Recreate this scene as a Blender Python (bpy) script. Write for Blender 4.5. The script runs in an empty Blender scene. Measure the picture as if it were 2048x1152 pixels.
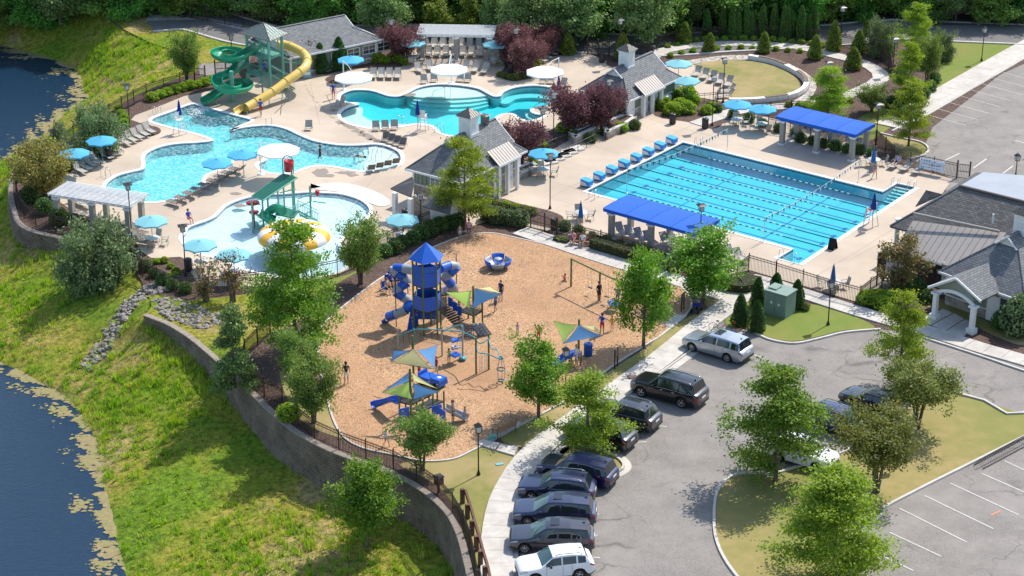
import bpy, bmesh, math, random
import numpy as np
from mathutils import Vector, Matrix, Euler
from mathutils.geometry import tessellate_polygon
random.seed(7)
RNG = np.random.default_rng(7)
PI = math.pi
S = bpy.context.scene
C = S.collection
# ------ camera
F_PX, TH, CAM_H = 4060.0, math.radians(24.0), 65.0
cam_data = bpy.data.cameras.new('camera')
cam = bpy.data.objects.new('camera', cam_data)
C.objects.link(cam)
cam.location = (0, 0, CAM_H)
cam.rotation_euler = (math.radians(90)-TH, 0, 0)
cam_data.sensor_width = 36.0
cam_data.lens = F_PX/2048*36.0
cam_data.clip_start = 1.0
cam_data.clip_end = 3000.0
S.camera = cam
# ------ light
SUN_EL, SUN_AZ = math.radians(51), math.radians(42)
w = bpy.data.worlds.new('World');S.world = w;w.use_nodes = True
nt = w.node_tree;bg = nt.nodes['Background']
sky = nt.nodes.new('ShaderNodeTexSky');sky.sky_type = 'NISHITA';sky.sun_disc = False
sky.sun_elevation = SUN_EL;sky.sun_rotation = SUN_AZ
nt.links.new(sky.outputs[0], bg.inputs[0]);bg.inputs[1].default_value = 0.15
sl = bpy.data.lights.new('sun', 'SUN');sl.energy = 3.5;sl.angle = math.radians(0.5);sl.color = (1.0, 0.95, 0.87)
so = bpy.data.objects.new('sun', sl);C.objects.link(so)
sdir = Vector((math.sin(SUN_AZ)*math.cos(SUN_EL),math.cos(SUN_AZ)*math.cos(SUN_EL),math.sin(SUN_EL)))
so.rotation_euler = sdir.to_track_quat('Z', 'Y').to_euler()
S.view_settings.view_transform = 'Standard';S.view_settings.look = 'None'
S.view_settings.exposure = 0.68;S.view_settings.gamma = 1.0;S.view_settings.use_curve_mapping = False
S.cycles.transparent_max_bounces = 16
S.cycles.max_bounces = 6
# ------ helpers
def P(u, v, z=0.0):
 """where the line of sight of photograph pixel (u, v) meets the level z"""
 x = u-1024.0;y = 576.0-v
 d = (x, F_PX*math.cos(TH)+y*math.sin(TH), -F_PX*math.sin(TH)+y*math.cos(TH))
 t = (z-CAM_H)/d[2]
 return Vector((d[0]*t,d[1]*t,z))
def PP(pts, z=0.0):
 return[P(x,y,z)for x, y in pts]
def Z(pts, ox, oy, s=3.0):
 return[(x/s+ox,y/s+oy)for x, y in pts]
def height_at(base, top_v):
 """height of an upright thing standing at world point base whose top shows at picture row top_v"""
 y = 576.0-top_v
 dy = F_PX*math.cos(TH)+y*math.sin(TH);dz = -F_PX*math.sin(TH)+y*math.cos(TH)
 return CAM_H+dz*base.y/dy-base.z
def mpp(base):
 """metres spanned by one picture column at world point base"""
 return(Vector((base.x,base.y,base.z))-Vector((0,0,CAM_H))).length/F_PX
def dirang(u, v, du, dv):
 a = P(u, v);b = P(u+du, v+dv)
 return math.atan2(b.y-a.y, b.x-a.x)
def spline(pts, closed=True, n=6):
 pts = [Vector(p)for p in pts];N = len(pts);out = []
 rng = range(N)if closed else range(N-1)
 for i in rng:
  if closed:p0, p1, p2, p3 = pts[i-1], pts[i], pts[(i+1)%N], pts[(i+2)%N]
  else:p0, p1, p2, p3 = pts[max(i-1,0)], pts[i], pts[i+1], pts[min(i+2,N-1)]
  for k in range(n):
   t = k/n
   out.append(0.5*((2*p1)+(p2-p0)*t+(2*p0-5*p1+4*p2-p3)*t*t+(3*p1-p0-3*p2+p3)*t**3))
 if not closed:out.append(pts[-1].copy())
 return out
def resample(pts, step, closed=False):
 pts = [Vector(p)for p in pts]
 if closed:pts = pts+[pts[0]]
 d = [0.0]
 for a, b in zip(pts, pts[1:]):d.append(d[-1]+(b-a).length)
 n = max(1, int(round(d[-1]/step)));out = [];j = 0
 for i in range(n+(0 if closed else 1)):
  t = d[-1]*i/n
  while j<len(d)-2 and d[j+1]<t:j+=1
  f = (t-d[j])/max(1e-9, d[j+1]-d[j]);out.append(pts[j].lerp(pts[j+1],f))
 return out
def inside(x, y, poly):
 r = False;n = len(poly);j = n-1
 for i in range(n):
  xi, yi = poly[i][0], poly[i][1];xj, yj = poly[j][0], poly[j][1]
  if(yi>y)!=(yj>y)and x<(xj-xi)*(y-yi)/(yj-yi)+xi:r = not r
  j = i
 return r
def inside_np(X, Y, poly):
 r = np.zeros(X.shape, bool);n = len(poly);j = n-1
 for i in range(n):
  xi, yi = poly[i][0], poly[i][1];xj, yj = poly[j][0], poly[j][1]
  if yi!=yj:
   c = ((yi>Y)!=(yj>Y))&(X<(xj-xi)*(Y-yi)/(yj-yi)+xi)
   r^=c
  j = i
 return r
def dist_poly_np(X, Y, pts, closed=True):
 D = np.full(X.shape, 1e9);n = len(pts)
 for i in range(n if closed else n-1):
  a = pts[i];b = pts[(i+1)%n];dx, dy = b[0]-a[0], b[1]-a[1]
  L = dx*dx+dy*dy+1e-12
  t = np.clip(((X-a[0])*dx+(Y-a[1])*dy)/L, 0, 1)
  D = np.minimum(D, np.hypot(X-a[0]-t*dx,Y-a[1]-t*dy))
 return D
def area2(poly):
 return sum(a[0]*b[1]-b[0]*a[1]for a, b in zip(poly,poly[1:]+poly[:1]))/2
def ccw(poly):
 return poly if area2(poly)>0 else poly[::-1]
def offset(poly, d, closed=True):
 """shift a polygon's points sideways by d (to the right of travel)"""
 out = [];n = len(poly)
 for i in range(n):
  a = poly[i-1]if(closed or i)else poly[i];b = poly[(i+1)%n]if(closed or i<n-1)else poly[i]
  t = Vector((b[0]-a[0],b[1]-a[1],0));t = t.normalized()if t.length>1e-9 else Vector((1,0,0))
  out.append(Vector((poly[i][0]+t.y*d,poly[i][1]-t.x*d,poly[i][2]if len(poly[i])>2 else 0)))
 return out
# ---- materials
def new_mat(name):
 m = bpy.data.materials.new(name);m.use_nodes = True
 nt = m.node_tree;b = nt.nodes['Principled BSDF'];return m, nt, b
def N(nt, typ, **kw):
 n = nt.nodes.new('ShaderNode'+typ)
 for k, v in kw.items():
  if k.startswith('i_'):
   key = k[2:];key = int(key)if key.isdigit()else key.replace('_', ' ')
   n.inputs[key].default_value = v
  else:setattr(n, k, v)
 return n
def rgba(c):return(c[0], c[1], c[2], 1.0)
def ramp(nt, fac, stops):
 r = N(nt, 'ValToRGB');e = r.color_ramp.elements
 e[0].position = stops[0][0];e[0].color = rgba(stops[0][1])
 e[1].position = stops[-1][0];e[1].color = rgba(stops[-1][1])
 for p, c in stops[1:-1]:
  k = e.new(p);k.color = rgba(c)
 nt.links.new(fac, r.inputs[0]);return r.outputs[0]
def mixc(nt, fac, a, b, mode='MIX'):
 n = N(nt, 'Mix', data_type='RGBA', blend_type=mode)
 for s, v in((0,fac), (6,a), (7,b)):
  if isinstance(v, (int,float)):n.inputs[s].default_value = v
  elif isinstance(v, tuple):n.inputs[s].default_value = rgba(v)
  else:nt.links.new(v, n.inputs[s])
 return n.outputs[2]
def pos(nt, kind='world'):
 if kind=='world':return N(nt, 'NewGeometry').outputs['Position']
 t = N(nt, 'TexCoord');return t.outputs['Object' if kind=='object' else 'UV']
def noise(nt, vec, scale, detail=4, rough=0.6):
 n = N(nt, 'TexNoise', i_Scale=scale, i_Detail=detail, i_Roughness=rough);nt.links.new(vec, n.inputs['Vector']);return n.outputs['Fac']
def mat(name, c1, c2=None, scale=4.0, rough=0.7, metal=0.0, bump=0.0, bscale=30.0, coat=0.0, space='object', c3=None, scale3=0.6, alpha=None, spec=None):
 m, nt, b = new_mat(name)
 if c2 is None:c2 = tuple(x*0.88 for x in c1)
 v = pos(nt, space)
 col = ramp(nt, noise(nt,v,scale,5), [(0.32,c1),(0.68,c2)])
 if c3 is not None:col = mixc(nt, ramp(nt,noise(nt,v,scale3,4),[(0.42,(0,0,0)),(0.66,(1,1,1))]), col, c3)
 nt.links.new(col, b.inputs['Base Color'])
 b.inputs['Roughness'].default_value = rough;b.inputs['Metallic'].default_value = metal
 if coat:b.inputs['Coat Weight'].default_value = coat;b.inputs['Coat Roughness'].default_value = 0.04
 if spec is not None:b.inputs['Specular IOR Level'].default_value = spec
 if bump:
  bn = N(nt, 'Bump', i_Strength=bump, i_Distance=0.02);nt.links.new(noise(nt,v,bscale,3), bn.inputs['Height'])
  nt.links.new(bn.outputs[0], b.inputs['Normal'])
 if alpha is not None:b.inputs['Alpha'].default_value = alpha
 return m
def speckle(name, cols, scale, base_noise=0.15, rough=0.9, bump=0.5, tint=None, tscale=0.15, dist=0.02, cracks=0.0):
 """chips, gravel, asphalt: cells of different colour plus slow wear"""
 m, nt, b = new_mat(name);v = pos(nt)
 vo = N(nt, 'TexVoronoi', i_Scale=scale);nt.links.new(v, vo.inputs['Vector'])
 sep = N(nt, 'SeparateColor');nt.links.new(vo.outputs['Color'], sep.inputs[0])
 n = len(cols);col = ramp(nt, sep.outputs[0], [(i/(n-1)*0.96+0.02,c)for i,c in enumerate(cols)])
 if tint is not None:
  col = mixc(nt, ramp(nt,noise(nt,v,tscale,6,0.65),[(0.38,(0,0,0)),(0.7,(1,1,1))]), col, tint, 'MIX')
 nz = ramp(nt, noise(nt,v,tscale*4,6,0.7), [(0.3,(1-base_noise,)*3),(0.7,(1+base_noise*.6,)*3)])
 col = mixc(nt, 1.0, col, nz, 'MULTIPLY')
 if cracks:
  nd = N(nt, 'VectorMath', operation='MULTIPLY_ADD');nn = N(nt, 'TexNoise', i_Scale=.5, i_Detail=6.0);nt.links.new(v, nn.inputs['Vector'])
  nt.links.new(nn.outputs['Color'], nd.inputs[0]);nd.inputs[1].default_value = (2.5, 2.5, 0);nt.links.new(v, nd.inputs[2])
  ve = N(nt, 'TexVoronoi', i_Scale=.16, feature='DISTANCE_TO_EDGE');nt.links.new(nd.outputs[0], ve.inputs['Vector'])
  line = ramp(nt, ve.outputs['Distance'], [(0.0,(1-cracks,)*3),(0.012,(1,1,1))]);keep = ramp(nt, noise(nt,v,.13,3), [(.46,(0,0,0)),(.56,(1,1,1))])
  col = mixc(nt, keep, col, mixc(nt,1.0,col,line,'MULTIPLY'));col = mixc(nt, 1.0, col, ramp(nt,noise(nt,v,.45,3,.5),[(.28,(.72,.72,.72)),(.36,(1,1,1))]), 'MULTIPLY')
 nt.links.new(col, b.inputs['Base Color']);b.inputs['Roughness'].default_value = rough
 bn = N(nt, 'Bump', i_Strength=bump, i_Distance=dist);nt.links.new(vo.outputs['Distance'], bn.inputs['Height'])
 nt.links.new(bn.outputs[0], b.inputs['Normal'])
 return m
def brickmat(name, c1, c2, mortar, bw, rh, msize=0.01, rough=0.85, noise_amt=0.3, bump=0.4, offs=0.5):
 m, nt, b = new_mat(name);v = pos(nt, 'uv')
 br = N(nt, 'TexBrick', i_Scale=1.0);br.offset = offs
 br.inputs['Color1'].default_value = rgba(c1);br.inputs['Color2'].default_value = rgba(c2);br.inputs['Mortar'].default_value = rgba(mortar)
 br.inputs['Mortar Size'].default_value = msize;br.inputs['Brick Width'].default_value = bw;br.inputs['Row Height'].default_value = rh
 nt.links.new(v, br.inputs['Vector'])
 nz = ramp(nt, noise(nt,v,2.2,5,0.7), [(0.25,(1-noise_amt,)*3),(0.75,(1+noise_amt*.5,)*3)])
 col = mixc(nt, 1.0, br.outputs['Color'], nz, 'MULTIPLY');nt.links.new(col, b.inputs['Base Color'])
 b.inputs['Roughness'].default_value = rough
 bn = N(nt, 'Bump', i_Strength=bump, i_Distance=0.02, invert=True);nt.links.new(br.outputs['Fac'], bn.inputs['Height'])
 nt.links.new(bn.outputs[0], b.inputs['Normal'])
 return m
def leafmat(name, c1, c2, c3=None, trans=0.35, scale=1.2):
 m, nt, b = new_mat(name);v = pos(nt, 'world')
 nz = noise(nt, v, scale, 6, 0.75)
 col = ramp(nt, nz, [(0.35,c1),(0.62,c2)]if c3 is None else[(0.32,c1),(0.52,c2),(0.68,c3)])
 oi = N(nt, 'ObjectInfo');hs = N(nt, 'HueSaturation')
 mr = N(nt, 'MapRange', i_3=0.485, i_4=0.515);nt.links.new(oi.outputs['Random'], mr.inputs[0]);nt.links.new(mr.outputs[0], hs.inputs['Hue'])
 mr2 = N(nt, 'MapRange', i_3=0.85, i_4=1.18);nt.links.new(oi.outputs['Random'], mr2.inputs[0]);nt.links.new(mr2.outputs[0], hs.inputs['Value'])
 nt.links.new(col, hs.inputs['Color']);nt.links.new(hs.outputs[0], b.inputs['Base Color'])
 b.inputs['Roughness'].default_value = 0.55;b.inputs['Specular IOR Level'].default_value = 0.3
 tr = N(nt, 'BsdfTranslucent');hs2 = N(nt, 'HueSaturation', i_Saturation=1.15, i_Value=1.5);nt.links.new(hs.outputs[0], hs2.inputs['Color'])
 nt.links.new(hs2.outputs[0], tr.inputs[0])
 mx = N(nt, 'MixShader', i_0=trans);nt.links.new(b.outputs[0], mx.inputs[1]);nt.links.new(tr.outputs[0], mx.inputs[2])
 nt.links.new(mx.outputs[0], nt.nodes['Material Output'].inputs[0])
 return m
# ---- mesh builder: many shapes into ONE mesh, automatic metre UVs (u level, v up the face)
class MB:
 def __init__(s):s.v = [];s.f = [];s.m = [];s.sm = []
 def add(s, vs, fs, mi=0, smooth=False, M=None):
  o = len(s.v)
  if M is not None:vs = [M@Vector(v)for v in vs]
  s.v.extend([tuple(v)for v in vs]);s.f.extend([tuple(i+o for i in f)for f in fs]);s.m.extend([mi]*len(fs));s.sm.extend([smooth]*len(fs));return s
 def box(s, c, d, rz=0.0, mi=0, M=None, top=1.0):
  hx, hy, hz = d[0]/2, d[1]/2, d[2]/2;t = top
  vs = [(-hx,-hy,-hz), (hx,-hy,-hz), (hx,hy,-hz), (-hx,hy,-hz), (-hx*t,-hy*t,hz), (hx*t,-hy*t,hz), (hx*t,hy*t,hz), (-hx*t,hy*t,hz)]
  R = Matrix.Translation(Vector(c))@Matrix.Rotation(rz, 4, 'Z')
  if M is not None:R = M@R
  return s.add(vs, [(0,3,2,1),(4,5,6,7),(0,1,5,4),(1,2,6,5),(2,3,7,6),(3,0,4,7)], mi, False, R)
 def tube(s, pts, r, n=6, mi=0, closed=False, caps=True, smooth=True, M=None):
  pts = [Vector(p)for p in pts];rs = r if isinstance(r, (list,tuple))else[r]*len(pts)
  vs = [];L = len(pts);up0 = None
  for i, p in enumerate(pts):
   a = pts[i-1]if(closed or i)else p;b = pts[(i+1)%L]if(closed or i<L-1)else p
   t = (b-a).normalized()
   if up0 is None:
    up0 = Vector((0,0,1))if abs(t.z)<0.9 else Vector((1,0,0))
   x = t.cross(up0)
   if x.length<1e-5:x = t.cross(Vector((0,1,0.01)))
   x.normalize();y = x.cross(t).normalized();up0 = y
   for k in range(n):
    q = 2*PI*k/n;vs.append(p+(x*math.cos(q)+y*math.sin(q))*rs[i])
  fs = []
  for i in range(L if closed else L-1):
   j = (i+1)%L
   for k in range(n):fs.append((i*n+k,j*n+k,j*n+(k+1)%n,i*n+(k+1)%n))
  s.add(vs, fs, mi, smooth, M)
  if caps and not closed:
   s.add(vs[:n], [tuple(range(n))], mi, False, M);s.add(vs[-n:], [tuple(range(n))[::-1]], mi, False, M)
  return s
 def prism(s, poly, z0, z1, mi=0, mside=None, M=None, bottom=True):
  poly = ccw([tuple(p)for p in poly]);n = len(poly)
  top = [(p[0],p[1],z1)for p in poly];bot = [(p[0],p[1],z0)for p in poly]
  tr = tessellate_polygon([[Vector((p[0],p[1],0))for p in poly]])
  T = [];
  for t in tr:
   a, b, c = [poly[i]for i in t]
   if(b[0]-a[0])*(c[1]-a[1])-(b[1]-a[1])*(c[0]-a[0])<0:t = t[::-1]
   T.append(tuple(t))
  s.add(top, T, mi, False, M)
  if bottom:s.add(bot, [t[::-1]for t in T], mi, False, M)
  s.add(bot+top, [(i,(i+1)%n,(i+1)%n+n,i+n)for i in range(n)], mi if mside is None else mside, False, M)
  return s
 def lathe(s, prof, n=12, mi=0, smooth=True, M=None, a0=0.0, a1=2*PI):
  full = abs(a1-a0-2*PI)<1e-6;k = n if full else n+1;vs = []
  for r, z in prof:
   for i in range(k):
    q = a0+(a1-a0)*i/n;vs.append((r*math.cos(q),r*math.sin(q),z))
  fs = []
  for j in range(len(prof)-1):
   for i in range(n):
    i2 = (i+1)%k;fs.append((j*k+i,j*k+i2,(j+1)*k+i2,(j+1)*k+i))
  return s.add(vs, fs, mi, smooth, M)
 def strip(s, A, B, mi=0, smooth=False, M=None):
  n = len(A);return s.add(list(A)+list(B), [(i,i+1,n+i+1,n+i)for i in range(n-1)], mi, smooth, M)
 def mesh(s, name, mats, uv=True):
  me = bpy.data.meshes.new(name);me.from_pydata(s.v, [], s.f)
  for m in(mats if isinstance(mats,(list,tuple))else[mats]):me.materials.append(m)
  me.polygons.foreach_set('material_index', s.m);me.polygons.foreach_set('use_smooth', s.sm)
  if uv and len(s.f)<60000:
   me.update();u = me.uv_layers.new(name='UVMap').data;vv = me.vertices
   for p in me.polygons:
    n = p.normal
    if abs(n.z)>0.999:a = Vector((1,0,0));b = Vector((0,1,0))
    else:
     a = Vector((-n.y,n.x,0)).normalized();b = n.cross(a)
    for li in p.loop_indices:
     co = vv[me.loops[li].vertex_index].co;u[li].uv = (co.dot(a), co.dot(b))
  me.update();return me
 def obj(s, name, mats, parent=None, **kw):
  return link(name, s.mesh(name,mats), parent, **kw)
def link(name, me, parent=None, label=None, cat=None, group=None, kind=None, loc=None, rz=None):
 o = bpy.data.objects.new(name, me);C.objects.link(o)
 if parent is not None:o.parent = parent
 if label:o['label'] = label
 if cat:o['category'] = cat
 if group:o['group'] = group
 if kind:o['kind'] = kind
 if loc is not None:o.location = loc
 if rz is not None:o.rotation_euler = (0, 0, rz)
 return o
def thing(name, label, cat, loc=(0,0,0), rz=0.0, group=None, kind=None):
 return link(name, None, None, label, cat, group, kind, loc, rz)
def structure(name, loc=(0,0,0)):
 return link(name, None, None, kind='structure', loc=loc)
KIDS = {}
def dup(root, loc, rz=0.0, label=None, group=None, scale=None):
 def cp(o, par):
  c = o.copy();C.objects.link(c)
  if par is not None:c.parent = par;c.matrix_parent_inverse = o.matrix_parent_inverse
  for ch in KIDS.setdefault(o.name, [x for x in bpy.data.objects if x.parent==o]):cp(ch, c)
  return c
 r = cp(root, None);r.location = loc;r.rotation_euler = (0, 0, rz)
 if label:r['label'] = label
 if group:r['group'] = group
 if scale is not None:r.scale = (scale,)*3 if isinstance(scale, (int,float))else scale
 return r
class Proto:
 """first placement moves the prototype itself, later ones copy it and its parts"""
 def __init__(s, maker):s.maker = maker;s.root = None
 def put(s, loc, rz=0.0, label=None, group=None, scale=None):
  if s.root is None:
   r = s.maker();s.root = r;r.location = loc;r.rotation_euler = (0, 0, rz)
   if label:r['label'] = label
   if group:r['group'] = group
   if scale is not None:r.scale = (scale,)*3 if isinstance(scale, (int,float))else scale
   return r
  return dup(s.root, loc, rz, label, group, scale)
ORD = ['first', 'second', 'third', 'fourth', 'fifth', 'sixth', 'seventh', 'eighth', 'ninth', 'tenth', 'eleventh', 'twelfth', 'thirteenth', 'fourteenth', 'fifteenth', 'sixteenth', 'seventeenth', 'eighteenth', 'nineteenth', 'twentieth']
def np_mesh(name, verts, faces, mats, midx=None, smooth=False, k=4):
 """fast mesh: faces is an (n, k) int array"""
 me = bpy.data.meshes.new(name);nf = len(faces)
 me.vertices.add(len(verts));me.vertices.foreach_set('co', np.asarray(verts,np.float32).ravel())
 me.loops.add(nf*k);me.loops.foreach_set('vertex_index', np.asarray(faces,np.int32).ravel())
 me.polygons.add(nf);me.polygons.foreach_set('loop_start', np.arange(0,nf*k,k,dtype=np.int32))
 try:me.polygons.foreach_set('loop_total', np.full(nf,k,np.int32))
 except Exception:pass
 for m in(mats if isinstance(mats,(list,tuple))else[mats]):me.materials.append(m)
 if midx is not None:me.polygons.foreach_set('material_index', np.asarray(midx,np.int32))
 me.polygons.foreach_set('use_smooth', np.full(nf,smooth,bool))
 me.update(calc_edges=True);me.validate();return me
# ------ materials in use
M = {}
M['concrete'] = mat('pool_deck_concrete', (0.54,0.44,0.335), (0.46,0.375,0.285), 0.35, 0.85, bump=0.15, bscale=40, space='world', c3=(0.41,0.33,0.25), scale3=0.12)
M['sidewalk'] = mat('sidewalk_concrete', (0.56,0.52,0.46), (0.47,0.435,0.385), 1.4, 0.9, bump=0.2, bscale=60, space='world', c3=(0.42,0.385,0.34), scale3=0.35)
M['kerb'] = mat('kerb_concrete', (0.56,0.53,0.48), (0.44,0.41,0.37), 2.5, 0.9, bump=0.2, space='world')
M['asphalt'] = speckle('asphalt', [(0.14,0.125,0.112),(0.21,0.192,0.172),(0.285,0.258,0.232),(0.21,0.19,0.17)], 26, 0.2, 0.92, 0.3, tint=(0.258,0.234,0.208), tscale=0.09, dist=0.01, cracks=.45)
M['road'] = speckle('road_asphalt', [(0.12,0.115,0.11),(0.18,0.172,0.162),(0.15,0.144,0.138)], 26, 0.15, 0.92, 0.3, dist=0.01)
M['chips'] = speckle('wood_chips', [(0.22,0.11,0.055),(0.42,0.23,0.115),(0.51,0.31,0.165),(0.43,0.245,0.12),(0.62,0.43,0.26),(0.32,0.17,0.085)], 11, 0.24, 0.95, 0.8, tint=(0.38,0.21,0.105), tscale=0.12, dist=0.05)
M['mulch'] = speckle('brown_mulch', [(0.045,0.026,0.02),(0.10,0.058,0.042),(0.14,0.085,0.062),(0.07,0.04,0.03)], 9, 0.25, 0.95, 0.8, dist=0.05)
M['gravel'] = speckle('pale_gravel', [(0.22,0.19,0.16),(0.42,0.38,0.33),(0.55,0.51,0.46),(0.3,0.26,0.22)], 4, 0.2, 0.95, 1.0, dist=0.06)
M['lawn'] = mat('mown_lawn', (0.16,0.175,0.035), (0.24,0.21,0.06), 1.3, 0.95, bump=0.8, bscale=22, space='world', c3=(0.36,0.26,0.125), scale3=0.16)
M['dry_lawn'] = mat('dry_tan_lawn', (0.24,0.205,0.06), (0.32,0.245,0.095), 1.1, 0.95, bump=0.8, bscale=22, space='world', c3=(0.17,0.185,0.04), scale3=0.13)
M['green_lawn'] = mat('green_lawn', (0.125,0.185,0.02), (0.17,0.2,0.03), 0.9, 0.95, bump=0.8, bscale=22, space='world', c3=(0.2,0.19,0.04), scale3=0.12)
M['coping'] = mat('white_coping', (0.72,0.71,0.68), (0.66,0.64,0.6), 3, 0.7, space='world')
M['grit'] = mat('pale_splash_floor', (0.76,0.79,0.80), (0.68,0.72,0.74), 1.5, 0.7, space='world')
M['tile'] = brickmat('navy_waterline_tile', (0.015,0.03,0.14), (0.02,0.045,0.2), (0.3,0.32,0.36), 0.16, 0.16, 0.012, 0.25, 0.1, 0.1, 0.0)
M['plaster'] = mat('white_pool_plaster', (0.66,0.69,0.68), (0.58,0.62,0.62), 1.5, 0.7, space='world')
M['plaster_dim'] = mat('blue_grey_pool_plaster', (0.50,0.70,0.72), (0.38,0.60,0.64), 2.2, 0.7, space='world')
M['navy'] = mat('navy_paint', (0.01,0.03,0.11), (0.012,0.035,0.13), 2, 0.5)
M['laneblue'] = mat('blue_lane_tile', (0.02,0.13,0.34), (0.03,0.15,0.38), 3, .5)
M['white'] = mat('white_paint', (0.78,0.78,0.76), (0.72,0.72,0.7), 3, 0.45)
M['line'] = mat('worn_white_road_paint', (0.62,0.6,0.56), (0.42,0.4,0.37), 5, 0.8, space='world')
M['black'] = mat('black_metal_paint', (0.012,0.012,0.013), (0.02,0.018,0.017), 3, 0.4)
M['iron'] = mat('brown_black_fence_metal', (0.03,0.02,0.016), (0.045,0.028,0.022), 2, 0.45)
M['steel'] = mat('stainless_steel', (0.6,0.6,0.6), (0.5,0.5,0.5), 4, 0.25, 1.0)
M['wallblock'] = mat('retaining_wall_block', (0.19,0.145,0.105), (0.12,0.09,0.065), 2.2, 0.95, bump=0.9, bscale=12, space='world', c3=(0.24,0.185,0.135), scale3=0.8)
M['capstone'] = mat('wall_capstone', (0.32,0.265,0.21), (0.24,0.195,0.155), 3, 0.95, bump=0.5, bscale=18, space='world')
# wild slope: grass in several colours
m, nt_, b = new_mat('wild_grass_slope');v = pos(nt_)
g1 = ramp(nt_, noise(nt_,v,0.11,6,0.62), [(0.38,(0.17,0.27,0.022)),(0.47,(0.27,0.30,0.035)),(0.55,(0.36,0.31,0.06)),(0.64,(0.46,0.35,0.15))])
g2 = ramp(nt_, noise(nt_,v,2.4,6,0.75), [(0.36,(0.35,0.42,0.35)),(0.5,(0.85,0.87,0.85)),(0.64,(1.35,1.3,1.15))])
col = mixc(nt_, 1.0, g1, g2, 'MULTIPLY')
nt_.links.new(col, b.inputs['Base Color']);b.inputs['Roughness'].default_value = 0.95;b.inputs['Specular IOR Level'].default_value = 0.15
bn = N(nt_, 'Bump', i_Strength=1.0, i_Distance=0.25);nt_.links.new(noise(nt_,v,3.2,6,0.8), bn.inputs['Height']);nt_.links.new(bn.outputs[0], b.inputs['Normal'])
M['slope'] = m
def water_mat(name, rough, wave_scale, wave_strength, deep, extra=0.0):
 """clear pool water: see-through surface, mirror by Fresnel on a rippled skin"""
 m, nt, b = new_mat(name);nt.nodes.remove(b);out = nt.nodes['Material Output'];v = pos(nt)
 h1 = noise(nt, v, wave_scale, 4, 0.6)
 bn = N(nt, 'Bump', i_Strength=wave_strength, i_Distance=0.12);nt.links.new(h1, bn.inputs['Height'])
 gl = N(nt, 'BsdfGlossy', i_Roughness=rough);nt.links.new(bn.outputs[0], gl.inputs['Normal'])
 tr = N(nt, 'BsdfTransparent');tr.inputs[0].default_value = rgba((1,1,1))
 fr = N(nt, 'Fresnel', i_IOR=1.33);nt.links.new(bn.outputs[0], fr.inputs['Normal'])
 mx = N(nt, 'MixShader');nt.links.new(fr.outputs[0], mx.inputs[0]);nt.links.new(tr.outputs[0], mx.inputs[1]);nt.links.new(gl.outputs[0], mx.inputs[2])
 last = mx.outputs[0]
 if extra:  # pale diffuse web painted on the water in place of caustics and sun sparkle
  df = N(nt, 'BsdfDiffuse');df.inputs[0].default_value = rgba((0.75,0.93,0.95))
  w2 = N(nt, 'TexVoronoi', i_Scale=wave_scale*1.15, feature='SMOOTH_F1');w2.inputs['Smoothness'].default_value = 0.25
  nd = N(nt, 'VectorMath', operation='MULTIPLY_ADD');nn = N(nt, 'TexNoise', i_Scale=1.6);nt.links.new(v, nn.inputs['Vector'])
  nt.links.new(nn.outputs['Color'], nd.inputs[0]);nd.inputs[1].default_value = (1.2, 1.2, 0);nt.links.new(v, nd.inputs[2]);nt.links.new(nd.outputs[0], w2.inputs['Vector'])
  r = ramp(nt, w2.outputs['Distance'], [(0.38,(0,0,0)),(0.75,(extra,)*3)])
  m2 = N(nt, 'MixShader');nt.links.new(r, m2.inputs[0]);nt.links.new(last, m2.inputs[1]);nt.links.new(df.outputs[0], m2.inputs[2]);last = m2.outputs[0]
 nt.links.new(last, out.inputs['Surface'])
 va = N(nt, 'VolumeAbsorption', i_Density=1.0);va.inputs['Color'].default_value = rgba(deep);nt.links.new(va.outputs[0], out.inputs['Volume'])
 return m
M['lap_water'] = water_mat('lap_pool_water', 0.03, 3.0, 0.10, (0.33,0.91,0.972))
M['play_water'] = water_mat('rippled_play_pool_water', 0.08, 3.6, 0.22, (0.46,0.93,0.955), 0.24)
M['family_water'] = water_mat('calm_family_pool_water', 0.02, 2.0, 0.06, (0.34,0.945,0.98))
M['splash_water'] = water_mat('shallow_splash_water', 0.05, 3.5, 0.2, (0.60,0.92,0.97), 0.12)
m, nt_, b = new_mat('pond_water');v = pos(nt_)
b.inputs['Base Color'].default_value = (0.008, 0.028, 0.06, 1);b.inputs['Roughness'].default_value = 0.1;b.inputs['Specular IOR Level'].default_value = 0.28
mp = N(nt_, 'Mapping');mp.inputs['Scale'].default_value = (2.0, 5.0, 1);nt_.links.new(v, mp.inputs[0])
bn = N(nt_, 'Bump', i_Strength=0.45, i_Distance=0.15);nt_.links.new(noise(nt_,mp.outputs[0],1.3,5,0.65), bn.inputs['Height']);nt_.links.new(bn.outputs[0], b.inputs['Normal'])
M['pond'] = m
M['algae'] = mat('yellow_pond_algae', (0.30,0.235,0.11), (0.21,0.17,0.08), 3, 0.95, space='world', c3=(0.22,0.21,0.07), scale3=0.5)
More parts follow.
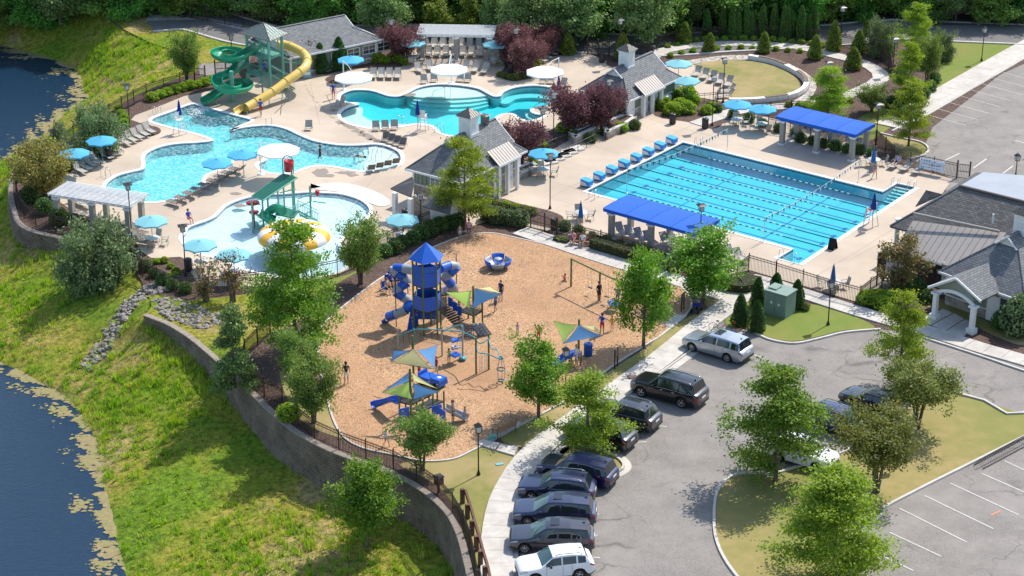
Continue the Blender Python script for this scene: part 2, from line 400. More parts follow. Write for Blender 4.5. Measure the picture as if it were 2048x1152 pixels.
# ------ level ground, slope and pond
WALL_TOP = [(291,630), (315,639), (340,649), (382,675), (420,706), (450,733), (481,762), (510,790), (536,816), (579,853), (621,880), (665,902), (715,921), (764,938), (820,964), (861,991), (899,1028), (921,1070), (934,1117), (942,1152), (946,1200), (946,1300)]
WALL2_TOP = [(30,345), (25,362), (22,380), (25,403), (33,433), (43,450), (67,463), (113,474), (147,484)]
RAV = [(303,612), (297,590), (283,562), (262,530), (235,503), (200,490)]
FEN = [(60,318), (110,295), (150,268), (182,246), (215,228), (255,200), (300,178), (345,160), (390,146), (400,128), (360,105), (300,85), (250,60), (210,30), (190,0), (190,-60)]
wall_w = [P(*p)for p in WALL_TOP];wall_s = spline(wall_w, False, 4)
wall2_w = [P(*p)for p in WALL2_TOP];wall2_s = spline(wall2_w, False, 4)
plateau = wall_s[::-1]+[P(*p)for p in RAV]+wall2_s[::-1]+[P(*p)for p in FEN]
plateau+=[Vector((-75,330,0)), Vector((-75,420,0)), Vector((180,420,0)), Vector((180,60,0)), Vector((-2,60,0))]
POND_Z = -4.0
# ------- pools in picture coordinates (water's edge)
PLAY = [(383,209), (400,212), (441,223), (477,233), (502,241), (480,251), (459,262), (484,256), (517,252), (544,252), (571,258), (597,270), (624,281), (651,287), (684,291), (717,291), (751,289), (777,294), (796,304), (802,317), (796,329), (777,337), (751,341), (724,342), (701,339), (677,334), (651,331), (624,332), (602,338), (584,345), (557,347), (535,344), (520,336), (518,328), (530,322), (534,316), (525,310), (501,308), (484,310), (468,318), (450,332), (427,343), (410,350), (404,360), (403,372), (393,384), (367,394), (333,401), (300,404), (262,402), (232,393), (213,378), (215,366), (233,353), (260,345), (285,339), (291,330), (289,318), (294,307), (313,297), (340,290), (367,287), (400,285), (427,280), (393,267), (333,252), (303,240), (342,224)]
PLAY_SHARP = {0, 4, 6, 57, 60}
FAMILY = [(681,193), (687,187), (704,181), (724,180), (744,182), (761,187), (777,192), (797,193), (814,187), (831,178), (851,172), (877,169), (908,170), (935,173), (958,178), (975,187), (988,193), (1001,192), (1008,184), (1028,176), (1055,172), (1081,172), (1108,177), (1124,186), (1128,197), (1119,206), (1098,210), (1075,213), (1063,217), (1061,223), (1070,228), (1086,231), (1080,236), (1068,240), (1055,241), (1041,237), (1033,231), (1022,227), (1006,228), (993,233), (986,243), (990,252), (1000,262), (975,270), (940,274), (908,272), (884,267), (876,259), (866,252), (848,248), (827,248), (804,252), (777,255), (751,257), (724,253), (701,247), (686,238), (681,229), (686,221), (701,213), (718,209), (712,206), (697,205), (684,200)]
SPLASH = [(371,466), (377,456), (390,450), (411,443), (430,434), (441,424), (451,414), (467,405), (494,396), (524,391), (571,388), (617,385), (647,386), (684,389), (717,399), (732,409), (739,420), (734,433), (716,452), (694,468), (678,482), (679,497), (690,514), (693,530), (672,545), (630,553), (570,553), (520,545), (484,536), (450,521), (417,512), (389,503), (372,489), (364,477)]
LAP = [(1366,285), (1172,383), (1587,498), (1555,517), (1598,529), (1831,375), (1794,367), (1766,384)]
def smooth_outline(pts, sharp=(), n=5):
 out = [];L = len(pts);sp = spline([P(*p)for p in pts], True, n)
 return[Vector((p.x,p.y,0))for p in sp]
play_w = smooth_outline(PLAY, n=4);family_w = smooth_outline(FAMILY);splash_w = smooth_outline(SPLASH, n=4);lap_w = [P(*p)for p in LAP]
pool_holes = [play_w, family_w, splash_w, lap_w]
def sheet(name, outer, z, m, holes=(), parent=None, kind='structure', label=None, skirt=0.0):
 rings = [[Vector((p[0],p[1],0))for p in ccw(list(outer))]]+[[Vector((p[0],p[1],0))for p in ccw(list(h))]for h in holes]
 flat = [p for r in rings for p in r];tr = tessellate_polygon(rings);mb = MB();F = []
 for t in tr:
  a, b, c = [flat[i]for i in t]
  if(b.x-a.x)*(c.y-a.y)-(b.y-a.y)*(c.x-a.x)<0:t = t[::-1]
  F.append(tuple(t))
 mb.add([(p.x,p.y,z)for p in flat], F)
 if skirt:
  r = rings[0];n = len(r)
  mb.add([(p.x,p.y,z)for p in r]+[(p.x,p.y,z-skirt)for p in r], [(i,i+n,(i+1)%n+n,(i+1)%n)for i in range(n)])
 return link(name, mb.mesh(name,m), parent, kind=kind if parent is None else None, label=label)
def shrink(poly, d):
 p = ccw(list(poly));return offset(p, -d)
def ribbon(name, pts, w0, w1, z0, z1, m, closed=False, parent=None, kind='structure'):
 """solid band along pts between sideways offsets w0 and w1, from z0 up to z1"""
 A = offset(pts, w0, closed);B = offset(pts, w1, closed);n = len(pts)
 vs = [(p.x,p.y,z1)for p in A]+[(p.x,p.y,z1)for p in B]+[(p.x,p.y,z0)for p in A]+[(p.x,p.y,z0)for p in B]
 fs = []
 for i in range(n if closed else n-1):
  j = (i+1)%n
  fs+=[(i,j,n+j,n+i), (2*n+i,2*n+j,j,i), (n+i,n+j,3*n+j,3*n+i)]
 if not closed:fs+=[(0,n,3*n,2*n), (n-1,3*n-1,4*n-1,2*n-1)]
 mb = MB();mb.add(vs, fs)
 me = mb.mesh(name, m)
 bm = bmesh.new();bm.from_mesh(me);bmesh.ops.recalc_face_normals(bm, faces=bm.faces);bm.to_mesh(me);bm.free()
 return link(name, me, parent, kind=kind if parent is None else None)
sheet('ground', plateau, 0.0, M['mulch'], pool_holes, skirt=0.5)
# slope heights from known levels
ctrl = []
def wall_h(i, n):
 t = i/(n-1);return-(0.15+min(1.0,t/0.38)*2.6)
for i, p in enumerate(wall_s):ctrl.append((p.x,p.y,wall_h(i,len(wall_s))))
for i, p in enumerate(wall2_s):ctrl.append((p.x,p.y,-(0.25+1.35*math.sin(PI*min(1,i/(len(wall2_s)-1)))**0.7)))
for p in RAV+FEN:q = P(*p);ctrl.append((q.x,q.y,-0.06))
SH1 = [(-60,700), (0,726), (32,739), (80,768), (138,800), (178,853), (196,912), (204,965), (218,1018), (234,1098), (255,1152), (270,1230)]
SH2 = [(-60,80), (0,92), (50,103), (110,120), (150,137), (166,160), (168,186), (185,198), (160,212), (135,225), (108,248), (70,290), (30,312), (0,330), (-60,350)]
sh1_w = spline([P(x,y,POND_Z)for x,y in SH1], False, 3);sh2_w = spline([P(x,y,POND_Z)for x,y in SH2], False, 3)
for p in sh1_w+sh2_w:ctrl.append((p.x,p.y,POND_Z+0.02))
for x, y in[(-20,800), (60,850), (100,950), (110,1050), (130,1150), (0,950), (0,1100), (-80,900), (-80,760)]:q = P(x, y, -6);ctrl.append((q.x,q.y,-6))
for x, y in[(60,170), (20,200), (100,180), (40,250), (0,130), (0,280), (-80,200), (-60,130), (-70,280)]:q = P(x, y, -6);ctrl.append((q.x,q.y,-6))
for x, y, z in[(0,30,-1.4), (80,40,-1.5), (60,70,-2.8), (-60,20,-1), (200,100,-1.6), (250,140,-1.4), (0,450,-3.0), (0,560,-3.2), (80,560,-2.4), (200,540,-1.0), (180,690,-2.7), (250,700,-2.3), (300,660,-0.9), (60,650,-3.2), (0,400,-3.2), (-60,500,-3.4), (350,900,-3.2), (450,1000,-3.2), (600,1080,-3.1), (300,1100,-3.5)]:
 q = P(x, y, z);ctrl.append((q.x,q.y,z))
CT = np.array(ctrl);sc = 40.0
def phi(r):return r
D0 = np.hypot(CT[:,None,0]-CT[None,:,0], CT[:,None,1]-CT[None,:,1])/sc
n_ = len(CT);K = np.zeros((n_+1,n_+1));K[:n_, :n_] = D0-0.01*np.eye(n_);K[n_, :n_] = 1;K[:n_, n_] = 1
coef = np.linalg.lstsq(K, np.append(CT[:,2],0), rcond=None)[0]
def slope_z(X, Y):
 X = np.asarray(X, float);Y = np.asarray(Y, float);r = np.full(X.shape, coef[-1])
 for i in range(len(CT)):r = r+coef[i]*np.hypot(X-CT[i,0], Y-CT[i,1])/sc
 return r
gs = 0.6;gx = np.arange(-78, 1, gs);gy = np.arange(76, 262, gs)
GX, GY = np.meshgrid(gx, gy);GZ = slope_z(GX, GY)
rough_ = 0.10*np.sin(GX*1.3+1.7*np.sin(GY*.7))*np.cos(GY*1.1+np.sin(GX*.5))+RNG.normal(0, .03, GX.shape)
INS = inside_np(GX, GY, plateau);DP = dist_poly_np(GX, GY, plateau)
GZ = np.where(GZ>POND_Z+.3, GZ+rough_, GZ)
GZ = np.where(~INS, np.minimum(GZ,-0.02-0*GZ), np.minimum(GZ,-0.12))
keep = ~(INS&(DP>1.6))
ny, nx = GX.shape;idx = np.arange(ny*nx).reshape(ny, nx)
q = np.stack([idx[:-1,:-1],idx[:-1,1:],idx[1:,1:],idx[1:,:-1]], -1).reshape(-1, 4)
kq = (keep[:-1,:-1]|keep[:-1,1:]|keep[1:,1:]|keep[1:,:-1]).reshape(-1)
link('grass_slope', np_mesh('grass_slope',np.stack([GX,GY,GZ],-1).reshape(-1,3),q[kq],M['slope'],smooth=True), kind='structure')
mb = MB();mb.add([(-160,60,POND_Z),(20,60,POND_Z),(-20,330,POND_Z),(-160,330,POND_Z)], [(0,1,2,3)]);mb.obj('pond_water', M['pond'], kind='structure')
mb = MB();mb.add([(-900,-300,-7.5),(900,-300,-7.5),(900,1500,-7.5),(-900,1500,-7.5)], [(0,1,2,3)]);mb.obj('far_terrain', M['slope'], kind='structure')
mb = MB();mb.add([(-400,180,-0.6),(-74,180,-0.6),(-74,700,1.0),(-400,700,1.0)], [(0,1,2,3)])
mb.add([(-900,415,-.1),(900,415,-.1),(900,1500,3),(-900,1500,3)], [(0,1,2,3)]);mb.add([(178,0,-.05),(900,0,-.05),(900,420,-.05),(178,420,-.05)], [(0,1,2,3)]);mb.obj('woodland_ground', M['slope'], kind='structure')
# ------ pool deck and pools
DECK = [(262,240), (270,231), (300,220), (333,207), (367,193), (400,186), (440,176), (484,158), (541,150), (600,138), (700,115), (760,108), (831,72), (992,72), (1062,100), (1075,118), (1140,108), (1180,108), (1240,134), (1300,170), (1368,212), (1385,247), (1419,257), (1459,243), (1500,228), (1560,240), (1620,262), (1700,300), (1770,322), (1905,358), (1862,420), (1840,500), (1790,560), (1719,606), (1615,574), (1497,541), (1462,548), (1369,523), (1280,497), (1115,466), (1051,452), (985,440), (945,452), (900,446), (869,446), (771,497), (693,544), (560,574), (400,572), (382,545), (380,523), (360,514), (323,516), (302,516), (283,503), (273,486), (262,470), (200,452), (143,420), (110,398), (128,352), (158,333), (200,303), (218,285), (262,262), (306,262), (300,250), (280,246)]
deck = structure('pool_deck')
sheet('deck_slab', [P(*p)for p in DECK], 0.02, M['concrete'], pool_holes, parent=deck)
# saw-cut joints of the deck as shallow grooves shown by thin dark fillets
M['joint'] = mat('joint_sealant', (0.34,0.29,0.235), (0.28,0.24,0.19), 3, 0.95, space='world')
jb = MB()
for a, b2 in[((1305,230),(1150,310)), ((1150,310),(1000,385)), ((1385,250),(1100,395)), ((1290,236),(1460,283)), ((1235,263),(1330,291)), ((1180,290),(1240,308)), ((1120,320),(1180,338)), ((1060,352),(1172,383)), ((1480,290),(1520,300)), ((1560,312),(1620,270)), ((1670,345),(1730,308)), ((1700,355),(1760,322)), ((1100,395),(1200,425)), ((1470,510),(1530,480)), ((1700,520),(1850,440)), ((1620,560),(1850,420)), ((620,165),(640,250)), ((560,200),(700,230)), ((820,260),(700,420)), ((760,240),(900,300)), ((650,360),(760,470)), ((330,430),(250,480)), ((300,420),(370,440))]:
 A_, B_ = P(*a), P(*b2);t = (B_-A_).normalized()*0.02;nrm = Vector((-t.y,t.x,0))
 jb.add([A_-nrm+Vector((0,0,.024)),B_-nrm+Vector((0,0,.024)),B_+nrm+Vector((0,0,.024)),A_+nrm+Vector((0,0,.024))], [(0,1,2,3)])
jb.obj('deck_joint', M['joint'], deck)
M['wet'] = mat('wet_concrete', (0.30,0.235,0.18), (0.24,0.19,0.145), 3, .35, space='world')
wl = resample([Vector((x,y,0))for x,y in[(612,172),(622,192),(640,212),(655,228),(672,238),(695,250),(712,262),(735,272),(760,284)]], 4.2)
for i, p in enumerate(wl):
 for r_ in range(1 if i<24 else 3):
  c_ = P(p.x+random.uniform(-2.5,2.5)*(1+r_), p.y+random.uniform(-1,1)*(1+r_));R_ = random.uniform(.07, .13)*(1 if i<24 else 2.2);wb = MB()
  wb.add([(c_.x+R_*random.uniform(.7,1.3)*math.cos(a)*1.2,c_.y+R_*random.uniform(.7,1.3)*math.sin(a),.026+.0002*(i+r_))for a in np.linspace(0,6.28,9)[:-1]], [tuple(range(8))]);wb.obj('wet_patch', M['wet'], deck)
for x, y, rx, ry in((640,345,16,8), (655,352,20,4), (690,346,22,3), (705,351,12,3), (480,412,18,4), (470,388,14,3), (575,365,12,4), (820,190,14,3)):
 wb = MB();wb.add([(P(x+rx*random.uniform(.6,1.2)*math.cos(a),y+ry*random.uniform(.6,1.2)*math.sin(a)).x,P(x+rx*math.cos(a),y+ry*random.uniform(.6,1.2)*math.sin(a)).y,.034+.0005*(x%7))for a in np.linspace(0,6.28,13)[:-1]], [tuple(range(12))]);wb.obj('wet_patch', M['wet'], deck)
def pool(name, outline, depth, wmat, floor='plaster', cop=0.36, wz=-0.10):
 root = structure(name);o = ccw(outline);n = len(o)
 mb = MB()
 top = [(p.x,p.y,0.0)for p in o];mid = [(p.x,p.y,-0.22)for p in o];bot = [(p.x,p.y,-depth)for p in o]
 mb.add(top+mid, [(i,i+n,(i+1)%n+n,(i+1)%n)for i in range(n)]);mb.obj('tile_band', M['tile'], root)
 mb = MB();mb.add(mid+bot, [(i,i+n,(i+1)%n+n,(i+1)%n)for i in range(n)])
 tr = tessellate_polygon([[Vector((p.x,p.y,0))for p in o]])
 T = [tuple(t)if(o[t[1]].x-o[t[0]].x)*(o[t[2]].y-o[t[0]].y)-(o[t[1]].y-o[t[0]].y)*(o[t[2]].x-o[t[0]].x)>0 else tuple(t[::-1])for t in tr]
 mb.add(bot, T);mb.obj('basin', M[floor], root)
 ribbon('coping', o, -0.02, cop, -0.05, 0.05, M['coping'], True, root)
 wb = MB();wb.prism([(p.x,p.y)for p in offset(o,0.004)], -depth-0.05, wz);wb.obj('water', wmat, root)
 return root
lap = pool('lap_pool', lap_w, 1.2, M['lap_water'])
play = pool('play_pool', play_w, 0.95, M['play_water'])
family = pool('family_pool', family_w, 1.05, M['family_water'])
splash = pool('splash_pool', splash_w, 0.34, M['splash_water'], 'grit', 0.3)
def shelf(name, px, ztop, depth, parent, m='plaster', n=5):
 """raised pool floor or step inside a pool"""
 pts = spline([P(*p)for p in px], True, n)if n else[P(*p)for p in px]
 mb = MB();mb.prism([(p.x,p.y)for p in pts], -depth+0.002, ztop, bottom=False);return mb.obj(name, M[m], parent)
 # beach entry of the play pool with its steps
for k, (dx, zt)in enumerate([(-36,-0.72),(-27,-0.55),(-18,-0.38),(-8,-0.2)]):
 shelf('step' if k<3 else 'beach_entry', [(748+dx,289),(777,293),(797,303),(803,317),(797,330),(777,338),(745+dx,342),(736+dx,330),(742+dx,315),(746+dx,302)], zt, 0.95, play, n=4)
 # family pool: pale lobe on the left, half-moon steps at the top, bench in the right bay
shelf('beach_entry', [(684,222),(701,213),(722,210),(726,216),(724,224),(731,231),(748,238),(775,242),(803,243),(833,244),(848,248),(827,249),(804,253),(777,256),(751,258),(724,254),(701,248),(685,238),(680,229)], -0.24, 1.05, family, n=4)
for k, (dy, zt)in enumerate([(15,-0.76),(10,-0.58),(5,-0.4),(0,-0.2)]):
 shelf('step' if k<3 else 'sun_shelf', [(812,188),(831,178),(851,171),(877,168),(908,169),(935,172),(958,177),(976,186+dy*.5),(972,188+dy*.7),(940,191+dy),(900,193+dy),(860,192+dy),(830,190+dy*.7)], zt, 1.05, family, n=4)
shelf('bench', [(1000,192),(1008,183),(1028,175),(1055,171),(1081,171),(1108,176),(1126,186),(1129,197),(1118,207),(1106,210),(1110,200),(1106,191),(1088,184),(1058,182),(1032,185),(1016,194)], -0.7, 1.05, family, n=4)
shelf('step', [(1063,217),(1061,223),(1070,228),(1086,231),(1080,234),(1064,232),(1052,225),(1052,217)], -0.4, 1.05, family, n=4)
shelf('step', [(1052,217),(1061,223),(1070,228),(1086,231),(1080,238),(1060,237),(1044,229),(1043,219)], -0.8, 1.05, family, n=4)
# lap pool stairs in both bays
def quadstep(a, b2, c, d, t0, t1, zt):
 A_, B_, C_, D_ = P(*a), P(*b2), P(*c), P(*d)
 pts = [A_.lerp(D_,t0), B_.lerp(C_,t0), B_.lerp(C_,t1), A_.lerp(D_,t1)]
 mb = MB();mb.prism([(p.x,p.y)for p in pts], -1.198, zt, bottom=False);mb.obj('stair_tread', M['plaster'], lap)
for k in range(6):
 quadstep((1794,367), (1831,375), (1806,394), (1767,384), 0.155*k, 0.155*(k+1), -0.22-0.15*k)
for k in range(5):
 quadstep((1556,517), (1597,528.5), (1640,500), (1587,498.5), 0.13*k, 0.13*(k+1), -0.22-0.15*k)
 # lane lines painted on the lap pool floor and its cross line
A0, B0, C0, D0_ = [P(*q_)for q_ in((1366,285),(1172,383),(1626,509),(1802,393))]
def LP(s, t, z):p = (A0.lerp(D0_,t)).lerp(B0.lerp(C0,t), s);return Vector((p.x,p.y,z))
for k in range(8):
 mb = MB();s_ = (k+0.5)/8;hw = 0.004
 mb.add([LP(s_-hw,.07,-1.195),LP(s_+hw,.07,-1.195),LP(s_+hw,.93,-1.195),LP(s_-hw,.93,-1.195)], [(0,1,2,3)])
 for t_ in(.07, .915):mb.add([LP(s_-.02,t_,-1.191),LP(s_+.02,t_,-1.191),LP(s_+.02,t_+.015,-1.191),LP(s_-.02,t_+.015,-1.191)], [(0,1,2,3)])
 mb.obj('lane_marking', M['laneblue'], lap)
for t_ in(.3, .72):
 mb = MB();mb.add([LP(.01,t_,-1.187),LP(.99,t_,-1.187),LP(.99,t_+.004,-1.187),LP(.01,t_+.004,-1.187)], [(0,1,2,3)]);mb.obj('floor_seam', M['laneblue'], lap)
# ------ lawns, beds, playground surface, roads
def area(name, px, z, m, curve=True, n=4):
 pts = spline([P(*p)for p in px], True, n)if curve else[P(*p)for p in px]
 return sheet(name, pts, z, m)
CHIPS = [(1030,477), (985,468), (945,470), (905,481), (860,500), (811,530), (760,560), (715,593), (672,628), (646,655), (638,690), (643,740), (655,790), (668,838), (690,875), (730,897), (790,910), (850,922), (905,918), (940,903), (975,885), (1075,832), (1140,795), (1220,735), (1290,690), (1325,668), (1378,620), (1375,590), (1350,570), (1300,552), (1200,520), (1100,493)]
chips_w = spline([P(*p)for p in CHIPS], True, 4)
area('lawn', [(560,742),(600,770),(650,790),(668,838),(690,875),(640,862),(600,838),(575,800)], 0.004, M['lawn'])
area('lawn', [(905,918),(975,885),(1040,905),(1030,925),(1005,960),(985,1000),(968,1060),(962,1120),(950,1130),(935,1050),(905,1005),(865,965),(800,930),(850,922)], 0.006, M['lawn'])
area('lawn', [(1000,875),(1075,835),(1140,800),(1225,738),(1300,690),(1345,650),(1440,600),(1380,575),(1360,572),(1420,622),(1350,690),(1250,765),(1130,845),(1085,870),(1050,895)], 0.006, M['lawn'], n=3)
sheet('playground_surface', chips_w, 0.05, M['chips'])
ribbon('playground_edging', ccw(chips_w), 0.0, 0.14, 0.0, 0.09, M['kerb'], True)
# right-hand lawns
ISL = [(1430,1000), (1432,1060), (1445,1110), (1478,1160), (1520,1240), (1700,1240), (1690,1140), (1740,1045), (1760,1025), (2048,872), (2200,790), (2200,700), (2048,828), (1905,785), (1852,760), (1815,753), (1760,755), (1715,765), (1698,780), (1725,765), (1822,815), (1700,905), (1590,880), (1500,930), (1455,965)]
ISLAND = [(1463,955), (1436,985), (1430,1040), (1436,1085), (1458,1130), (1500,1185), (1540,1260), (1720,1260), (1660,1130), (1765,1027), (1785,1005), (2048,873), (2220,785), (2220,722), (2048,828), (1968,803), (1905,786), (1850,766), (1822,815), (1777,855), (1690,905), (1590,937), (1545,950), (1500,948)]
isl_w = [P(*p)for p in ISLAND]
sheet('island_lawn', isl_w, 0.010, M['dry_lawn'])
NL = [(1500,660), (1540,676), (1590,682), (1640,672), (1690,660), (1748,657), (1726,640), (1650,613), (1575,605), (1480,600), (1450,648)]
area('lawn', NL, 0.008, M['green_lawn'])
area('lawn', [(1855,612),(1890,622),(1940,645),(1975,665),(2048,690),(2060,640),(2000,655),(1900,600)], 0.009, M['lawn'])
area('lawn', [(1900,78),(2048,85),(2120,90),(2060,105),(1985,125),(1905,165),(1850,195),(1800,240),(1730,285),(1690,260),(1780,200),(1850,180),(1880,140)], 0.009, M['green_lawn'], n=3)
area('lawn', [(1762,267),(1800,278),(1840,285),(1855,297),(1848,310),(1815,318),(1790,300)], 0.011, M['lawn'])
OV = [(1390,130), (1430,122), (1480,121), (1530,127), (1570,140), (1594,158), (1600,172), (1592,184), (1565,195), (1520,202), (1470,204), (1455,200), (1462,185), (1462,165), (1440,150), (1400,142)]
area('oval_lawn', OV, 0.03, M['lawn'])
area('sun_terrace', [(1340,135),(1390,130),(1440,150),(1462,165),(1464,185),(1455,202),(1440,203),(1400,196),(1375,205),(1340,170)], 0.028, M['concrete'])
# hill on the left beyond the fence
area('hill_lawn', [(190,-20),(260,20),(300,36),(370,52),(430,65),(497,92),(490,112),(440,124),(400,128),(360,105),(300,85),(250,60),(210,30),(190,0)], 0.006, M['slope'], curve=False)
area('ravine_grass', [(303,612),(292,630),(340,648),(420,705),(466,738),(500,698),(541,664),(575,655),(600,640),(640,605),(680,570),(640,572),(560,582),(512,586),(420,597),(370,601),(330,590),(297,590)], 0.007, M['slope'], curve=False)
area('strip_grass', [(690,558),(760,520),(800,500),(770,508),(700,548),(640,565),(600,570),(600,585),(650,580)], 0.009, M['green_lawn'], curve=False)
# roads
BACK_ROAD = [(290,50), (330,36), (400,46), (470,62), (560,72), (640,70), (760,62), (900,78), (1100,76), (1180,95), (1300,96), (1420,86), (1560,88), (1690,88), (1740,88), (1740,55), (1690,60), (1500,64), (1300,70), (1200,70), (1080,62), (900,50), (760,48), (560,58), (470,44), (400,30), (330,30)]
road_line = spline([P(*p)for p in[(300,45),(400,42),(520,72),(640,78),(760,70),(900,72),(1080,78),(1200,88),(1320,92),(1440,84),(1560,78),(1680,70),(1800,60),(1900,64),(2048,70),(2150,75)]], False, 5)
ribbon('back_road', road_line, -3.6, 3.6, -0.1, 0.03, M['road'])
for sgn in(-1, 1):ribbon('kerb', offset(road_line,sgn*3.75,False), -0.15, 0.15, -0.1, 0.14, M['kerb'])
area('back_driveway', [(292,48),(335,33),(390,40),(450,58),(500,72),(497,95),(470,82),(420,68),(370,58)], 0.04, M['road'], n=3)
area('gate_path', [(395,128),(440,125),(500,112),(500,135),(450,148),(400,152)], 0.012, M['asphalt'], curve=False)
# main car park
PARK = [(945,1300), (1040,1152), (1042,1100), (1052,1040), (1068,985), (1100,945), (1128,925), (1105,860), (1135,842), (1250,785), (1310,730), (1400,660), (1440,640), (1500,663), (1545,682), (1590,686), (1640,676), (1690,664), (1760,658), (1850,672), (1960,708), (2048,732), (2300,800), (2300,1400), (945,1400)]
sheet('car_park', [P(*p)for p in PARK], 0.004, M['asphalt'])
area('upper_car_park', [(2048,128),(2000,150),(1865,255),(1850,290),(1858,298),(1850,312),(1830,322),(1905,358),(2048,400),(2300,420),(2300,120),(2100,100)], 0.014, M['asphalt'], curve=False)
area('drive_court', [(1895,356),(2048,330),(2300,350),(2300,560),(1890,395)], 0.016, M['asphalt'], curve=False)
# ------ retaining walls of split blocks
BLK = {}
def block_mesh(L, D, H, key, m, jit=0.02, bev=0.82):
 if key not in BLK:
  mb = MB();hx, hy, hz = L/2, D/2, H/2
  vs = [(-hx,hy,-hz), (hx,hy,-hz), (hx,hy,hz), (-hx,hy,hz), (-hx,-hy,-hz), (hx,-hy,-hz), (hx,-hy,hz), (-hx,-hy,hz)]
  f = 0.025
  vs+=[(-hx+f,-hy-f,-hz+f), (hx-f,-hy-f,-hz+f), (hx-f,-hy-f*1.4,hz-f), (-hx+f,-hy-f*1.2,hz-f)]
  mb.add(vs, [(0,1,2,3)[::-1],(3,2,6,7),(0,4,5,1),(0,3,7,4),(1,5,6,2),(8,9,10,11),(4,8,11,7),(5,6,10,9),(4,5,9,8),(7,11,10,6)])
  BLK[key] = mb.mesh(key, m)
 return BLK[key]
def retaining(name, label, pts, hfun, group=None, nsingle=0, caps=True):
 root = thing(name, label, 'wall', group=group)
 line = resample(pts, 0.45);n = len(line);H = 0.2;blocks = []
 for i in range(n-1):
  t = (i+.5)/(n-1);hh = hfun(t);rows = int(math.ceil((hh+.6)/H))
  a, b = line[i], line[i+1];d = (b-a);ang = math.atan2(d.y, d.x);mid = (a+b)/2;nr = Vector((d.y,-d.x,0)).normalized()
  for r in range(rows):
   off = (0.225 if r%2 else 0.0);z = -0.02-H*(r+.5)
   p = mid+d.normalized()*off+nr*(0.02*r)*WSIDE
   blocks.append((p.x,p.y,z,ang+random.uniform(-.012,.012)+(PI if WSIDE<0 else 0),random.uniform(-.012,.012)))
 me = block_mesh(0.445, 0.30, 0.192, 'block', M['wallblock'])
 blocks.sort(key=lambda q:q[1]-q[2]*2)
 single = blocks[:nsingle]
 for x, y, z, a, j in single:
  o = link('block', me, root);o.location = (x+j*1.2, y+j, z);o.rotation_euler = (0, 0, a)
 V0 = [v.co.copy()for v in me.vertices];F0 = [tuple(p.vertices)for p in me.polygons];mb = MB()
 for x, y, z, a, j in blocks[nsingle:]:
  ca, sa = math.cos(a), math.sin(a);mb.add([(x+j+v.x*ca-v.y*sa,y+j+v.x*sa+v.y*ca,z+v.z)for v in V0], F0)
 if mb.v:link('block_courses', mb.mesh('block_courses',M['wallblock']), root, kind='stuff')
 cm = block_mesh(0.60, 0.42, 0.11, 'cap_stone', M['capstone'])
 cl = resample(pts, 0.61)
 for a, b in zip(cl, cl[1:]):
  d = b-a;o = link('cap_stone', cm, root);mid = (a+b)/2;o.location = (mid.x, mid.y, 0.045+random.uniform(-.006,.006));o.rotation_euler = (0, 0, math.atan2(d.y,d.x)+(PI if WSIDE<0 else 0)+random.uniform(-.02,.02))
 return root
WSIDE = 1
retaining('retaining_wall', 'long curving grey block retaining wall below the playground', [p+Vector((0,0,0))for p in offset(wall_s,0.05,False)], lambda t:0.15+min(1.0,t/0.38)*2.6, nsingle=290)
retaining('retaining_wall', 'low curved block wall below the fence at the left end of the pools', offset(wall2_s,0.05,False), lambda t:0.35+1.35*math.sin(PI*t)**0.7, nsingle=0)
# ------ pavements of separate slabs
def walk(name, line_px, width, step=1.5, z=0.12, curve=True, m='sidewalk'):
 root = structure(name)
 pts = [P(*p)for p in line_px];pts = spline(pts, False, 6)if curve else pts
 line = resample(pts, step);L = offset(line, -width/2, False);R = offset(line, width/2, False)
 for i in range(len(line)-1):
  g = 0.012
  a, b, c, d = L[i].lerp(L[i+1], g/step), R[i].lerp(R[i+1], g/step), R[i].lerp(R[i+1], 1-g/step), L[i].lerp(L[i+1], 1-g/step)
  mb = MB();mb.prism([(q.x,q.y)for q in(a,b,c,d)], -0.02, z+random.uniform(-.004,.004), bottom=False);mb.obj('slab', M[m], root)
 return root
walk('sidewalk', [(998,1210),(994,1152),(994,1076),(1006,1010),(1027,965),(1056,921),(1095,884),(1140,850),(1215,795),(1318,722),(1400,655),(1462,608),(1500,580),(1532,556)], 1.95)
walk('playground_path', [(1040,462),(1120,489),(1185,511),(1262,535),(1330,555),(1400,576),(1462,597)], 1.9, z=0.1)
walk('fence_path', [(1538,566),(1610,590),(1690,616),(1770,640),(1850,662),(1960,697),(2048,722),(2160,758)], 1.7, z=0.11)
walk('oval_path', [(1296,120),(1325,103),(1365,95),(1412,90),(1469,88),(1535,90),(1602,96),(1653,108),(1696,118),(1729,128),(1755,143),(1763,157),(1742,172),(1700,190),(1640,205),(1560,214),(1480,222),(1430,236),(1392,250)], 1.7, 1.8, z=0.09)
walk('upper_sidewalk', [(2075,85),(2036,106),(1945,158),(1855,210),(1778,254)], 3.0, 2.0, z=0.1, curve=False)
def slabs(name, quads, z=0.115, m='sidewalk'):
 root = structure(name)
 for q_ in quads:
  mb = MB();mb.prism([(P(*p).x,P(*p).y)for p in q_], -0.02, z, bottom=False);mb.obj('slab', M[m], root)
slabs('bench_pad', [[(951,889),(966,881),(1000,889),(990,902)],[(1002,890),(1037,896),(1028,913),(993,903)],[(975,878),(1003,862),(1013,867),(985,884)],[(1005,861),(1035,845),(1044,850),(1015,866)]])
slabs('entrance_paving', [[(1842,640),(1885,620),(1905,628),(1862,652)],[(1864,653),(1908,629),(1928,640),(1890,664)],[(1892,665),(1930,641),(1950,652),(1925,676)]])
slabs('stroller_pad', [[(1325,652),(1352,630),(1374,632),(1345,656)]], 0.075)
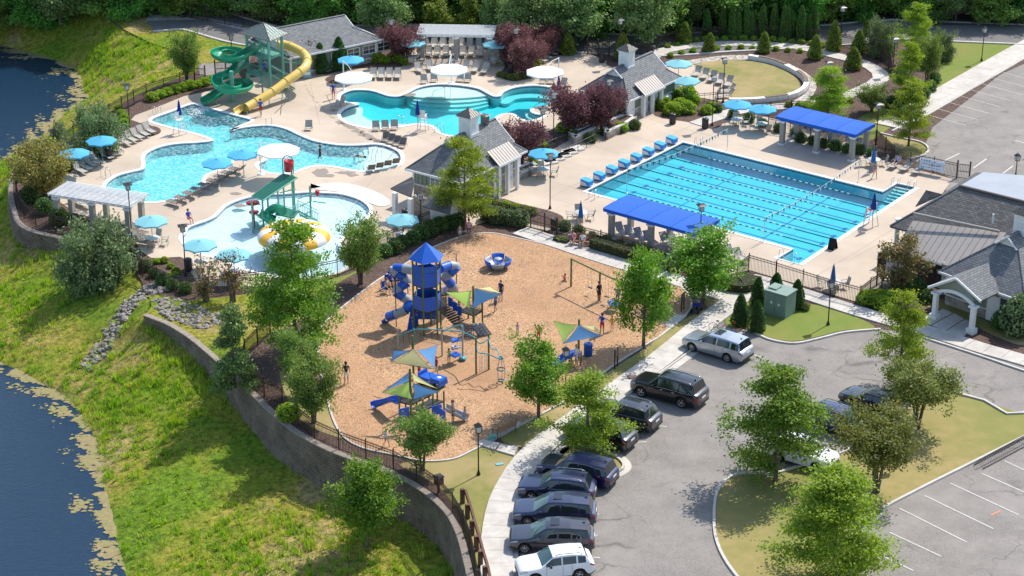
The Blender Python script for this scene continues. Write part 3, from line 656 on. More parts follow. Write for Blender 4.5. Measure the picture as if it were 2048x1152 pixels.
for nm, pts_, cl in(('kerb',ISLAND,True), ('kerb',[(1500,660),(1520,671),(1545,681),(1590,687),(1640,677),(1690,665),(1760,659)],False), ('kerb',[(1845,675),(1960,712),(2048,742),(2200,790)],False), ('kerb',[(1783,263),(1848,228),(1938,179),(2040,118)],False), ('kerb',[(1762,267),(1800,276),(1842,285),(1858,298),(1850,311),(1818,320)],False)):
 w_ = [P(*p)for p in pts_];w_ = w_ if(cl or len(pts_)<3)else spline(w_, False, 4)
 w_ = spline(w_, True, 3)if cl else w_
 ribbon('kerb', ccw(w_)if cl else w_, -0.02, 0.16, 0.0, 0.13, M['kerb'], cl)
gutter = spline([P(*p)for p in[(1026,1210),(1022,1152),(1021,1090),(1034,1022),(1055,977),(1086,938),(1112,908),(1150,872),(1230,812),(1340,735),(1400,690),(1432,664),(1490,664)]], False, 5)
ribbon('gutter', gutter, -0.02, 0.5, -0.02, 0.012, M['sidewalk']);ribbon('kerb', gutter, -0.16, -0.02, 0.0, 0.118, M['kerb'])
# planted bay at the foot of the feathery tree by the cars
bay = spline([P(*p)for p in[(1118,905),(1145,893),(1190,898),(1225,912),(1244,928),(1240,940),(1215,948),(1180,940),(1140,925)]], True, 4)
sheet('bay_lawn', bay, 0.012, M['lawn']);ribbon('kerb', ccw(bay), -0.02, 0.15, 0.0, 0.13, M['kerb'], True);ribbon('gutter', ccw(bay), 0.16, 0.6, -0.01, 0.014, M['sidewalk'], True)
def stripe(parent, a, b, wd=0.1, z=0.022, m='line', name='parking_line'):
 A_, B_ = P(*a), P(*b);d = (B_-A_).normalized();nn = Vector((-d.y,d.x,0))*wd/2
 mb = MB();mb.add([(q.x,q.y,z)for q in(A_-nn,B_-nn,B_+nn,A_+nn)], [(0,1,2,3)]);mb.obj(name, M[m], parent)
pm = structure('parking_markings')
for a, b in[((1901,967),(2037,1030)), ((1850,992),(1987,1058)), ((1799,1017),(1934,1085)), ((1963,947),(2060,990)), ((2009,922),(2070,950)), ((1779,1065),(1882,1113)), ((1735,1098),(1827,1142)), ((1700,1135),(1760,1165)), ((1497,707),(1524,715)), ((1468,697),(1476,700)), ((1186,1115),(1200,1116)), ((1186,1071),(1195,1071)), ((1187,1029),(1198,1029)), ((1276,885),(1293,884)), ((1320,852),(1333,854)), ((1640,810),(1700,827)), ((1615,835),(1660,850)), ((1600,900),(1640,915))]:stripe(pm, a, b)
for x, y in[(1999,143), (1981,155), (1961,167), (1938,179), (1916,191), (1894,204), (1872,217), (1848,228)]:stripe(pm, (x,y), (x+84,y+23), .07)
for a, b in[((1886,323),(1919,307)), ((1946,337),(1973,318)), ((2006,347),(2026,332)), ((2029,281),(2060,289))]:stripe(pm, a, b, 0.13)
M['orange'] = mat('orange_paint', (0.8,0.22,0.08));stripe(pm, (1982,1031), (2001,1022), 0.1, m='orange', name='orange_mark')
for x, y, r in((1265,757,.42),):
 mb = MB();c_ = P(x, y);mb.lathe([(0,.128),(r,.128),(r,.1)], 16, M=Matrix.Translation((c_.x,c_.y,0)));mb.obj('manhole_cover', mat('rusty_cast_iron',(0.2,0.12,0.09),bump=.6), kind='structure')
 # gravel strips
for nm, px_ in(('gravel_strip',[(1302,140),(1345,127),(1400,117),(1450,111),(1497,111),(1494,119),(1440,121),(1385,129),(1335,146)]), ('gravel_strip',[(1500,110),(1550,118),(1600,138),(1632,165),(1625,192),(1600,206),(1585,204),(1612,186),(1618,165),(1590,146),(1545,126)])):
 sheet(nm, spline([P(*p)for p in px_],True,3), 0.016, M['gravel'])
sheet('gravel_strip', [P(*p)for p in[(303,25),(400,33),(500,54),(640,62),(640,68),(500,64),(400,40),(290,42)]], 0.045, M['gravel'])
# ------ iron picket fences
def fence(label, px, h=1.45, closed=False, post=2.3, picket=0.13, group=None, z=0.0, pts=None, name='picket_fence'):
 root = thing(name, label, 'fence', group=group)
 line0 = [P(*p)for p in px]if pts is None else pts
 segs = resample(spline(line0,False,4)if len(line0)>2 else line0, post)
 pm_ = BLK.get('fpost%.2f'%h)
 if pm_ is None:
  mb = MB();mb.box((0,0,(h+.08)/2-.05), (0.075,0.075,h+.18));mb.box((0,0,h+.13), (0.095,0.095,0.05));pm_ = BLK['fpost%.2f'%h] = mb.mesh('post', M['iron'])
 for p in segs:link('post', pm_, root, loc=(p.x,p.y,z))
 for zz in(0.12, h-0.22, h-0.04):
  mb = MB()
  for a, b in zip(segs, segs[1:]):
   d = b-a;m_ = (a+b)/2;mb.box((m_.x,m_.y,z+zz), (d.length-.07,0.035,0.045), math.atan2(d.y,d.x))
  mb.obj('rail', M['iron'], root)
 mb = MB()
 for p in resample(segs, picket):mb.box((p.x,p.y,z+h/2+.05), (0.022,0.022,h), 0.6)
 link('pickets', mb.mesh('pickets',M['iron'],uv=False), root, kind='stuff')
 return root
FN = 'black iron picket fences'
fence('black picket fence curving along the grass bank at the upper left of the pools', [(390,163),(370,170),(347,181),(295,196),(232,231),(185,260),(115,303),(62,335),(38,358),(33,388),(45,428),(64,449),(100,460),(150,475)], group=FN)
fence('black picket fence between the grey-green bushes and the two faded blue umbrellas', [(150,475),(200,488),(250,508),(268,538),(290,556),(320,572),(370,592),(420,588),(470,583),(512,577)], group=FN)
fence('black picket fence along the hedge between splash pool and playground', [(512,577),(560,574),(620,564),(690,547),(770,500),(869,449),(925,441)], group=FN)
fence('short black picket fence behind the shrubs left of the playground gate', [(985,432),(1020,443),(1052,454)], group=FN)
fence('black picket fence behind the long clipped hedge', [(1112,473),(1189,492),(1225,503),(1265,514),(1302,525),(1342,537),(1369,545),(1410,556),(1462,566),(1497,543)], group=FN)
fence('black picket fence between lap pool deck and green utility box', [(1497,543),(1532,553),(1590,571),(1648,590),(1719,609)], group=FN, pts=None)
fence('black picket fence corner beside the scoreboard board', [(1719,609),(1740,592),(1763,577)], group=FN)
fence('black picket fence under the clubhouse eave', [(1815,560),(1840,566),(1866,574)], group=FN)
fence('black picket fence around the little grass corner of the upper car park', [(1752,290),(1772,308),(1787,323),(1803,333),(1838,341),(1873,348),(1913,357)], group=FN)
fence('black picket fence behind the far blue shade canopy', [(1536,262),(1590,272),(1640,285),(1700,296),(1750,292)], group=FN)
fence('low black picket fence below the oval lawn wall', [(1508,236),(1530,229),(1585,224),(1625,222)], 1.1, group=FN)
fence('black railing round the small sun terrace', [(1352,203),(1380,205),(1405,207),(1438,202),(1440,190)], 1.0, group=FN, picket=0.6)
fence('black picket fence arcing behind the oval path', [(1235,122),(1275,112),(1305,100),(1340,90),(1390,82),(1450,78),(1512,77),(1570,79),(1640,86),(1700,99),(1740,113),(1770,128),(1782,150)], group=FN)
fence('black picket fence beyond the back driveway', [(303,30),(365,34),(430,46),(500,57),(560,58),(660,56)], 1.6, group=FN, picket=0.2)
fence('black picket fence along the road at the upper right', [(1862,52),(1950,50),(2048,54),(2120,58)], 1.6, group=FN, picket=0.2)
fence('black picket fence beside the pine left of the playground', [(541,668),(510,698),(482,731),(500,764),(536,799),(566,815)], group=FN)
fence('long black picket fence on top of the curving retaining wall', [(596,852),(611,866),(643,886),(680,901),(721,916),(762,931),(800,946),(836,968),(868,988),(894,1014),(914,1041),(930,1072),(941,1106),(949,1140),(954,1180),(958,1230)], group=FN)
def gate(label, posts_px, h=1.5):
 root = thing('iron_gate', label, 'gate', group='iron gates in the fences');pts = [P(*p)for p in posts_px]
 for p in pts:
  mb = MB();mb.box((p.x,p.y,h/2+.1), (0.12,0.12,h+.2));mb.box((p.x,p.y,h+.22), (0.16,0.16,0.05));mb.obj('post', M['iron'], root)
 for a, b in zip(pts, pts[1:]):
  d = b-a;ang = math.atan2(d.y, d.x);n_p = int(d.length/0.13);mb = MB();mid = (a+b)/2;L_ = d.length-.18
  for zz in(0.12, 0.75, h-.1):mb.box((mid.x,mid.y,zz), (L_,0.05,0.06), ang)
  for k in range(1, n_p):q_ = a.lerp(b, k/n_p);mb.box((q_.x,q_.y,h/2), (0.025,0.025,h-.15), ang)
  mb.obj('gate_leaf', M['iron'], root)
 return root
gate('dark double gate opening from the playground path to the lap pool', [(1061,457),(1089,464),(1114,473)])
gate('dark double gate at the grey path by the water slide', [(390,163),(411,164)])
gate('open gate leaf nearest the spiral slide at the grey path', [(431,152),(452,150),(470,147)])
gate('dark double gate at the top of the deck beside the cone shrub', [(1175,109),(1196,110),(1218,112)])
gate('dark gate in the fence by the banner', [(1913,357),(1938,360)])
# timber guard rail at the foot of the playground
M['rail_wood'] = mat('dark_stained_timber', (0.14,0.06,0.035), (0.09,0.04,0.025), 4, 0.8, bump=.4)
root = thing('guard_rail', 'dark timber guard rail beside the sidewalk at the bottom', 'rail')
gp = [P(*p)for p in[(925,1006),(935,1037),(944,1070),(953,1101),(961,1131),(970,1162),(977,1195)]]
for p in gp:mb = MB();mb.box((p.x,p.y,0.5), (0.26,0.22,1.06), 0.3);mb.obj('post', M['rail_wood'], root)
gr_ = [p+Vector((0.2,0,0))for p in gp]
for a, b in zip(gr_, gr_[1:]):
 d = b-a;m_ = (a+b)/2;mb = MB();mb.box((m_.x,m_.y,0.86), (d.length,0.14,0.3), math.atan2(d.y,d.x));mb.obj('rail', M['rail_wood'], root)
 # oval seat wall with timber tops
root = thing('seat_wall', 'curved pale concrete seat wall around the oval lawn', 'wall')
sw = spline([P(*p)for p in[(1497,118),(1545,127),(1585,144),(1610,163),(1609,181),(1582,196),(1535,203),(1490,206),(1458,206)]], False, 6)
swl = resample(sw, 1.2)
for a, b in zip(swl, swl[1:]):
 d = b-a;m_ = (a+b)/2;mb = MB();mb.box((m_.x,m_.y,0.24), (d.length-.015,0.5,0.48), math.atan2(d.y,d.x));mb.obj('wall_block', M['coping'], root)
n_ = len(swl)
M['bench_wood'] = mat('weathered_brown_timber', (0.2,0.13,0.09), (0.15,0.1,0.07), 5, .8)
for k in(1, 2, 3, 6, 7, 8, 13, 14, 20, 21, 27, 28, 29):
 if k+1<n_:
  a, b = swl[k], swl[k+1];d = b-a;m_ = (a+b)/2;mb = MB();mb.box((m_.x,m_.y,0.52), (d.length+.01,0.42,0.06), math.atan2(d.y,d.x));mb.obj('bench_top', M['bench_wood'], root)
  # riprap stones
M['rock'] = mat('grey_quarry_stone', (0.27,0.24,0.21), (0.16,0.145,0.13), 2.5, 0.95, bump=.8, bscale=8, c3=(0.38,0.33,0.28))
def rock_mesh(k):
 bm = bmesh.new();bmesh.ops.create_icosphere(bm, subdivisions=1, radius=0.5);r_ = random.Random(k)
 for v_ in bm.verts:v_.co = Vector((v_.co.x*1.15,v_.co.y*0.85,v_.co.z*0.62))*r_.uniform(.72, 1.2)
 me = bpy.data.meshes.new('stone');bm.to_mesh(me);bm.free();me.materials.append(M['rock']);return me
ROCKS = [rock_mesh(k)for k in range(6)]
def ground_z(x, y):
 if inside(x, y, plateau):return 0.0
 return float(slope_z(x,y))
def riprap(label, poly_px, zguess, count, big=0.46, single=150):
 root = thing('riprap', label, 'stones');poly = [P(x,y,zguess)for x, y in poly_px]
 xs = [p.x for p in poly];ys = [p.y for p in poly];k = 0;mb = MB();vs0 = [([v.co.copy()for v in me.vertices],[tuple(p.vertices)for p in me.polygons])for me in ROCKS]
 while k<count:
  x, y = random.uniform(min(xs), max(xs)), random.uniform(min(ys), max(ys))
  if not inside(x, y, poly):continue
  z = ground_z(x, y);s_ = big*random.uniform(.45, 1.25);a = random.uniform(0, 6.28)
  if k<single:
   o = link('stone', ROCKS[k%6], root);o.location = (x, y, z+s_*.12);o.rotation_euler = (random.uniform(-.4,.4), random.uniform(-.4,.4), a);o.scale = (s_,)*3
  else:
   V0, F0 = vs0[k%6];s_*=.6;R = Matrix.Translation((x,y,z+s_*.1))@Matrix.Rotation(a, 4, 'Z')@Matrix.Scale(s_, 4);mb.add(V0, F0, M=R)
  k+=1
 if mb.v:link('small_stones', mb.mesh('small_stones',M['rock']), root, kind='stuff')
riprap('spill of pale grey riprap running down the grass to the pond', [(158,690),(200,655),(240,625),(290,603),(330,598),(345,612),(300,625),(262,640),(225,672),(175,703)], -1.4, 420, single=170)
riprap('patch of grey riprap behind the start of the retaining wall', [(300,605),(345,598),(385,612),(420,630),(480,640),(440,655),(400,665),(370,655),(330,640)], -0.2, 300, single=110)
riprap('line of white drainage stones at the foot of the reddish tree', [(1752,574),(1778,560),(1796,570),(1775,590)], 0.0, 90, 0.3, single=20)
# floating algae along the pond edges
def algae(label, shore, n, wmax, seed):
 rg = np.random.default_rng(seed);pts = resample(shore, 0.5);V = [];Fc = []
 nrm = []
 for i in range(len(pts)):
  a, b = pts[max(i-1,0)], pts[min(i+1,len(pts)-1)];t = (b-a).normalized();nrm.append(Vector((-t.y,t.x,0)))
 for k in range(n):
  i = rg.integers(len(pts));s_ = i/len(pts);lim = wmax*(0.45+0.4*math.sin(s_*17+seed)**2+.2*math.sin(s_*41))
  d = min(abs(rg.normal(0,.55)), 1.7)*lim;side = ASIDE
  if math.sin(pts[i].x*1.1+d*2.3+2*math.sin(pts[i].y*.9))+math.sin(pts[i].y*1.7-d*3.1)<-.25+.75*d/lim:continue
  c_ = pts[i]+nrm[i]*side*(d-.4)+Vector((rg.uniform(-.4,.4),rg.uniform(-.4,.4),0));r = rg.uniform(.05, .24)*(1.3-.55*d/lim);m_ = 7;o = len(V);a0 = rg.uniform(0, 6.28)
  z = POND_Z+0.012+rg.uniform(0, .02);V.append((c_.x,c_.y,z+.01))
  for j in range(m_):
   rr = r*rg.uniform(.55, 1.2);q_ = a0+2*PI*j/m_;V.append((c_.x+rr*math.cos(q_)*1.3,c_.y+rr*math.sin(q_),z))
  for j in range(m_):Fc.append((o,o+1+j,o+1+(j+1)%m_))
 return link('pond_algae', np_mesh('pond_algae',V,Fc,M['algae'],k=3), label=label, kind='stuff', cat='algae')
ASIDE = -1
algae('yellow algae mats floating along the shore of the lower pond', sh1_w, 6500, 2.7, 3)
algae('yellow algae mats floating along the shore of the upper pond', sh2_w, 6500, 3.6, 5)
# ------ vegetation
M['bark'] = mat('grey_brown_bark', (0.16,0.12,0.09), (0.1,0.075,0.055), 6, 0.95, bump=.6)
M['l_oak'] = leafmat('light_oak_leaves', (0.147,0.228,0.027), (0.250,0.346,0.041), (0.353,0.412,0.059), .4)
M['l_oakd'] = leafmat('green_oak_leaves', (0.088,0.176,0.022), (0.160,0.272,0.032), (0.240,0.336,0.048), .35)
M['l_maple'] = leafmat('maple_leaves', (0.070,0.170,0.020), (0.150,0.270,0.027), (0.280,0.340,0.040), .3)
M['l_myrtle'] = leafmat('myrtle_leaves', (0.096,0.176,0.040), (0.176,0.272,0.056), (0.272,0.336,0.088), .3)
M['l_bronze'] = leafmat('bronze_green_leaves', (0.10,0.14,0.03), (0.18,0.20,0.045), (0.27,0.23,0.07), .3)
M['l_purple'] = leafmat('purple_plum_leaves', (0.10,0.045,0.05), (0.20,0.09,0.09), (0.30,0.16,0.14), .3)
M['l_red'] = leafmat('reddish_tip_leaves', (0.080,0.096,0.024), (0.160,0.120,0.048), (0.272,0.120,0.072), .25)
M['l_olive'] = leafmat('grey_green_leaves', (0.10,0.16,0.06), (0.16,0.22,0.09), (0.25,0.30,0.14), .25)
M['l_pine'] = leafmat('pine_needles', (0.120,0.200,0.060), (0.200,0.290,0.090), (0.300,0.380,0.130), .2)
M['l_gold'] = leafmat('golden_green_leaves', (0.136,0.128,0.034), (0.255,0.204,0.060), (0.170,0.238,0.051), .25)
M['l_holly'] = leafmat('dark_holly_leaves', (0.022,0.075,0.015), (0.045,0.128,0.019), (0.075,0.165,0.030), .15, 2.5)
M['l_hollyy'] = leafmat('yellow_tipped_leaves', (0.080,0.160,0.019), (0.192,0.272,0.032), (0.320,0.320,0.048), .2, 1.6)
M['l_arbor'] = leafmat('arborvitae_leaves', (0.058,0.144,0.031), (0.106,0.211,0.038), (0.154,0.269,0.058), .15)
M['l_forest'] = leafmat('forest_leaves', (0.077,0.193,0.047), (0.173,0.347,0.069), (0.347,0.539,0.108), .42, .5)
M['l_forest2'] = leafmat('pale_forest_leaves', (0.138,0.235,0.055), (0.248,0.358,0.083), (0.385,0.496,0.124), .42, .5)
M['l_lime'] = leafmat('lime_ground_cover', (0.160,0.272,0.024), (0.272,0.384,0.040), (0.384,0.448,0.064), .35, 2)
M['l_hedge'] = leafmat('olive_hedge_leaves', (0.112,0.120,0.029), (0.192,0.192,0.040), (0.256,0.224,0.056), .15, 2)
M['l_shrub'] = leafmat('green_shrub_leaves', (0.048,0.112,0.026), (0.096,0.176,0.035), (0.160,0.240,0.056), .2, 2)
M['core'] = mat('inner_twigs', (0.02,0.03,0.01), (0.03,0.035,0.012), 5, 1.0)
def leaves(centres, size, rg, droop=0.0, flat=0.0, jitter=None):
 """one four-sided leaf (a folded diamond) at every centre"""
 n = len(centres);C_ = np.asarray(centres, float)
 if jitter is not None:C_ = C_+rg.normal(0, 1, C_.shape)*jitter
 nr = rg.normal(0, 1, (n,3));nr[:, 2] = np.abs(nr[:,2])+flat;nr/=np.linalg.norm(nr, axis=1, keepdims=True)
 t = rg.normal(0, 1, (n,3));t[:, 2]-=droop;t-=nr*(t*nr).sum(1, keepdims=True);t/=np.linalg.norm(t, axis=1, keepdims=True)
 b = np.cross(nr, t);s_ = size*rg.uniform(.6, 1.3, (n,1))
 V = np.stack([C_-t*s_*.5,C_+b*s_*.33+t*s_*.05,C_+t*s_*.55+nr*s_*.08,C_-b*s_*.33+t*s_*.05], 1).reshape(-1, 3)
 return V, np.arange(n*4).reshape(-1, 4)
def join_np(parts):
 V = [];F_ = [];o = 0
 for v, f in parts:V.append(v);F_.append(f+o);o+=len(v)
 return np.concatenate(V), np.concatenate(F_)
def profile(kind, t):
 """crown radius (0..1) at height fraction t of the crown"""
 if kind=='oak':return(np.clip(1-t,0,1)**.62)*(1-np.exp(-(t+.06)*14))*1.06
 if kind=='oval':return np.sqrt(np.clip(1-(2*t-.85)**2/1.35,0,1))
 if kind=='vase':return np.clip((.42+1.05*t)*np.sqrt(np.clip(1-t**5,0,1)), 0, 1)
 if kind=='pine':return np.clip(1-t, 0, 1)**.7*.95+.04
 if kind=='round':return np.sqrt(np.clip(1-(2*t-1)**2,0,1))
 return 1-t
def crown_np(kind, R, H, z0, n_clump, per, size, seed, spread, flat=0.3, layered=False, asym=0.16, droop=0., hollow=.35):
 """leaf clumps along limbs that grow outwards from the stem: uneven outline and gaps between the limbs"""
 rg = np.random.default_rng(seed);cl = [];limbs = []
 nl = max(8, n_clump//7)
 for k in range(nl):
  t = rg.uniform(0.0, .97)**(1.15 if kind in('oak','pine')else.85);a = k*2.399+rg.uniform(-.4, .4)
  r = R*float(profile(kind,np.array(t)))*rg.uniform(1-asym*2.2, 1+asym)
  zt = z0+H*t;rise = (0.10 if layered else.35)*r
  p0 = np.array([0,0,max(z0*.6,zt-rise*1.6)]);p1 = np.array([r*math.cos(a),r*math.sin(a),zt+rise*.15-droop*r]);limbs.append((p0,p1))
  m = max(3, int(n_clump/nl))
  for j in range(m):
   u = 1-(1-hollow)*(j+rg.uniform(0,.9))/m*.9
   c_ = p0+(p1-p0)*u+rg.normal(0, 1, 3)*np.array([spread,spread,spread*(.45 if layered else.8)])*.55*(.5+u)
   cl.append(c_)
 cl = np.array(cl);n = len(cl);reps = np.repeat(cl, per, 0)
 off = rg.normal(0, 1, reps.shape)*np.array([spread*.62,spread*.62,spread*(.22 if layered else.5)])
 return leaves(reps+off, size, rg, droop=.4, flat=flat), limbs
def tree_meshes(kind, leafm, R, H, z0, seed, n_clump=150, per=48, size=.22, spread=.42, stems=1, trunk_r=.13, **kw):
 (V, F_), limbs = crown_np(kind, R, H, z0, n_clump, per, size, seed, spread, **kw)
 crown = np_mesh('crown', V, F_, M[leafm]);mb = MB();r_ = random.Random(seed)
 for s_ in range(stems):
  a = s_*6.28/stems+.4;lean = 0 if stems==1 else R*.38
  b0 = Vector((math.cos(a),math.sin(a),0))*(0 if stems==1 else.12);b1 = Vector((math.cos(a)*lean,math.sin(a)*lean,z0+H*(.82 if stems==1 else.55)))
  mid = b0.lerp(b1, .45)-Vector((math.cos(a),math.sin(a),0))*lean*.2
  tr_ = trunk_r if stems==1 else trunk_r*.6
  mb.tube([b0-Vector((0,0,.1)),b0+Vector((0,0,.25)),mid,b1], [tr_*1.35,tr_,tr_*.75,tr_*.2], 7)
 trunk = mb.mesh('trunk', M['bark']);mb = MB()
 for p0, p1 in limbs[::2]:
  p0, p1 = Vector(p0), Vector(p1);md = p0.lerp(p1, .5)+Vector((0,0,-.05*(p1-p0).length));mb.tube([p0,md,p1], [trunk_r*.32,trunk_r*.22,trunk_r*.06], 4, caps=False)
 return crown, trunk, mb.mesh('limbs', M['bark'])
TREES = {}
def tree_kind(key, n=2):
 if key not in TREES:
  k = dict(oak=dict(kind='oak',leafm='l_oak',R=2.6,H=5.6,z0=1.3,n_clump=230,per=70,size=.155,spread=.46,layered=True,asym=.2), oakd=dict(kind='oak',leafm='l_oakd',R=2.9,H=6.6,z0=1.0,n_clump=270,per=78,size=.16,spread=.5,layered=True,asym=.14), willow=dict(kind='oak',leafm='l_oak',R=2.6,H=6.0,z0=1.2,n_clump=330,per=80,size=.15,spread=.5,layered=True,asym=.1), maple=dict(kind='oval',leafm='l_maple',R=1.8,H=4.2,z0=1.4,n_clump=190,per=64,size=.18,spread=.42,asym=.22), myrtle=dict(kind='vase',leafm='l_myrtle',R=1.8,H=2.6,z0=1.2,n_clump=190,per=64,size=.15,spread=.34,stems=4,asym=.12), bronze=dict(kind='vase',leafm='l_bronze',R=2.2,H=2.0,z0=2.1,n_clump=190,per=64,size=.155,spread=.4,stems=5,asym=.12), redtip=dict(kind='vase',leafm='l_red',R=1.2,H=3.0,z0=.5,n_clump=90,per=38,size=.18,spread=.32,stems=4,asym=.3), sparse=dict(kind='vase',leafm='l_red',R=.9,H=2.2,z0=.6,n_clump=36,per=30,size=.15,spread=.26,stems=4,asym=.35), purple=dict(kind='vase',leafm='l_purple',R=2.1,H=2.4,z0=.9,n_clump=200,per=66,size=.16,spread=.42,stems=4,asym=.2), gold=dict(kind='vase',leafm='l_gold',R=2.4,H=2.3,z0=.9,n_clump=190,per=55,size=.2,spread=.42,stems=4,asym=.14), olive=dict(kind='round',leafm='l_olive',R=2.2,H=3.0,z0=-.3,n_clump=230,per=62,size=.17,spread=.42,stems=3,asym=.12), softpine=dict(kind='pine',leafm='l_pine',R=1.9,H=5.0,z0=.3,n_clump=220,per=55,size=.2,spread=.4,layered=True,asym=.2), bigpine=dict(kind='oval',leafm='l_pine',R=3.6,H=6.4,z0=2.6,n_clump=260,per=60,size=.34,spread=.75,asym=.25,trunk_r=.25), cedar=dict(kind='pine',leafm='l_hollyy',R=2.6,H=6.0,z0=.3,n_clump=220,per=60,size=.3,spread=.5,asym=.2), f1=dict(kind='oval',leafm='l_forest',R=4.2,H=12,z0=.2,n_clump=330,per=60,size=.48,spread=.95,asym=.2,trunk_r=.25), f2=dict(kind='oval',leafm='l_forest2',R=3.6,H=10,z0=.8,n_clump=300,per=60,size=.42,spread=.85,asym=.25,trunk_r=.22),)[key]
  TREES[key] = [tree_meshes(seed=11+7*i+len(TREES)*31,**k)for i in range(n)], k
 return TREES[key]
tree_n = [0]
def tree(key, base, top_v, width, label, group=None, name='tree', cat='tree', z=None, h=None):
 base3 = P(base[0], base[1], 0.0)if z is None else P(base[0], base[1], z)
 if z is None and not inside(base3.x, base3.y, plateau):
  for _ in range(6):base3 = P(base[0], base[1], ground_z(base3.x,base3.y))
 ms, k = tree_kind(key);i = tree_n[0];tree_n[0]+=1;crown, trunk, limbs = ms[i%len(ms)]
 Hh = h if h is not None else height_at(base3, top_v);sx = (width*mpp(base3)/2)/(k['R']*1.03);sz = Hh/((k['z0']+k['H'])*1.02)
 root = thing(name, label, cat, base3, random.uniform(0,6.28), group);root.scale = (sx, sx, sz)
 link('trunk', trunk, root);link('limbs', limbs, root, kind='stuff');link('crown', crown, root);return root
G_T = 'trees round the pools and car park'
tree('oakd', (592,708), 428, 196, 'largest feathery green tree, hiding part of the yellow and white dome', G_T)
tree('oak', (930,458), 266, 138, 'tall bright green tree in front of the stone-based pool house', G_T)
tree('oak', (1174,910), 738, 184, 'spreading light green tree over the black car by the sidewalk', G_T)
tree('oakd', (1551,962), 735, 226, 'broad open-branched green tree beside the white car on the island lawn', G_T)
tree('willow', (1664,1172), 930, 235, 'dense bright green tree at the bottom right of the island lawn', G_T)
tree('oak', (1797,775), 578, 136, 'light green tree behind the brownish tree near the clubhouse walk', G_T)
tree('willow', (1655,238), 128, 92, 'round bright green tree beside the curved seat wall', G_T)
tree('oak', (1828,128), 2, 86, 'tallest light green tree at the top right of the grounds', G_T)
tree('oak', (1812,212), 80, 86, 'leafy green tree above the upper car park sidewalk', G_T)
tree('oak', (1817,292), 160, 96, 'feathery tree in the little grass corner of the upper car park', G_T)
tree('myrtle', (1852,165), 72, 60, 'pale willowy tree right of the tallest light green tree', G_T)
tree('maple', (1077,834), 676, 106, 'rounded maple standing at the lower edge of the playground', G_T)
tree('maple', (1287,694), 510, 104, 'rounded maple between the swings and the silver minivan', G_T)
tree('maple', (1406,602), 458, 122, 'wide maple at the walkway fork by the long clipped hedge', G_T)
tree('maple', (735,1094), 926, 112, 'young maple standing alone on the slope below the long wall', G_T)
tree('redtip', (1800,588), 474, 86, 'red-tipped dark tree beside the metal-roofed clubhouse', G_T)
tree('myrtle', (721,568), 436, 98, 'multi-stemmed tree in front of the splash pool', G_T)
tree('myrtle', (845,940), 824, 108, 'multi-stemmed tree covering the lower play structure', G_T)
tree('myrtle', (628,845), 716, 104, 'vase-shaped tree at the left edge of the playground', G_T)
tree('myrtle', (600,792), 668, 92, 'soft green tree behind the vase-shaped tree at the playground edge', G_T)
tree('myrtle', (374,165), 64, 64, 'slim multi-stemmed tree beside the gate near the green slide', G_T)
tree('bronze', (1834,856), 738, 156, 'brownish green spreading tree over the black sedan', G_T)
tree('bronze', (1752,985), 836, 172, 'brownish green spreading tree over the blue car on the island lawn', G_T)
tree('olive', (1886,120), 58, 46, 'small grey-green tree at the edge of the bright upper lawn', G_T)
tree('myrtle', (1743,224), 168, 64, 'small leafy tree left of the upper sidewalk', G_T)
tree('olive', (1762,112), 36, 62, 'grey-green bushy tree under the tallest tree at the top right', G_T)
tree('gold', (88,392), 296, 118, 'golden brown bushy tree at the left end of the fence', G_T)
tree('sparse', (412,602), 508, 62, 'thin bronze sapling in front of the left faded blue umbrella', G_T)
tree('sparse', (466,604), 506, 58, 'thin bronze sapling in front of the right faded blue umbrella', G_T)
tree('sparse', (612,144), 72, 46, 'thin bronze sapling below the long roofed building', G_T)
tree('sparse', (503,100), 70, 26, 'small dark sapling behind the slide tower', G_T)
tree('olive', (195,305), 210, 100, 'round grey-green bush behind the row of loungers at the upper left', 'grey-green bushes along the left fence', 'bush', 'bush')
tree('olive', (120,335), 256, 84, 'grey-green bush beside the lamp post at the far left', 'grey-green bushes along the left fence', 'bush', 'bush')
tree('olive', (193,568), 444, 152, 'largest grey-green bush, below the white pergola', 'grey-green bushes along the left fence', 'bush', 'bush')
PG = 'purple-leaved trees on the upper deck'
for b_, t_, w_, l_ in[((806,120),52,84,'purple tree left of the upper white pergola'), ((1028,130),55,76,'purple tree right of the upper white pergola'), ((1090,112),50,58,'purple tree farthest right behind the upper pergola'), ((1052,152),84,72,'low purple tree in the round planting bed'), ((1148,266),178,104,'broad purple tree left of the grey-roofed bath house'), ((1203,262),176,86,'purple tree against the corner of the bath house'), ((1044,328),242,92,'purple tree beside the steps to the lap pool')]:
 tree('purple', b_, t_, w_, l_, PG)
tree('softpine', (470,772), 606, 90, 'soft blue-green pine on top of the long wall', G_T)
G_P = 'big pines behind the upper pergola'
for i, (b_, t_, w_)in enumerate([((770,80),-45,92),((1058,96),-45,104),((1150,92),-40,108),((1292,96),-60,124),((1000,80),-30,70)]):
 tree('bigpine', b_, t_, w_, ['large pine left of the upper pergola','large pine right of the upper pergola','large pine behind the top double gate','large pine above the cone shrub and bath house roof','smaller pine just behind the upper pergola roof'][i], G_P)
tree('cedar', (882,70), -10, 74, 'yellow-green conifer left of centre behind the upper pergola', G_P)
tree('cedar', (940,72), -6, 66, 'yellow-green conifer right of centre behind the upper pergola', G_P)
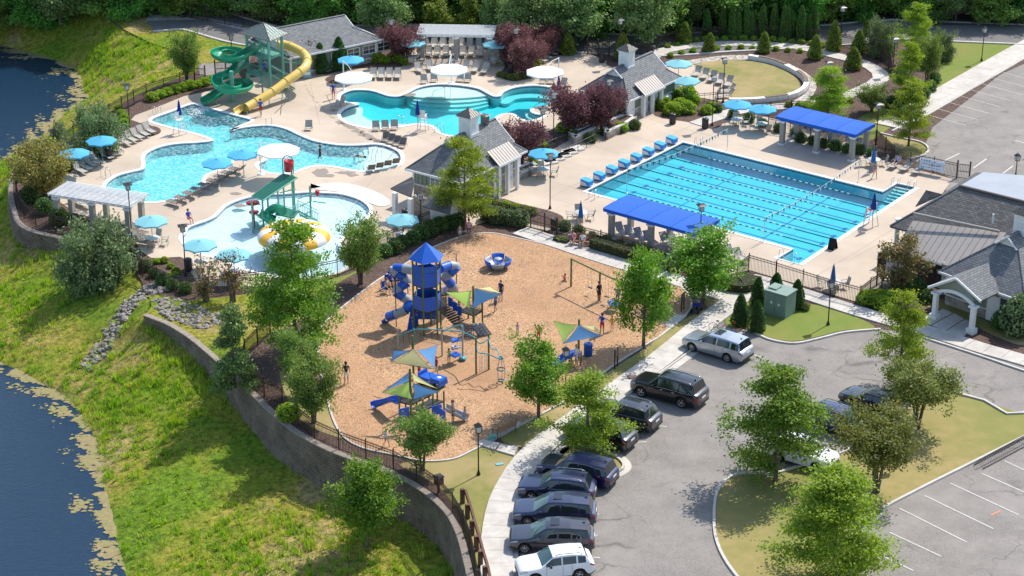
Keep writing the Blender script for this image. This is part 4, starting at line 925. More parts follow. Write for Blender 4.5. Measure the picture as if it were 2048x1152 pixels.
# clipped cones and columns
def cone_mesh(leafm, R, H, seed, n=2600, size=.11, prof=lambda t:(1-t)**.55*min(1,.55+t*4), noise_=.08):
 rg = np.random.default_rng(seed);t = rg.uniform(0, 1, n)**.9;a = rg.uniform(0, 2*PI, n);pr = np.array([prof(x)for x in t])
 r = R*pr*(1+noise_*np.sin(a*3+t*9+seed)+rg.normal(0,.06,n));cc = np.stack([r*np.cos(a),r*np.sin(a),H*t+.05], 1)
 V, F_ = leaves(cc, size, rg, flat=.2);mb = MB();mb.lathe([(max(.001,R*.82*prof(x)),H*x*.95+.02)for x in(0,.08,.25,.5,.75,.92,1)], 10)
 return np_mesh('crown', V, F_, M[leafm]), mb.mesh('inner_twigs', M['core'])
CONES = {}
def cone(key, base, top_v, width, label, group, name='cone_shrub', cat='shrub'):
 if key not in CONES:
  CONES[key] = {'holly':lambda:cone_mesh('l_holly',.9,2.4,3,3200,.12), 'yholly':lambda:cone_mesh('l_hollyy',.9,2.4,5,3200,.13), 'column':lambda:cone_mesh('l_arbor',.55,4.2,8,3600,.13,lambda t:(1-t**2.2)**.5*min(1,.8+t*2)+.03,.12), 'ball':lambda:cone_mesh('l_shrub',.6,1.0,4,1100,.11,lambda t:math.sqrt(max(0,1-(1.6*t-.6)**2/1.0))if t<1 else 0,.08), 'lball':lambda:cone_mesh('l_olive',.6,1.0,14,1200,.11,lambda t:math.sqrt(max(0,1-(1.6*t-.6)**2))if t<1 else 0,.1), 'lime':lambda:cone_mesh('l_lime',.6,.8,24,1100,.15,lambda t:math.sqrt(max(0,1-(1.6*t-.6)**2))if t<1 else 0,.15), 'redball':lambda:cone_mesh('l_bronze',.6,.8,34,900,.12,lambda t:math.sqrt(max(0,1-(1.6*t-.6)**2))if t<1 else 0,.15)}[key]()
 R, H = {'holly':(.9,2.4), 'yholly':(.9,2.4), 'column':(.55,4.2), 'ball':(.6,1.0), 'lball':(.6,1.0), 'lime':(.6,.8), 'redball':(.6,.8)}[key]
 b3 = P(*base)
 if not inside(b3.x, b3.y, plateau):b3.z = ground_z(b3.x, b3.y)
 s_ = width*mpp(b3)/2/R;sz = height_at(b3, top_v)/H if top_v is not None else s_
 root = thing(name, label, cat, b3, random.uniform(0,6), group);root.scale = (s_, s_, max(.2,sz));link('crown', CONES[key][0], root);link('inner_twigs', CONES[key][1], root);return root
GC = 'clipped cone evergreens'
for k_, b_, t_, w_, l_ in[('holly',(641,146),87,36,'dark cone evergreen left of the pair below the long roof'), ('holly',(679,140),75,40,'dark cone evergreen right of the pair below the long roof'), ('yholly',(1136,109),66,34,'cone evergreen left of the top double gate'), ('yholly',(1245,120),66,36,'yellow-tipped cone evergreen beside the bath house cupola'), ('yholly',(1369,86),44,32,'cone evergreen at the left end of the column row'), ('yholly',(1667,102),42,34,'cone evergreen at the right end of the column row'), ('yholly',(1717,106),61,34,'cone evergreen beside the grey-green bushy tree'), ('yholly',(1733,72),40,18,'small cone evergreen behind the back fence at the right'), ('holly',(1242,243),210,18,'narrow dark evergreen by the bath house door'), ('holly',(1515,614),556,36,'cone evergreen directly left of the green utility box, upper of three'), ('holly',(1552,588),546,34,'cone evergreen behind the green utility box'), ('holly',(1593,616),560,36,'cone evergreen right of the green utility box'), ('holly',(1480,652),589,40,'cone evergreen farthest left by the parked bicycle'), ('holly',(1513,664),602,38,'cone evergreen nearest the kerb in front of the green utility box')]:
 cone(k_, b_, t_, w_, l_, GC)
cols = [(1413,72,18,15), (1445,74,9,14), (1464,78,8,14), (1475,78,24,12), (1492,76,8,14), (1502,76,24,10), (1524,76,9,15), (1547,76,8,14), (1567,80,11,13), (1574,80,14,10), (1581,78,21,10), (1592,74,41,8), (1601,82,12,15), (1617,80,30,10), (1627,78,12,13)]
for i, (x, y, t_, w_)in enumerate(cols):cone('column', (x,y), t_, w_+2, '%s columnar evergreen from the left in the row behind the oval path'%ORD[i], 'columnar evergreens behind the oval path', 'column_evergreen', 'evergreen')
for i, (x, y, t_, w_)in enumerate([(1419,103,66,28),(1528,105,64,30),(1630,118,70,32),(1706,138,95,38)]):cone('yholly', (x,y), t_, w_, '%s small round-headed tree from the left along the oval path'%ORD[i], 'small trees along the oval path', 'small_tree', 'tree')
# shrubs in the beds: (key, x, y, width px)
def shrub_row(key, px, n, width, lab, group, jitter=2, top=None):
 pts = resample([Vector((x,y,0))for x,y in px], 1e9)if n==1 else None
 L = [Vector((x,y,0))for x, y in px];tot = sum((b-a).length for a, b in zip(L,L[1:]));R = resample(L, tot/max(1,n-1))[:n]
 for i, p in enumerate(R):
  cone(key, (p.x+random.uniform(-jitter,jitter),p.y+random.uniform(-jitter,jitter)*.5), None, width*random.uniform(.85,1.15), (ORD[i]if i<20 else 'next')+' '+lab, group, 'shrub', 'shrub')
shrub_row('ball', [(772,512),(800,498),(830,484),(862,468),(893,455),(915,452)], 9, 34, 'rounded shrub from the left in the hedge row above the playground', 'hedge row above the playground')
shrub_row('lball', [(978,440),(1005,447),(1040,450)], 4, 34, 'rounded shrub from the left beside the playground gate', 'shrubs left of the playground gate')
shrub_row('ball', [(60,405),(92,428),(122,448)], 3, 36, 'round dark bush from the left below the white pergola', 'round bushes by the left wall')
shrub_row('ball', [(1130,462),(1180,478),(1230,493),(1290,511),(1350,530)], 9, 24, 'dark shrub from the left between fence and long hedge', 'dark shrubs behind the long hedge')
shrub_row('lime', [(305,200),(335,190),(365,182),(400,173),(425,165)], 9, 22, 'lime grass clump from the left along the upper left fence', 'lime grass clumps by the upper left fence')
shrub_row('lime', [(238,222),(247,238),(250,252)], 4, 18, 'lime grass clump down from the fence corner by the lamp post', 'lime clumps by the left lamp post')
shrub_row('lime', [(1325,215),(1345,200),(1370,190),(1390,205),(1340,228),(1375,225)], 7, 32, 'bright green grass clump in the bed beside the bath house', 'bright grass clumps by the bath house')
shrub_row('lime', [(1415,228),(1425,220)], 2, 28, 'bright grass clump at the foot of the double lamp posts', 'grass clumps by the lamp posts')
shrub_row('ball', [(1435,225),(1500,245),(1525,253),(1555,262),(1590,272)], 6, 22, 'dark round shrub from the left behind the umbrella tables', 'dark shrubs by the umbrella tables')
shrub_row('ball', [(1600,284),(1640,292),(1680,302),(1740,312)], 7, 22, 'dark shrub from the left under the far blue canopy', 'dark shrubs behind the far blue canopy')
shrub_row('lime', [(1335,96),(1400,82),(1470,80),(1540,82),(1610,88),(1660,98)], 18, 13, 'small yellow-green tuft from the left between back fence and oval path', 'tufts behind the oval path', jitter=1)
shrub_row('lime', [(1340,115),(1400,101),(1470,98),(1540,100),(1600,105)], 12, 12, 'small grass tuft from the left inside the oval path', 'tufts inside the oval path', jitter=1)
shrub_row('redball', [(985,420),(1010,418),(1035,424),(1062,430),(1050,440),(1020,438)], 9, 22, 'low reddish shrub around the bed corner near the closed blue umbrella', 'low shrubs in the bed by the playground gate')
shrub_row('lime', [(975,412),(1000,416),(1030,422)], 4, 22, 'yellow-green shrub in the bed behind the playground gate fence', 'yellow-green shrubs by the pool house')
shrub_row('ball', [(290,540),(330,572),(350,580),(370,586)], 5, 26, 'dark green shrub down the fence below the round patio table', 'dark shrubs below the patio table')
shrub_row('lime', [(315,527),(330,525),(345,540),(358,550),(335,556)], 6, 16, 'yellow-green clump in the bed below the patio table', 'yellow clumps below the patio table')
shrub_row('ball', [(690,108),(715,118),(735,112),(755,104)], 5, 22, 'green shrub from the left below the long roofed building', 'shrubs in front of the long roofed building')
shrub_row('lime', [(745,122),(765,126),(790,122),(810,128)], 6, 22, 'bright green shrub from the left near the upper left umbrella', 'bright shrubs left of the upper pergola')
shrub_row('lime', [(1010,118),(1030,128),(1050,138),(1068,132)], 6, 22, 'bright green shrub in the round planting bed on the upper deck', 'bright shrubs in the round bed')
shrub_row('redball', [(1000,152),(1015,158),(1035,160),(1055,156)], 6, 16, 'small flowering shrub along the rim of the round bed', 'small shrubs on the rim of the round bed')
shrub_row('lime', [(1700,205),(1660,212),(1620,215),(1580,214)], 8, 16, 'grass tuft from the right along the lower oval path', 'tufts by the lower oval path')
shrub_row('ball', [(1790,225),(1820,232),(1800,240),(1780,215),(1850,195),(1860,180),(1870,165)], 10, 26, 'dark shrub in the bed under the leafy trees by the upper car park', 'shrubs under the upper trees')
shrub_row('lime', [(1735,606),(1755,600),(1775,606),(1765,616)], 5, 34, 'bright green mounded shrub by the clubhouse fence corner', 'bright mounded shrubs by the clubhouse')
shrub_row('ball', [(1800,590),(1825,580),(1845,590),(1856,602)], 6, 34, 'dark green shrub beside the porch column', 'dark shrubs beside the porch')
shrub_row('ball', [(2005,655),(2030,660),(2052,665)], 3, 40, 'dark green shrub below the clubhouse window', 'shrubs below the clubhouse window')
cone('lball', (2036,668), 595, 70, 'large grey-green bush at the right edge by the clubhouse', 'shrubs below the clubhouse window', 'bush', 'bush')
shrub_row('ball', [(1270,258),(1250,265),(1200,272),(1180,285),(1150,280)], 5, 22, 'dark shrub in the stone planter by the purple trees', 'shrubs in the stone planters')
shrub_row('lime', [(1240,262),(1228,268),(1130,262),(1050,322),(1065,330)], 5, 26, 'pale flowering clump in the stone planter', 'flowering clumps in the stone planters')
shrub_row('lime', [(578,838),(570,826)], 1, 50, 'rounded grassy clump at the left edge above the long wall', None)
shrub_row('redball', [(1572,618),(1610,620)], 2, 20, 'low shrub at the base of the green utility box', 'low shrubs by the utility box')
def hedge(label, px, wd, h, leafm, name='hedge', n=220):
 root = thing(name, label, 'hedge');line = spline([P(*p)for p in px], False, 5);rg = np.random.default_rng(int(px[0][0]));line = resample(line, .25);cc = []
 for i in range(len(line)-1):
  d = (line[i+1]-line[i]).normalized();nn = Vector((-d.y,d.x,0))
  for k in range(int(n*.25)):
   a = rg.uniform(0, PI);e = min(1, i/3+.35, (len(line)-2-i)/3+.35);rr = 1.0+.08*math.sin(i*.7)+rg.normal(0, .05)
   x_ = math.copysign(abs(math.cos(a))**.45, math.cos(a))*wd/2*rr*e;z_ = abs(math.sin(a))**.45*h*rr*(.6+.4*e)
   if abs(math.cos(a))>.92:z_ = rg.uniform(0, h)
   p = line[i]+d*rg.uniform(0, .25)+nn*x_;cc.append((p.x,p.y,z_))
 V, F_ = leaves(cc, .11, rg, flat=.3);link('crown', np_mesh('crown',V,F_,M[leafm]), root)
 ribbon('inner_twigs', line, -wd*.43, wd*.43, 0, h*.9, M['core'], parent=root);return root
hedge('long clipped olive hedge beside the playground path', [(1188,494),(1225,505),(1265,516),(1312,530)], 1.5, .95, 'l_hedge')
hedge('clipped olive hedge at the path corner under the wide maple', [(1440,566),(1462,577),(1488,580),(1503,566)], 1.9, .8, 'l_hedge')
hedge('low green ground cover beside the playground path bench', [(1110,480),(1125,484),(1137,487)], .8, .35, 'l_lime')
# woodland behind: each tree its own object, sharing a few crowns
def forest_row(px, step, dy, hmin, hmax, kinds, where, rown):
 base = resample([P(*p)for p in px], step)
 for i, p in enumerate(base):
  key = kinds[i%len(kinds)];ms, kk = tree_kind(key, 3);crown, trunk, limbs = ms[i%len(ms)];s_ = random.uniform(hmin, hmax)/(kk['z0']+kk['H'])*(.8 if key=='bigpine' else 1)
  f2 = 'pale' if key in('f2', 'bigpine')else 'dark'
  r = thing('woodland_tree', '%s %s tree from the left, %s row of wood %s'%(ORD[i]if i<20 else '%dth'%(i+1),f2,rown,where), 'tree', (p.x+random.uniform(-1,1),p.y+dy+random.uniform(-1.5,1.5),ground_z(p.x,p.y)if p.x<-40 else 0), random.uniform(0,6.28), 'trees of the wood '+where);r.scale = (s_*random.uniform(.95,1.25), s_*random.uniform(.95,1.25), s_)
  link('trunk', trunk, r);link('crown', crown, r)
WR = [('at the top left',[(-60,12),(60,16),(160,22),(262,34)]), ('behind the slide tower',[(320,26),(430,34),(540,42),(640,44),(740,38)]), ('behind the upper pergola',[(770,42),(900,40),(1000,48),(1100,54)]), ('behind the column evergreens',[(1190,64),(1300,58),(1420,54),(1540,54),(1660,48)]), ('at the top right',[(1720,36),(1800,32),(1900,38),(2048,40),(2130,44)])]
for wh, px_ in WR:
 forest_row(px_, 3.6, 0, 6, 9, ['f1','f2','f1','bigpine','f2','f1'], wh, 'front')
 forest_row(px_, 4.6, 7, 10, 14, ['f1','f2','f1','f1'], wh, 'middle')
 forest_row(px_, 6.5, 17, 14, 18, ['f1','f1','f2'], wh, 'back')
 # tall grass on the slope
n = 34000;rg = np.random.default_rng(4)
X = rg.uniform(-72, -1, n*3);Y = rg.uniform(80, 255, n*3);Zs = slope_z(X, Y)
ok = (~inside_np(X,Y,plateau))&(Zs>POND_Z+.02)
u_ = X/(Y*math.cos(TH)+(CAM_H-Zs)*math.sin(TH))*F_PX;ok&=np.abs(u_)<1080
dens = np.sin(X*.23+2*np.sin(Y*.11))+np.sin(Y*.19+1.3*np.sin(X*.17));ok&=rg.uniform(-.8, 2.6, n*3)<dens
X, Y, Zs = X[ok], Y[ok], Zs[ok];m_ = len(X);bl = 12
cx_ = np.repeat(X, bl)+rg.normal(0, .13, m_*bl);cy_ = np.repeat(Y, bl)+rg.normal(0, .13, m_*bl);cz_ = np.repeat(Zs, bl)
hh = rg.uniform(.12, .42, m_*bl)*np.repeat(rg.uniform(.4,1.7,m_)**1.3, bl);a = rg.uniform(0, 6.28, m_*bl);wv = .045;lean = rg.uniform(.05, .3, m_*bl)
V = np.stack([np.stack([cx_-np.cos(a)*wv,cy_-np.sin(a)*wv,cz_-.05],1),np.stack([cx_+np.cos(a)*wv,cy_+np.sin(a)*wv,cz_-.05],1),np.stack([cx_+np.sin(a)*lean,cy_-np.cos(a)*lean,cz_+hh],1)], 1).reshape(-1, 3)
M['l_grass'] = leafmat('tall_wild_grass', (0.130,0.227,0.018), (0.260,0.351,0.039), (0.468,0.390,0.117), .4, .5)
link('wild_grass', np_mesh('wild_grass',V,np.arange(len(V)).reshape(-1,3),M['l_grass'],k=3), kind='stuff', label='tall wild grass covering the banks between the ponds and the fences', cat='grass')
# ------ buildings
M['shingle'] = brickmat('grey_roof_shingles', (0.155,0.16,0.165), (0.235,0.24,0.24), (0.09,0.09,0.095), 0.42, 0.19, 0.02, 0.9, 0.25, 0.6)
M['shingle_d'] = brickmat('dark_weathered_shingles', (0.10,0.098,0.094), (0.19,0.18,0.17), (0.055,0.055,0.055), 0.42, 0.19, 0.02, 0.9, 0.3, 0.6)
M['metalroof'] = mat('brown_grey_metal_roof', (0.33,0.30,0.27), (0.30,0.275,0.245), 1.5, 0.4, 0.15)
M['metaldark'] = mat('dark_bronze_metal_roof', (0.10,0.095,0.09), (0.13,0.12,0.11), 1.5, 0.4, 0.3)
M['seam'] = mat('roof_seam', (0.16,0.13,0.115), None, 3, 0.5)
M['membrane'] = mat('pale_roof_membrane', (0.30,0.33,0.37), (0.25,0.28,0.32), 0.5, 0.6)
M['siding'] = mat('sage_green_siding', (0.225,0.255,0.20), (0.20,0.23,0.18), 2, 0.75)
M['trim'] = mat('white_trim', (0.74,0.74,0.72), (0.68,0.68,0.66), 3, 0.5)
M['stone_a'] = mat('brown_field_stone', (0.36,0.29,0.23), (0.22,0.17,0.14), 1.6, 0.9, bump=.5, c3=(0.50,0.45,0.39), scale3=1.1)
M['mortar'] = mat('stone_mortar', (0.2,0.18,0.16), None, 4, 0.95)
M['stonecap'] = mat('pale_stone_cap', (0.60,0.56,0.5), (0.5,0.47,0.42), 3, .8)
m, nt_, b = new_mat('window_glass');b.inputs['Base Color'].default_value = (0.03, 0.05, 0.06, 1);b.inputs['Roughness'].default_value = 0.05;b.inputs['Specular IOR Level'].default_value = 0.8;M['glass'] = m
def frame_from(e0, e1, e2, ze):
 a, b_, c_ = P(*e0, ze), P(*e1, ze), P(*e2, ze);u = (b_-a);L = u.length;u.normalize();v = Vector((-u.y,u.x,0))
 W = (c_-a).dot(v)
 return a, u, v, L, W
def stonework(mb, p0, p1, z0, z1, nrm, seed=1, s=.32):
 """irregular stones standing proud of a wall face between p0 and p1"""
 r_ = random.Random(seed);d = p1-p0;L = d.length;d.normalize();z = z0
 while z<z1-.04:
  h = min(r_.uniform(.13,.26), z1-z);x = 0
  while x<L-.03:
   w_ = min(r_.uniform(.18,.5), L-x);c_ = p0+d*(x+w_/2)+nrm*.02;ang = math.atan2(d.y, d.x)
   mb.box((c_.x,c_.y,z+h/2), (w_-.025,.06+r_.uniform(0,.06),h-.02), ang);x+=w_
  z+=h
def roof_plane(mb, pts, mi=0, th=0.1):
 """one roof plane with thickness; points counter-clockwise seen from above"""
 n = len(pts);pts = [Vector(p)for p in pts];lo = [p-Vector((0,0,th))for p in pts]
 mb.add(pts, [tuple(range(n))], mi);mb.add(lo, [tuple(range(n))[::-1]], mi);mb.add(pts+lo, [((i+1)%n,i,i+n,(i+1)%n+n)for i in range(n)], mi)
def dutch(name, label, e0, e1, e2, ze, h, gl, gr, walls=True, oh=.5, shin='shingle', flare=0.0, W=None, stone=0.9, wall_z0=0.0, skipright=False):
 """hipped roof with gablets; e0-e1 long eave facing the lap pool, e2 the far end of the left eave"""
 a, u, v, L, W_ = frame_from(e0, e1, e2, ze)
 if W is not None:W_ = W
 root = thing(name, label, 'building', (a.x,a.y,0), math.atan2(u.y,u.x));s = h/(W_/2);zr = ze+h
 def q(x, y, z):return(x, y, z)
 zl, zg = ze+s*gl, ze+s*gr;o = .25
 A = MB()
 if gl:front = [q(0,0,ze), q(L,0,ze)]+([q(L-gr,gr,zg),q(L-gr+o,gr,zg),q(L-gr+o,W_/2,zr)]if gr else[q(L,W_/2,zr)])+[q(gl-o,W_/2,zr), q(gl-o,gl,zl), q(gl,gl,zl)]
 roof_plane(A, front)
 roof_plane(A, [(x,W_-y,z)for x,y,z in front][::-1])
 roof_plane(A, [q(0,W_,ze),q(0,0,ze),q(gl,gl,zl),q(gl,W_-gl,zl)])
 if gr:roof_plane(A, [q(L,0,ze),q(L,W_,ze),q(L-gr,W_-gr,zg),q(L-gr,gr,zg)])
 A.obj('roof', M[shin], root)
 B = MB();B.box(((L+gl-gr)/2,W_/2,zr+.01), (L-gl-gr+2*o,.28,.07))
 for(x0, y0, z0), (x1, y1, z1)in[((0,0,ze),(gl,gl,zl)), ((0,W_,ze),(gl,W_-gl,zl))]+([((L,0,ze),(L-gr,gr,zg)),((L,W_,ze),(L-gr,W_-gr,zg))]if gr else[]):
  B.tube([(x0,y0,z0),(x1,y1,z1)], .07, 4)
 B.obj('ridge_cap', M[shin], root)
 B = MB()
 for x0, y0, x1, y1 in[(0,0,L,0), (L,0,L,W_), (L,W_,0,W_), (0,W_,0,0)]:
  d = Vector((x1-x0,y1-y0,0));B.box(((x0+x1)/2,(y0+y1)/2,ze-.07), (d.length+.1,.12,.17), math.atan2(d.y,d.x))
 B.box((L/2,W_/2,ze-.13), (L-.1,W_-.1,.02));B.obj('eave_trim', M['trim'], root)
 for gx, zz, sg in[(gl,zl,-1)]+([(L-gr,zg,1)]if gr else[]):
  g_ = abs(zz-ze)/s;B = MB();B.add([q(gx,g_,zz),q(gx,W_-g_,zz),q(gx,W_/2,zr-.06)], [(0,1,2)if sg>0 else(0,2,1)]);B.obj('gable_panel', M['trim'], root)
  B = MB()
  for yy in(g_, W_-g_):B.tube([(gx+sg*o,yy,zz-.02),(gx+sg*o,W_/2,zr-.02)], .09, 4)
  B.box((gx+sg*.03,W_/2,(zz+zr)/2), (.05,.1,zr-zz-.2));B.obj('gable_trim', M['trim'], root)
 if walls:
  w0 = [(oh,oh), (L-oh,oh), (L-oh,W_-oh), (oh,W_-oh)];B = MB();B.prism(w0, wall_z0, ze-.1);B.obj('wall', M['siding'], root)
  D = MB();S_ = MB();K = MB()
  for i in range(4):
   p0, p1 = Vector((*w0[i],0)), Vector((*w0[(i+1)%4],0));d = p1-p0;nn = Vector((d.y,-d.x,0)).normalized();n = int(d.length/.42)
   for k in range(n+1):
    c_ = p0+d*k/n+nn*.02;D.box((c_.x,c_.y,(ze+stone)/2-.05), (.05,.05,ze-stone-.1), math.atan2(d.y,d.x))
   stonework(S_, p0, p1, wall_z0, stone-.02, nn, i+3)
   c_ = (p0+p1)/2+nn*.06;K.box((c_.x,c_.y,stone+.03), (d.length+.12,.16,.08), math.atan2(d.y,d.x));K.box((p0.x+nn.x*.01,p0.y+nn.y*.01,(ze+stone)/2), (.18,.18,ze-stone-.15), math.atan2(d.y,d.x))
  D.obj('batten', M['siding'], root);link('stonework', S_.mesh('stonework',M['stone_a']), root, kind='stuff');K.obj('trim_board', M['trim'], root)
 return root, L, W_, zr, s
def cupola(root, x, y, z, w=1.0, h=1.25, roofm='metaldark'):
 B = MB();B.box((x,y,z+h/2), (w,w,h));c_ = B.obj('cupola', M['trim'], root)
 B = MB();B.box((x,y,z+h*.97), (w*1.2,w*1.2,.07));B.box((x,y,z+.3), (w*1.06,w*1.06,.06));B.obj('cupola_trim', M['trim'], c_)
 B = MB();t = z+h+.05;R = w*.68
 B.add([(x-R,y-R,t),(x+R,y-R,t),(x+R,y+R,t),(x-R,y+R,t),(x,y,t+w*.5)], [(0,1,4),(1,2,4),(2,3,4),(3,0,4),(3,2,1,0)])
 for k in range(-2, 3):
  for a in range(4):
   f = k*R/3;e = [(f,-R), (R,f), (f,R), (-R,f)][a];ap = 1-abs(f)/R
   B.tube([(x+e[0],y+e[1],t+.02),(x+f*(1 if a in(0,2)else 0)+(0 if a in(0,2)else e[0]*(1-ap)),y+(f if a in(1,3)else e[1]*(1-ap)),t+.02+w*.5*ap)], .02, 3)
 B.obj('cupola_roof', M[roofm], c_)
 for sx, sy in((0,-1), (1,0), (0,1), (-1,0)):
  B = MB()
  for k in range(7):B.box((x+sx*(w/2+.01),y+sy*(w/2+.01),z+h*.45+k*.07), (w*.5 if sy else.03,w*.5 if sx else.03,.035))
  B.obj('louvre', M['trim'], c_)
def seam_roof(root, p, step=.42, m='metalroof', name='metal_roof'):
 """standing seam roof: p = four corners (low-left, low-right, high-right, high-left); every tray is a panel"""
 p = [Vector(q)for q in p];n = max(2, int((p[1]-p[0]).length/step));g = link(name, None, root)
 B = MB();roof_plane(B, [q-Vector((0,0,.03))for q in p], 0, .06);r = B.obj(name, M[m], root)
 for i in range(n):
  a, b_, c_, d = p[0].lerp(p[1], (i+.02)/n), p[0].lerp(p[1], (i+.98)/n), p[3].lerp(p[2], (i+.98)/n), p[3].lerp(p[2], (i+.02)/n)
  B = MB();B.add([a,b_,c_,d], [(0,1,2,3)]);B.obj('roof_panel', M[m], r)
 B = MB()
 for i in range(n+1):B.tube([p[0].lerp(p[1],i/n)+Vector((0,0,.015)),p[3].lerp(p[2],i/n)+Vector((0,0,.015))], .022, 4)
 B.obj('seams', M['seam'], r);bpy.data.objects.remove(g);return r
def door(root, x, y, rz, w=.95, h=2.0, m='white'):
 R = Matrix.Translation((x,y,0))@Matrix.Rotation(rz, 4, 'Z')
 B = MB();B.box((0,0,h/2), (w,.06,h), M=R);d = B.obj('door', M[m], root)
 B = MB()
 for sx in(-1, 1):B.box((sx*(w/2+.06),0,h/2), (.12,.1,h+.1), M=R)
 B.box((0,0,h+.06), (w+.24,.1,.12), M=R);B.obj('door_frame', M['trim'], d)
 B = MB();B.box((w*.36,-.06,h*.48), (.04,.06,.14), M=R);B.obj('handle', M['steel'], d)
def window(root, x, y, z, rz, w=1.1, h=1.0, nx=2, ny=2):
 R = Matrix.Translation((x,y,z))@Matrix.Rotation(rz, 4, 'Z');B = MB();t = .09
 for sx in(-1, 1):B.box((sx*w/2,0,0), (t,.1,h+t), M=R)
 for sz in(-1, 1):B.box((0,0,sz*h/2), (w+t,.1,t), M=R)
 B.box((0,0,0), (w,.08,.05), M=R);f = B.obj('window', M['trim'], root)
 for i in range(nx):
  for j in range(ny):
   B = MB();B.box((-w/2+w*(i+.5)/nx,-.0,-h/2+h*(j+.5)/ny), (w/nx-.05,.04,h/ny-.05), M=R);B.obj('pane', M['glass'], f)
 B = MB()
 for i in range(1, nx):B.box((-w/2+w*i/nx,-.02,0), (.05,.06,h), M=R)
 B.obj('muntin', M['trim'], f)
 # bath house
root, L, W_, zr, s = dutch('bath_house', 'sage green bath house with grey shingle roof, white cupola and small metal awning', (1257,203), (1364,154), (1156,180), 2.25, 2.3, 1.9, 1.2)
cupola(root, 3.9, W_/2, zr-.55, 1.15, 1.9)
def awning_on(root, x0, x1, ze, s, out=1.0, back=.8):
 zt = ze+s*back+.25;zl = ze+.25
 r = seam_roof(root, [(x0,-out+.5,zl-.15),(x1,-out+.5,zl-.15),(x1,back,zt+.1),(x0,back,zt+.1)], .36)
 B = MB();B.box(((x0+x1)/2,-out+.5,zl-.25), (x1-x0,.1,.2));B.box(((x0+x1)/2,-out+.75,zl-.34), (x1-x0-.3,.35,.2))
 for x in(x0+.25, (x0+x1)/2, x1-.25):B.box((x,-out+.75,(zl-.3)/2), (.28,.28,zl-.3))
 B.obj('awning_post', M['trim'], root)
awning_on(root, 2.2, 5.8, 2.25, s, .9, .9)
for x in(1.1, 3.4, 5.1):door(root, x, .44, 0)
B = MB();B.box((L-2.6,.1,.55), (.9,.6,.9));B.obj('utility_cabinet', M['trim'], root)
# pool house
root, L, W_, zr, s = dutch('pool_house', 'two-storey sage green and stone pool house with grey shingle roof and white cupola', (922,366), (1054,301), (814,336), 3.1, 2.6, 2.4, 0.9, stone=1.7)
cupola(root, 5.2, W_/2, zr-.5, 1.25, 1.9)
B = MB();B.box((L-2.2,W_/2,zr+.3), (.55,.55,.8));B.box((L-2.2,W_/2,zr+.75), (.85,.85,.06), top=.6);B.obj('roof_vent', M['metaldark'], root)
awning_on(root, 5.0, 8.3, 3.1, s, .9, .9)
for x in(3.6, 5.9, 7.6):door(root, x, .44, 0, h=2.2)
window(root, .46, W_*.52, 2.35, -PI/2, 1.0, .7)
window(root, .46, W_*.2, 2.35, -PI/2, 1.0, .7)
# porch canopy on the splash-pool side
inv = (Matrix.Translation(root.location)@Matrix.Rotation(root.rotation_euler.z,4,'Z')).inverted()
lo = [inv@P(781,377,2.5), inv@P(823,394,2.5)];hi = [inv@P(829,362,3.3), inv@P(824,354,3.3)]
seam_roof(root, [lo[0],lo[1],hi[0],hi[1]], .45, 'metaldark', 'porch_roof')
for px_ in((791,440), (822,452)):B = MB();c_ = inv@P(*px_);B.box((c_.x,c_.y,1.25), (.36,.36,2.5));B.box((c_.x,c_.y,.25), (.62,.62,.5));B.obj('porch_column', M['trim'], root)
c0, c1 = inv@P(829, 440), inv@P(872, 452);S_ = MB();nn = (c1-c0);nn = Vector((nn.y,-nn.x,0)).normalized();stonework(S_, c0, c1, 0, 2.3, nn, 12);m_ = (c0+c1)/2-nn*.12
S_.box((m_.x,m_.y,1.14), ((c1-c0).length,.2,2.28), math.atan2((c1-c0).y,(c1-c0).x));link('stone_wall', S_.mesh('stone_wall',M['stone_a']), root, kind='stuff')
lo = [inv@P(843,412,2.4), inv@P(900,428,2.4)];hi = [inv@P(905,395,3.0), inv@P(866,380,3.0)]
seam_roof(root, [lo[0],lo[1],hi[0],hi[1]], .45, 'metaldark', 'lower_roof')
B = MB();a_, b_ = inv@P(862, 458), inv@P(915, 452);B.box(((a_.x+b_.x)/2,(a_.y+b_.y)/2,1.2), ((b_-a_).length,.3,2.4), math.atan2((b_-a_).y,(b_-a_).x));B.obj('lower_wall', M['trim'], root)
# long building at the upper left
root, L, W_, zr, s = dutch('maintenance_building', 'long low building with a wide grey shingle roof at the top of the pool grounds', (576,117), (767,78), (540,95), 2.5, 2.0, .35, 2.4, W=8.2, stone=.5, oh=.6)
for x in(5.0, 6.9, 8.8, 10.6):window(root, x+1.2, .58, 1.5, 0, 1.5, .9, 2, 1)
# clubhouse: wing with metal porch roof, flat roof and entrance wing
root = thing('clubhouse', 'grey-roofed clubhouse with arched white entrance porch and beige metal roof', 'building', P(1860,560))
o0 = root.location.copy();T_ = lambda u, v, z:P(u, v, z)-o0
hz = 3.1;top = 6.0
E_, Tt, Tr = T_(1780, 452, hz), T_(1919, 373, top), T_(2060, 408, top)
fx = T_(1834, 425, top-1.55);fr = T_(1997, 465, top-1.9)
B = MB()
low = [T_(1806,459,hz), T_(2100,535,hz)]
roof_plane(B, [E_,low[1],Tr,Tt], 0, .15)
Tb = T_(1966, 345, top);Eb = T_(1905, 375, hz+.2)
roof_plane(B, [T_(1952,345,hz),E_,Tt,Tb], 0, .15)
B.obj('wing_roof', M['shingle_d'], root)
B = MB();B.prism([(p.x,p.y)for p in(Tt,Tr,T_(2150,360,top),Tb)], top-.4, top+.04);B.obj('flat_roof', M['membrane'], root)
B = MB();B.tube([Tt+Vector((0,0,.08)),Tr+Vector((0,0,.08))], .12, 4);B.obj('roof_edge', M['seam'], root)
B = MB();B.tube([E_,Tt], .1, 4);B.obj('hip_cap', M['shingle'], root)
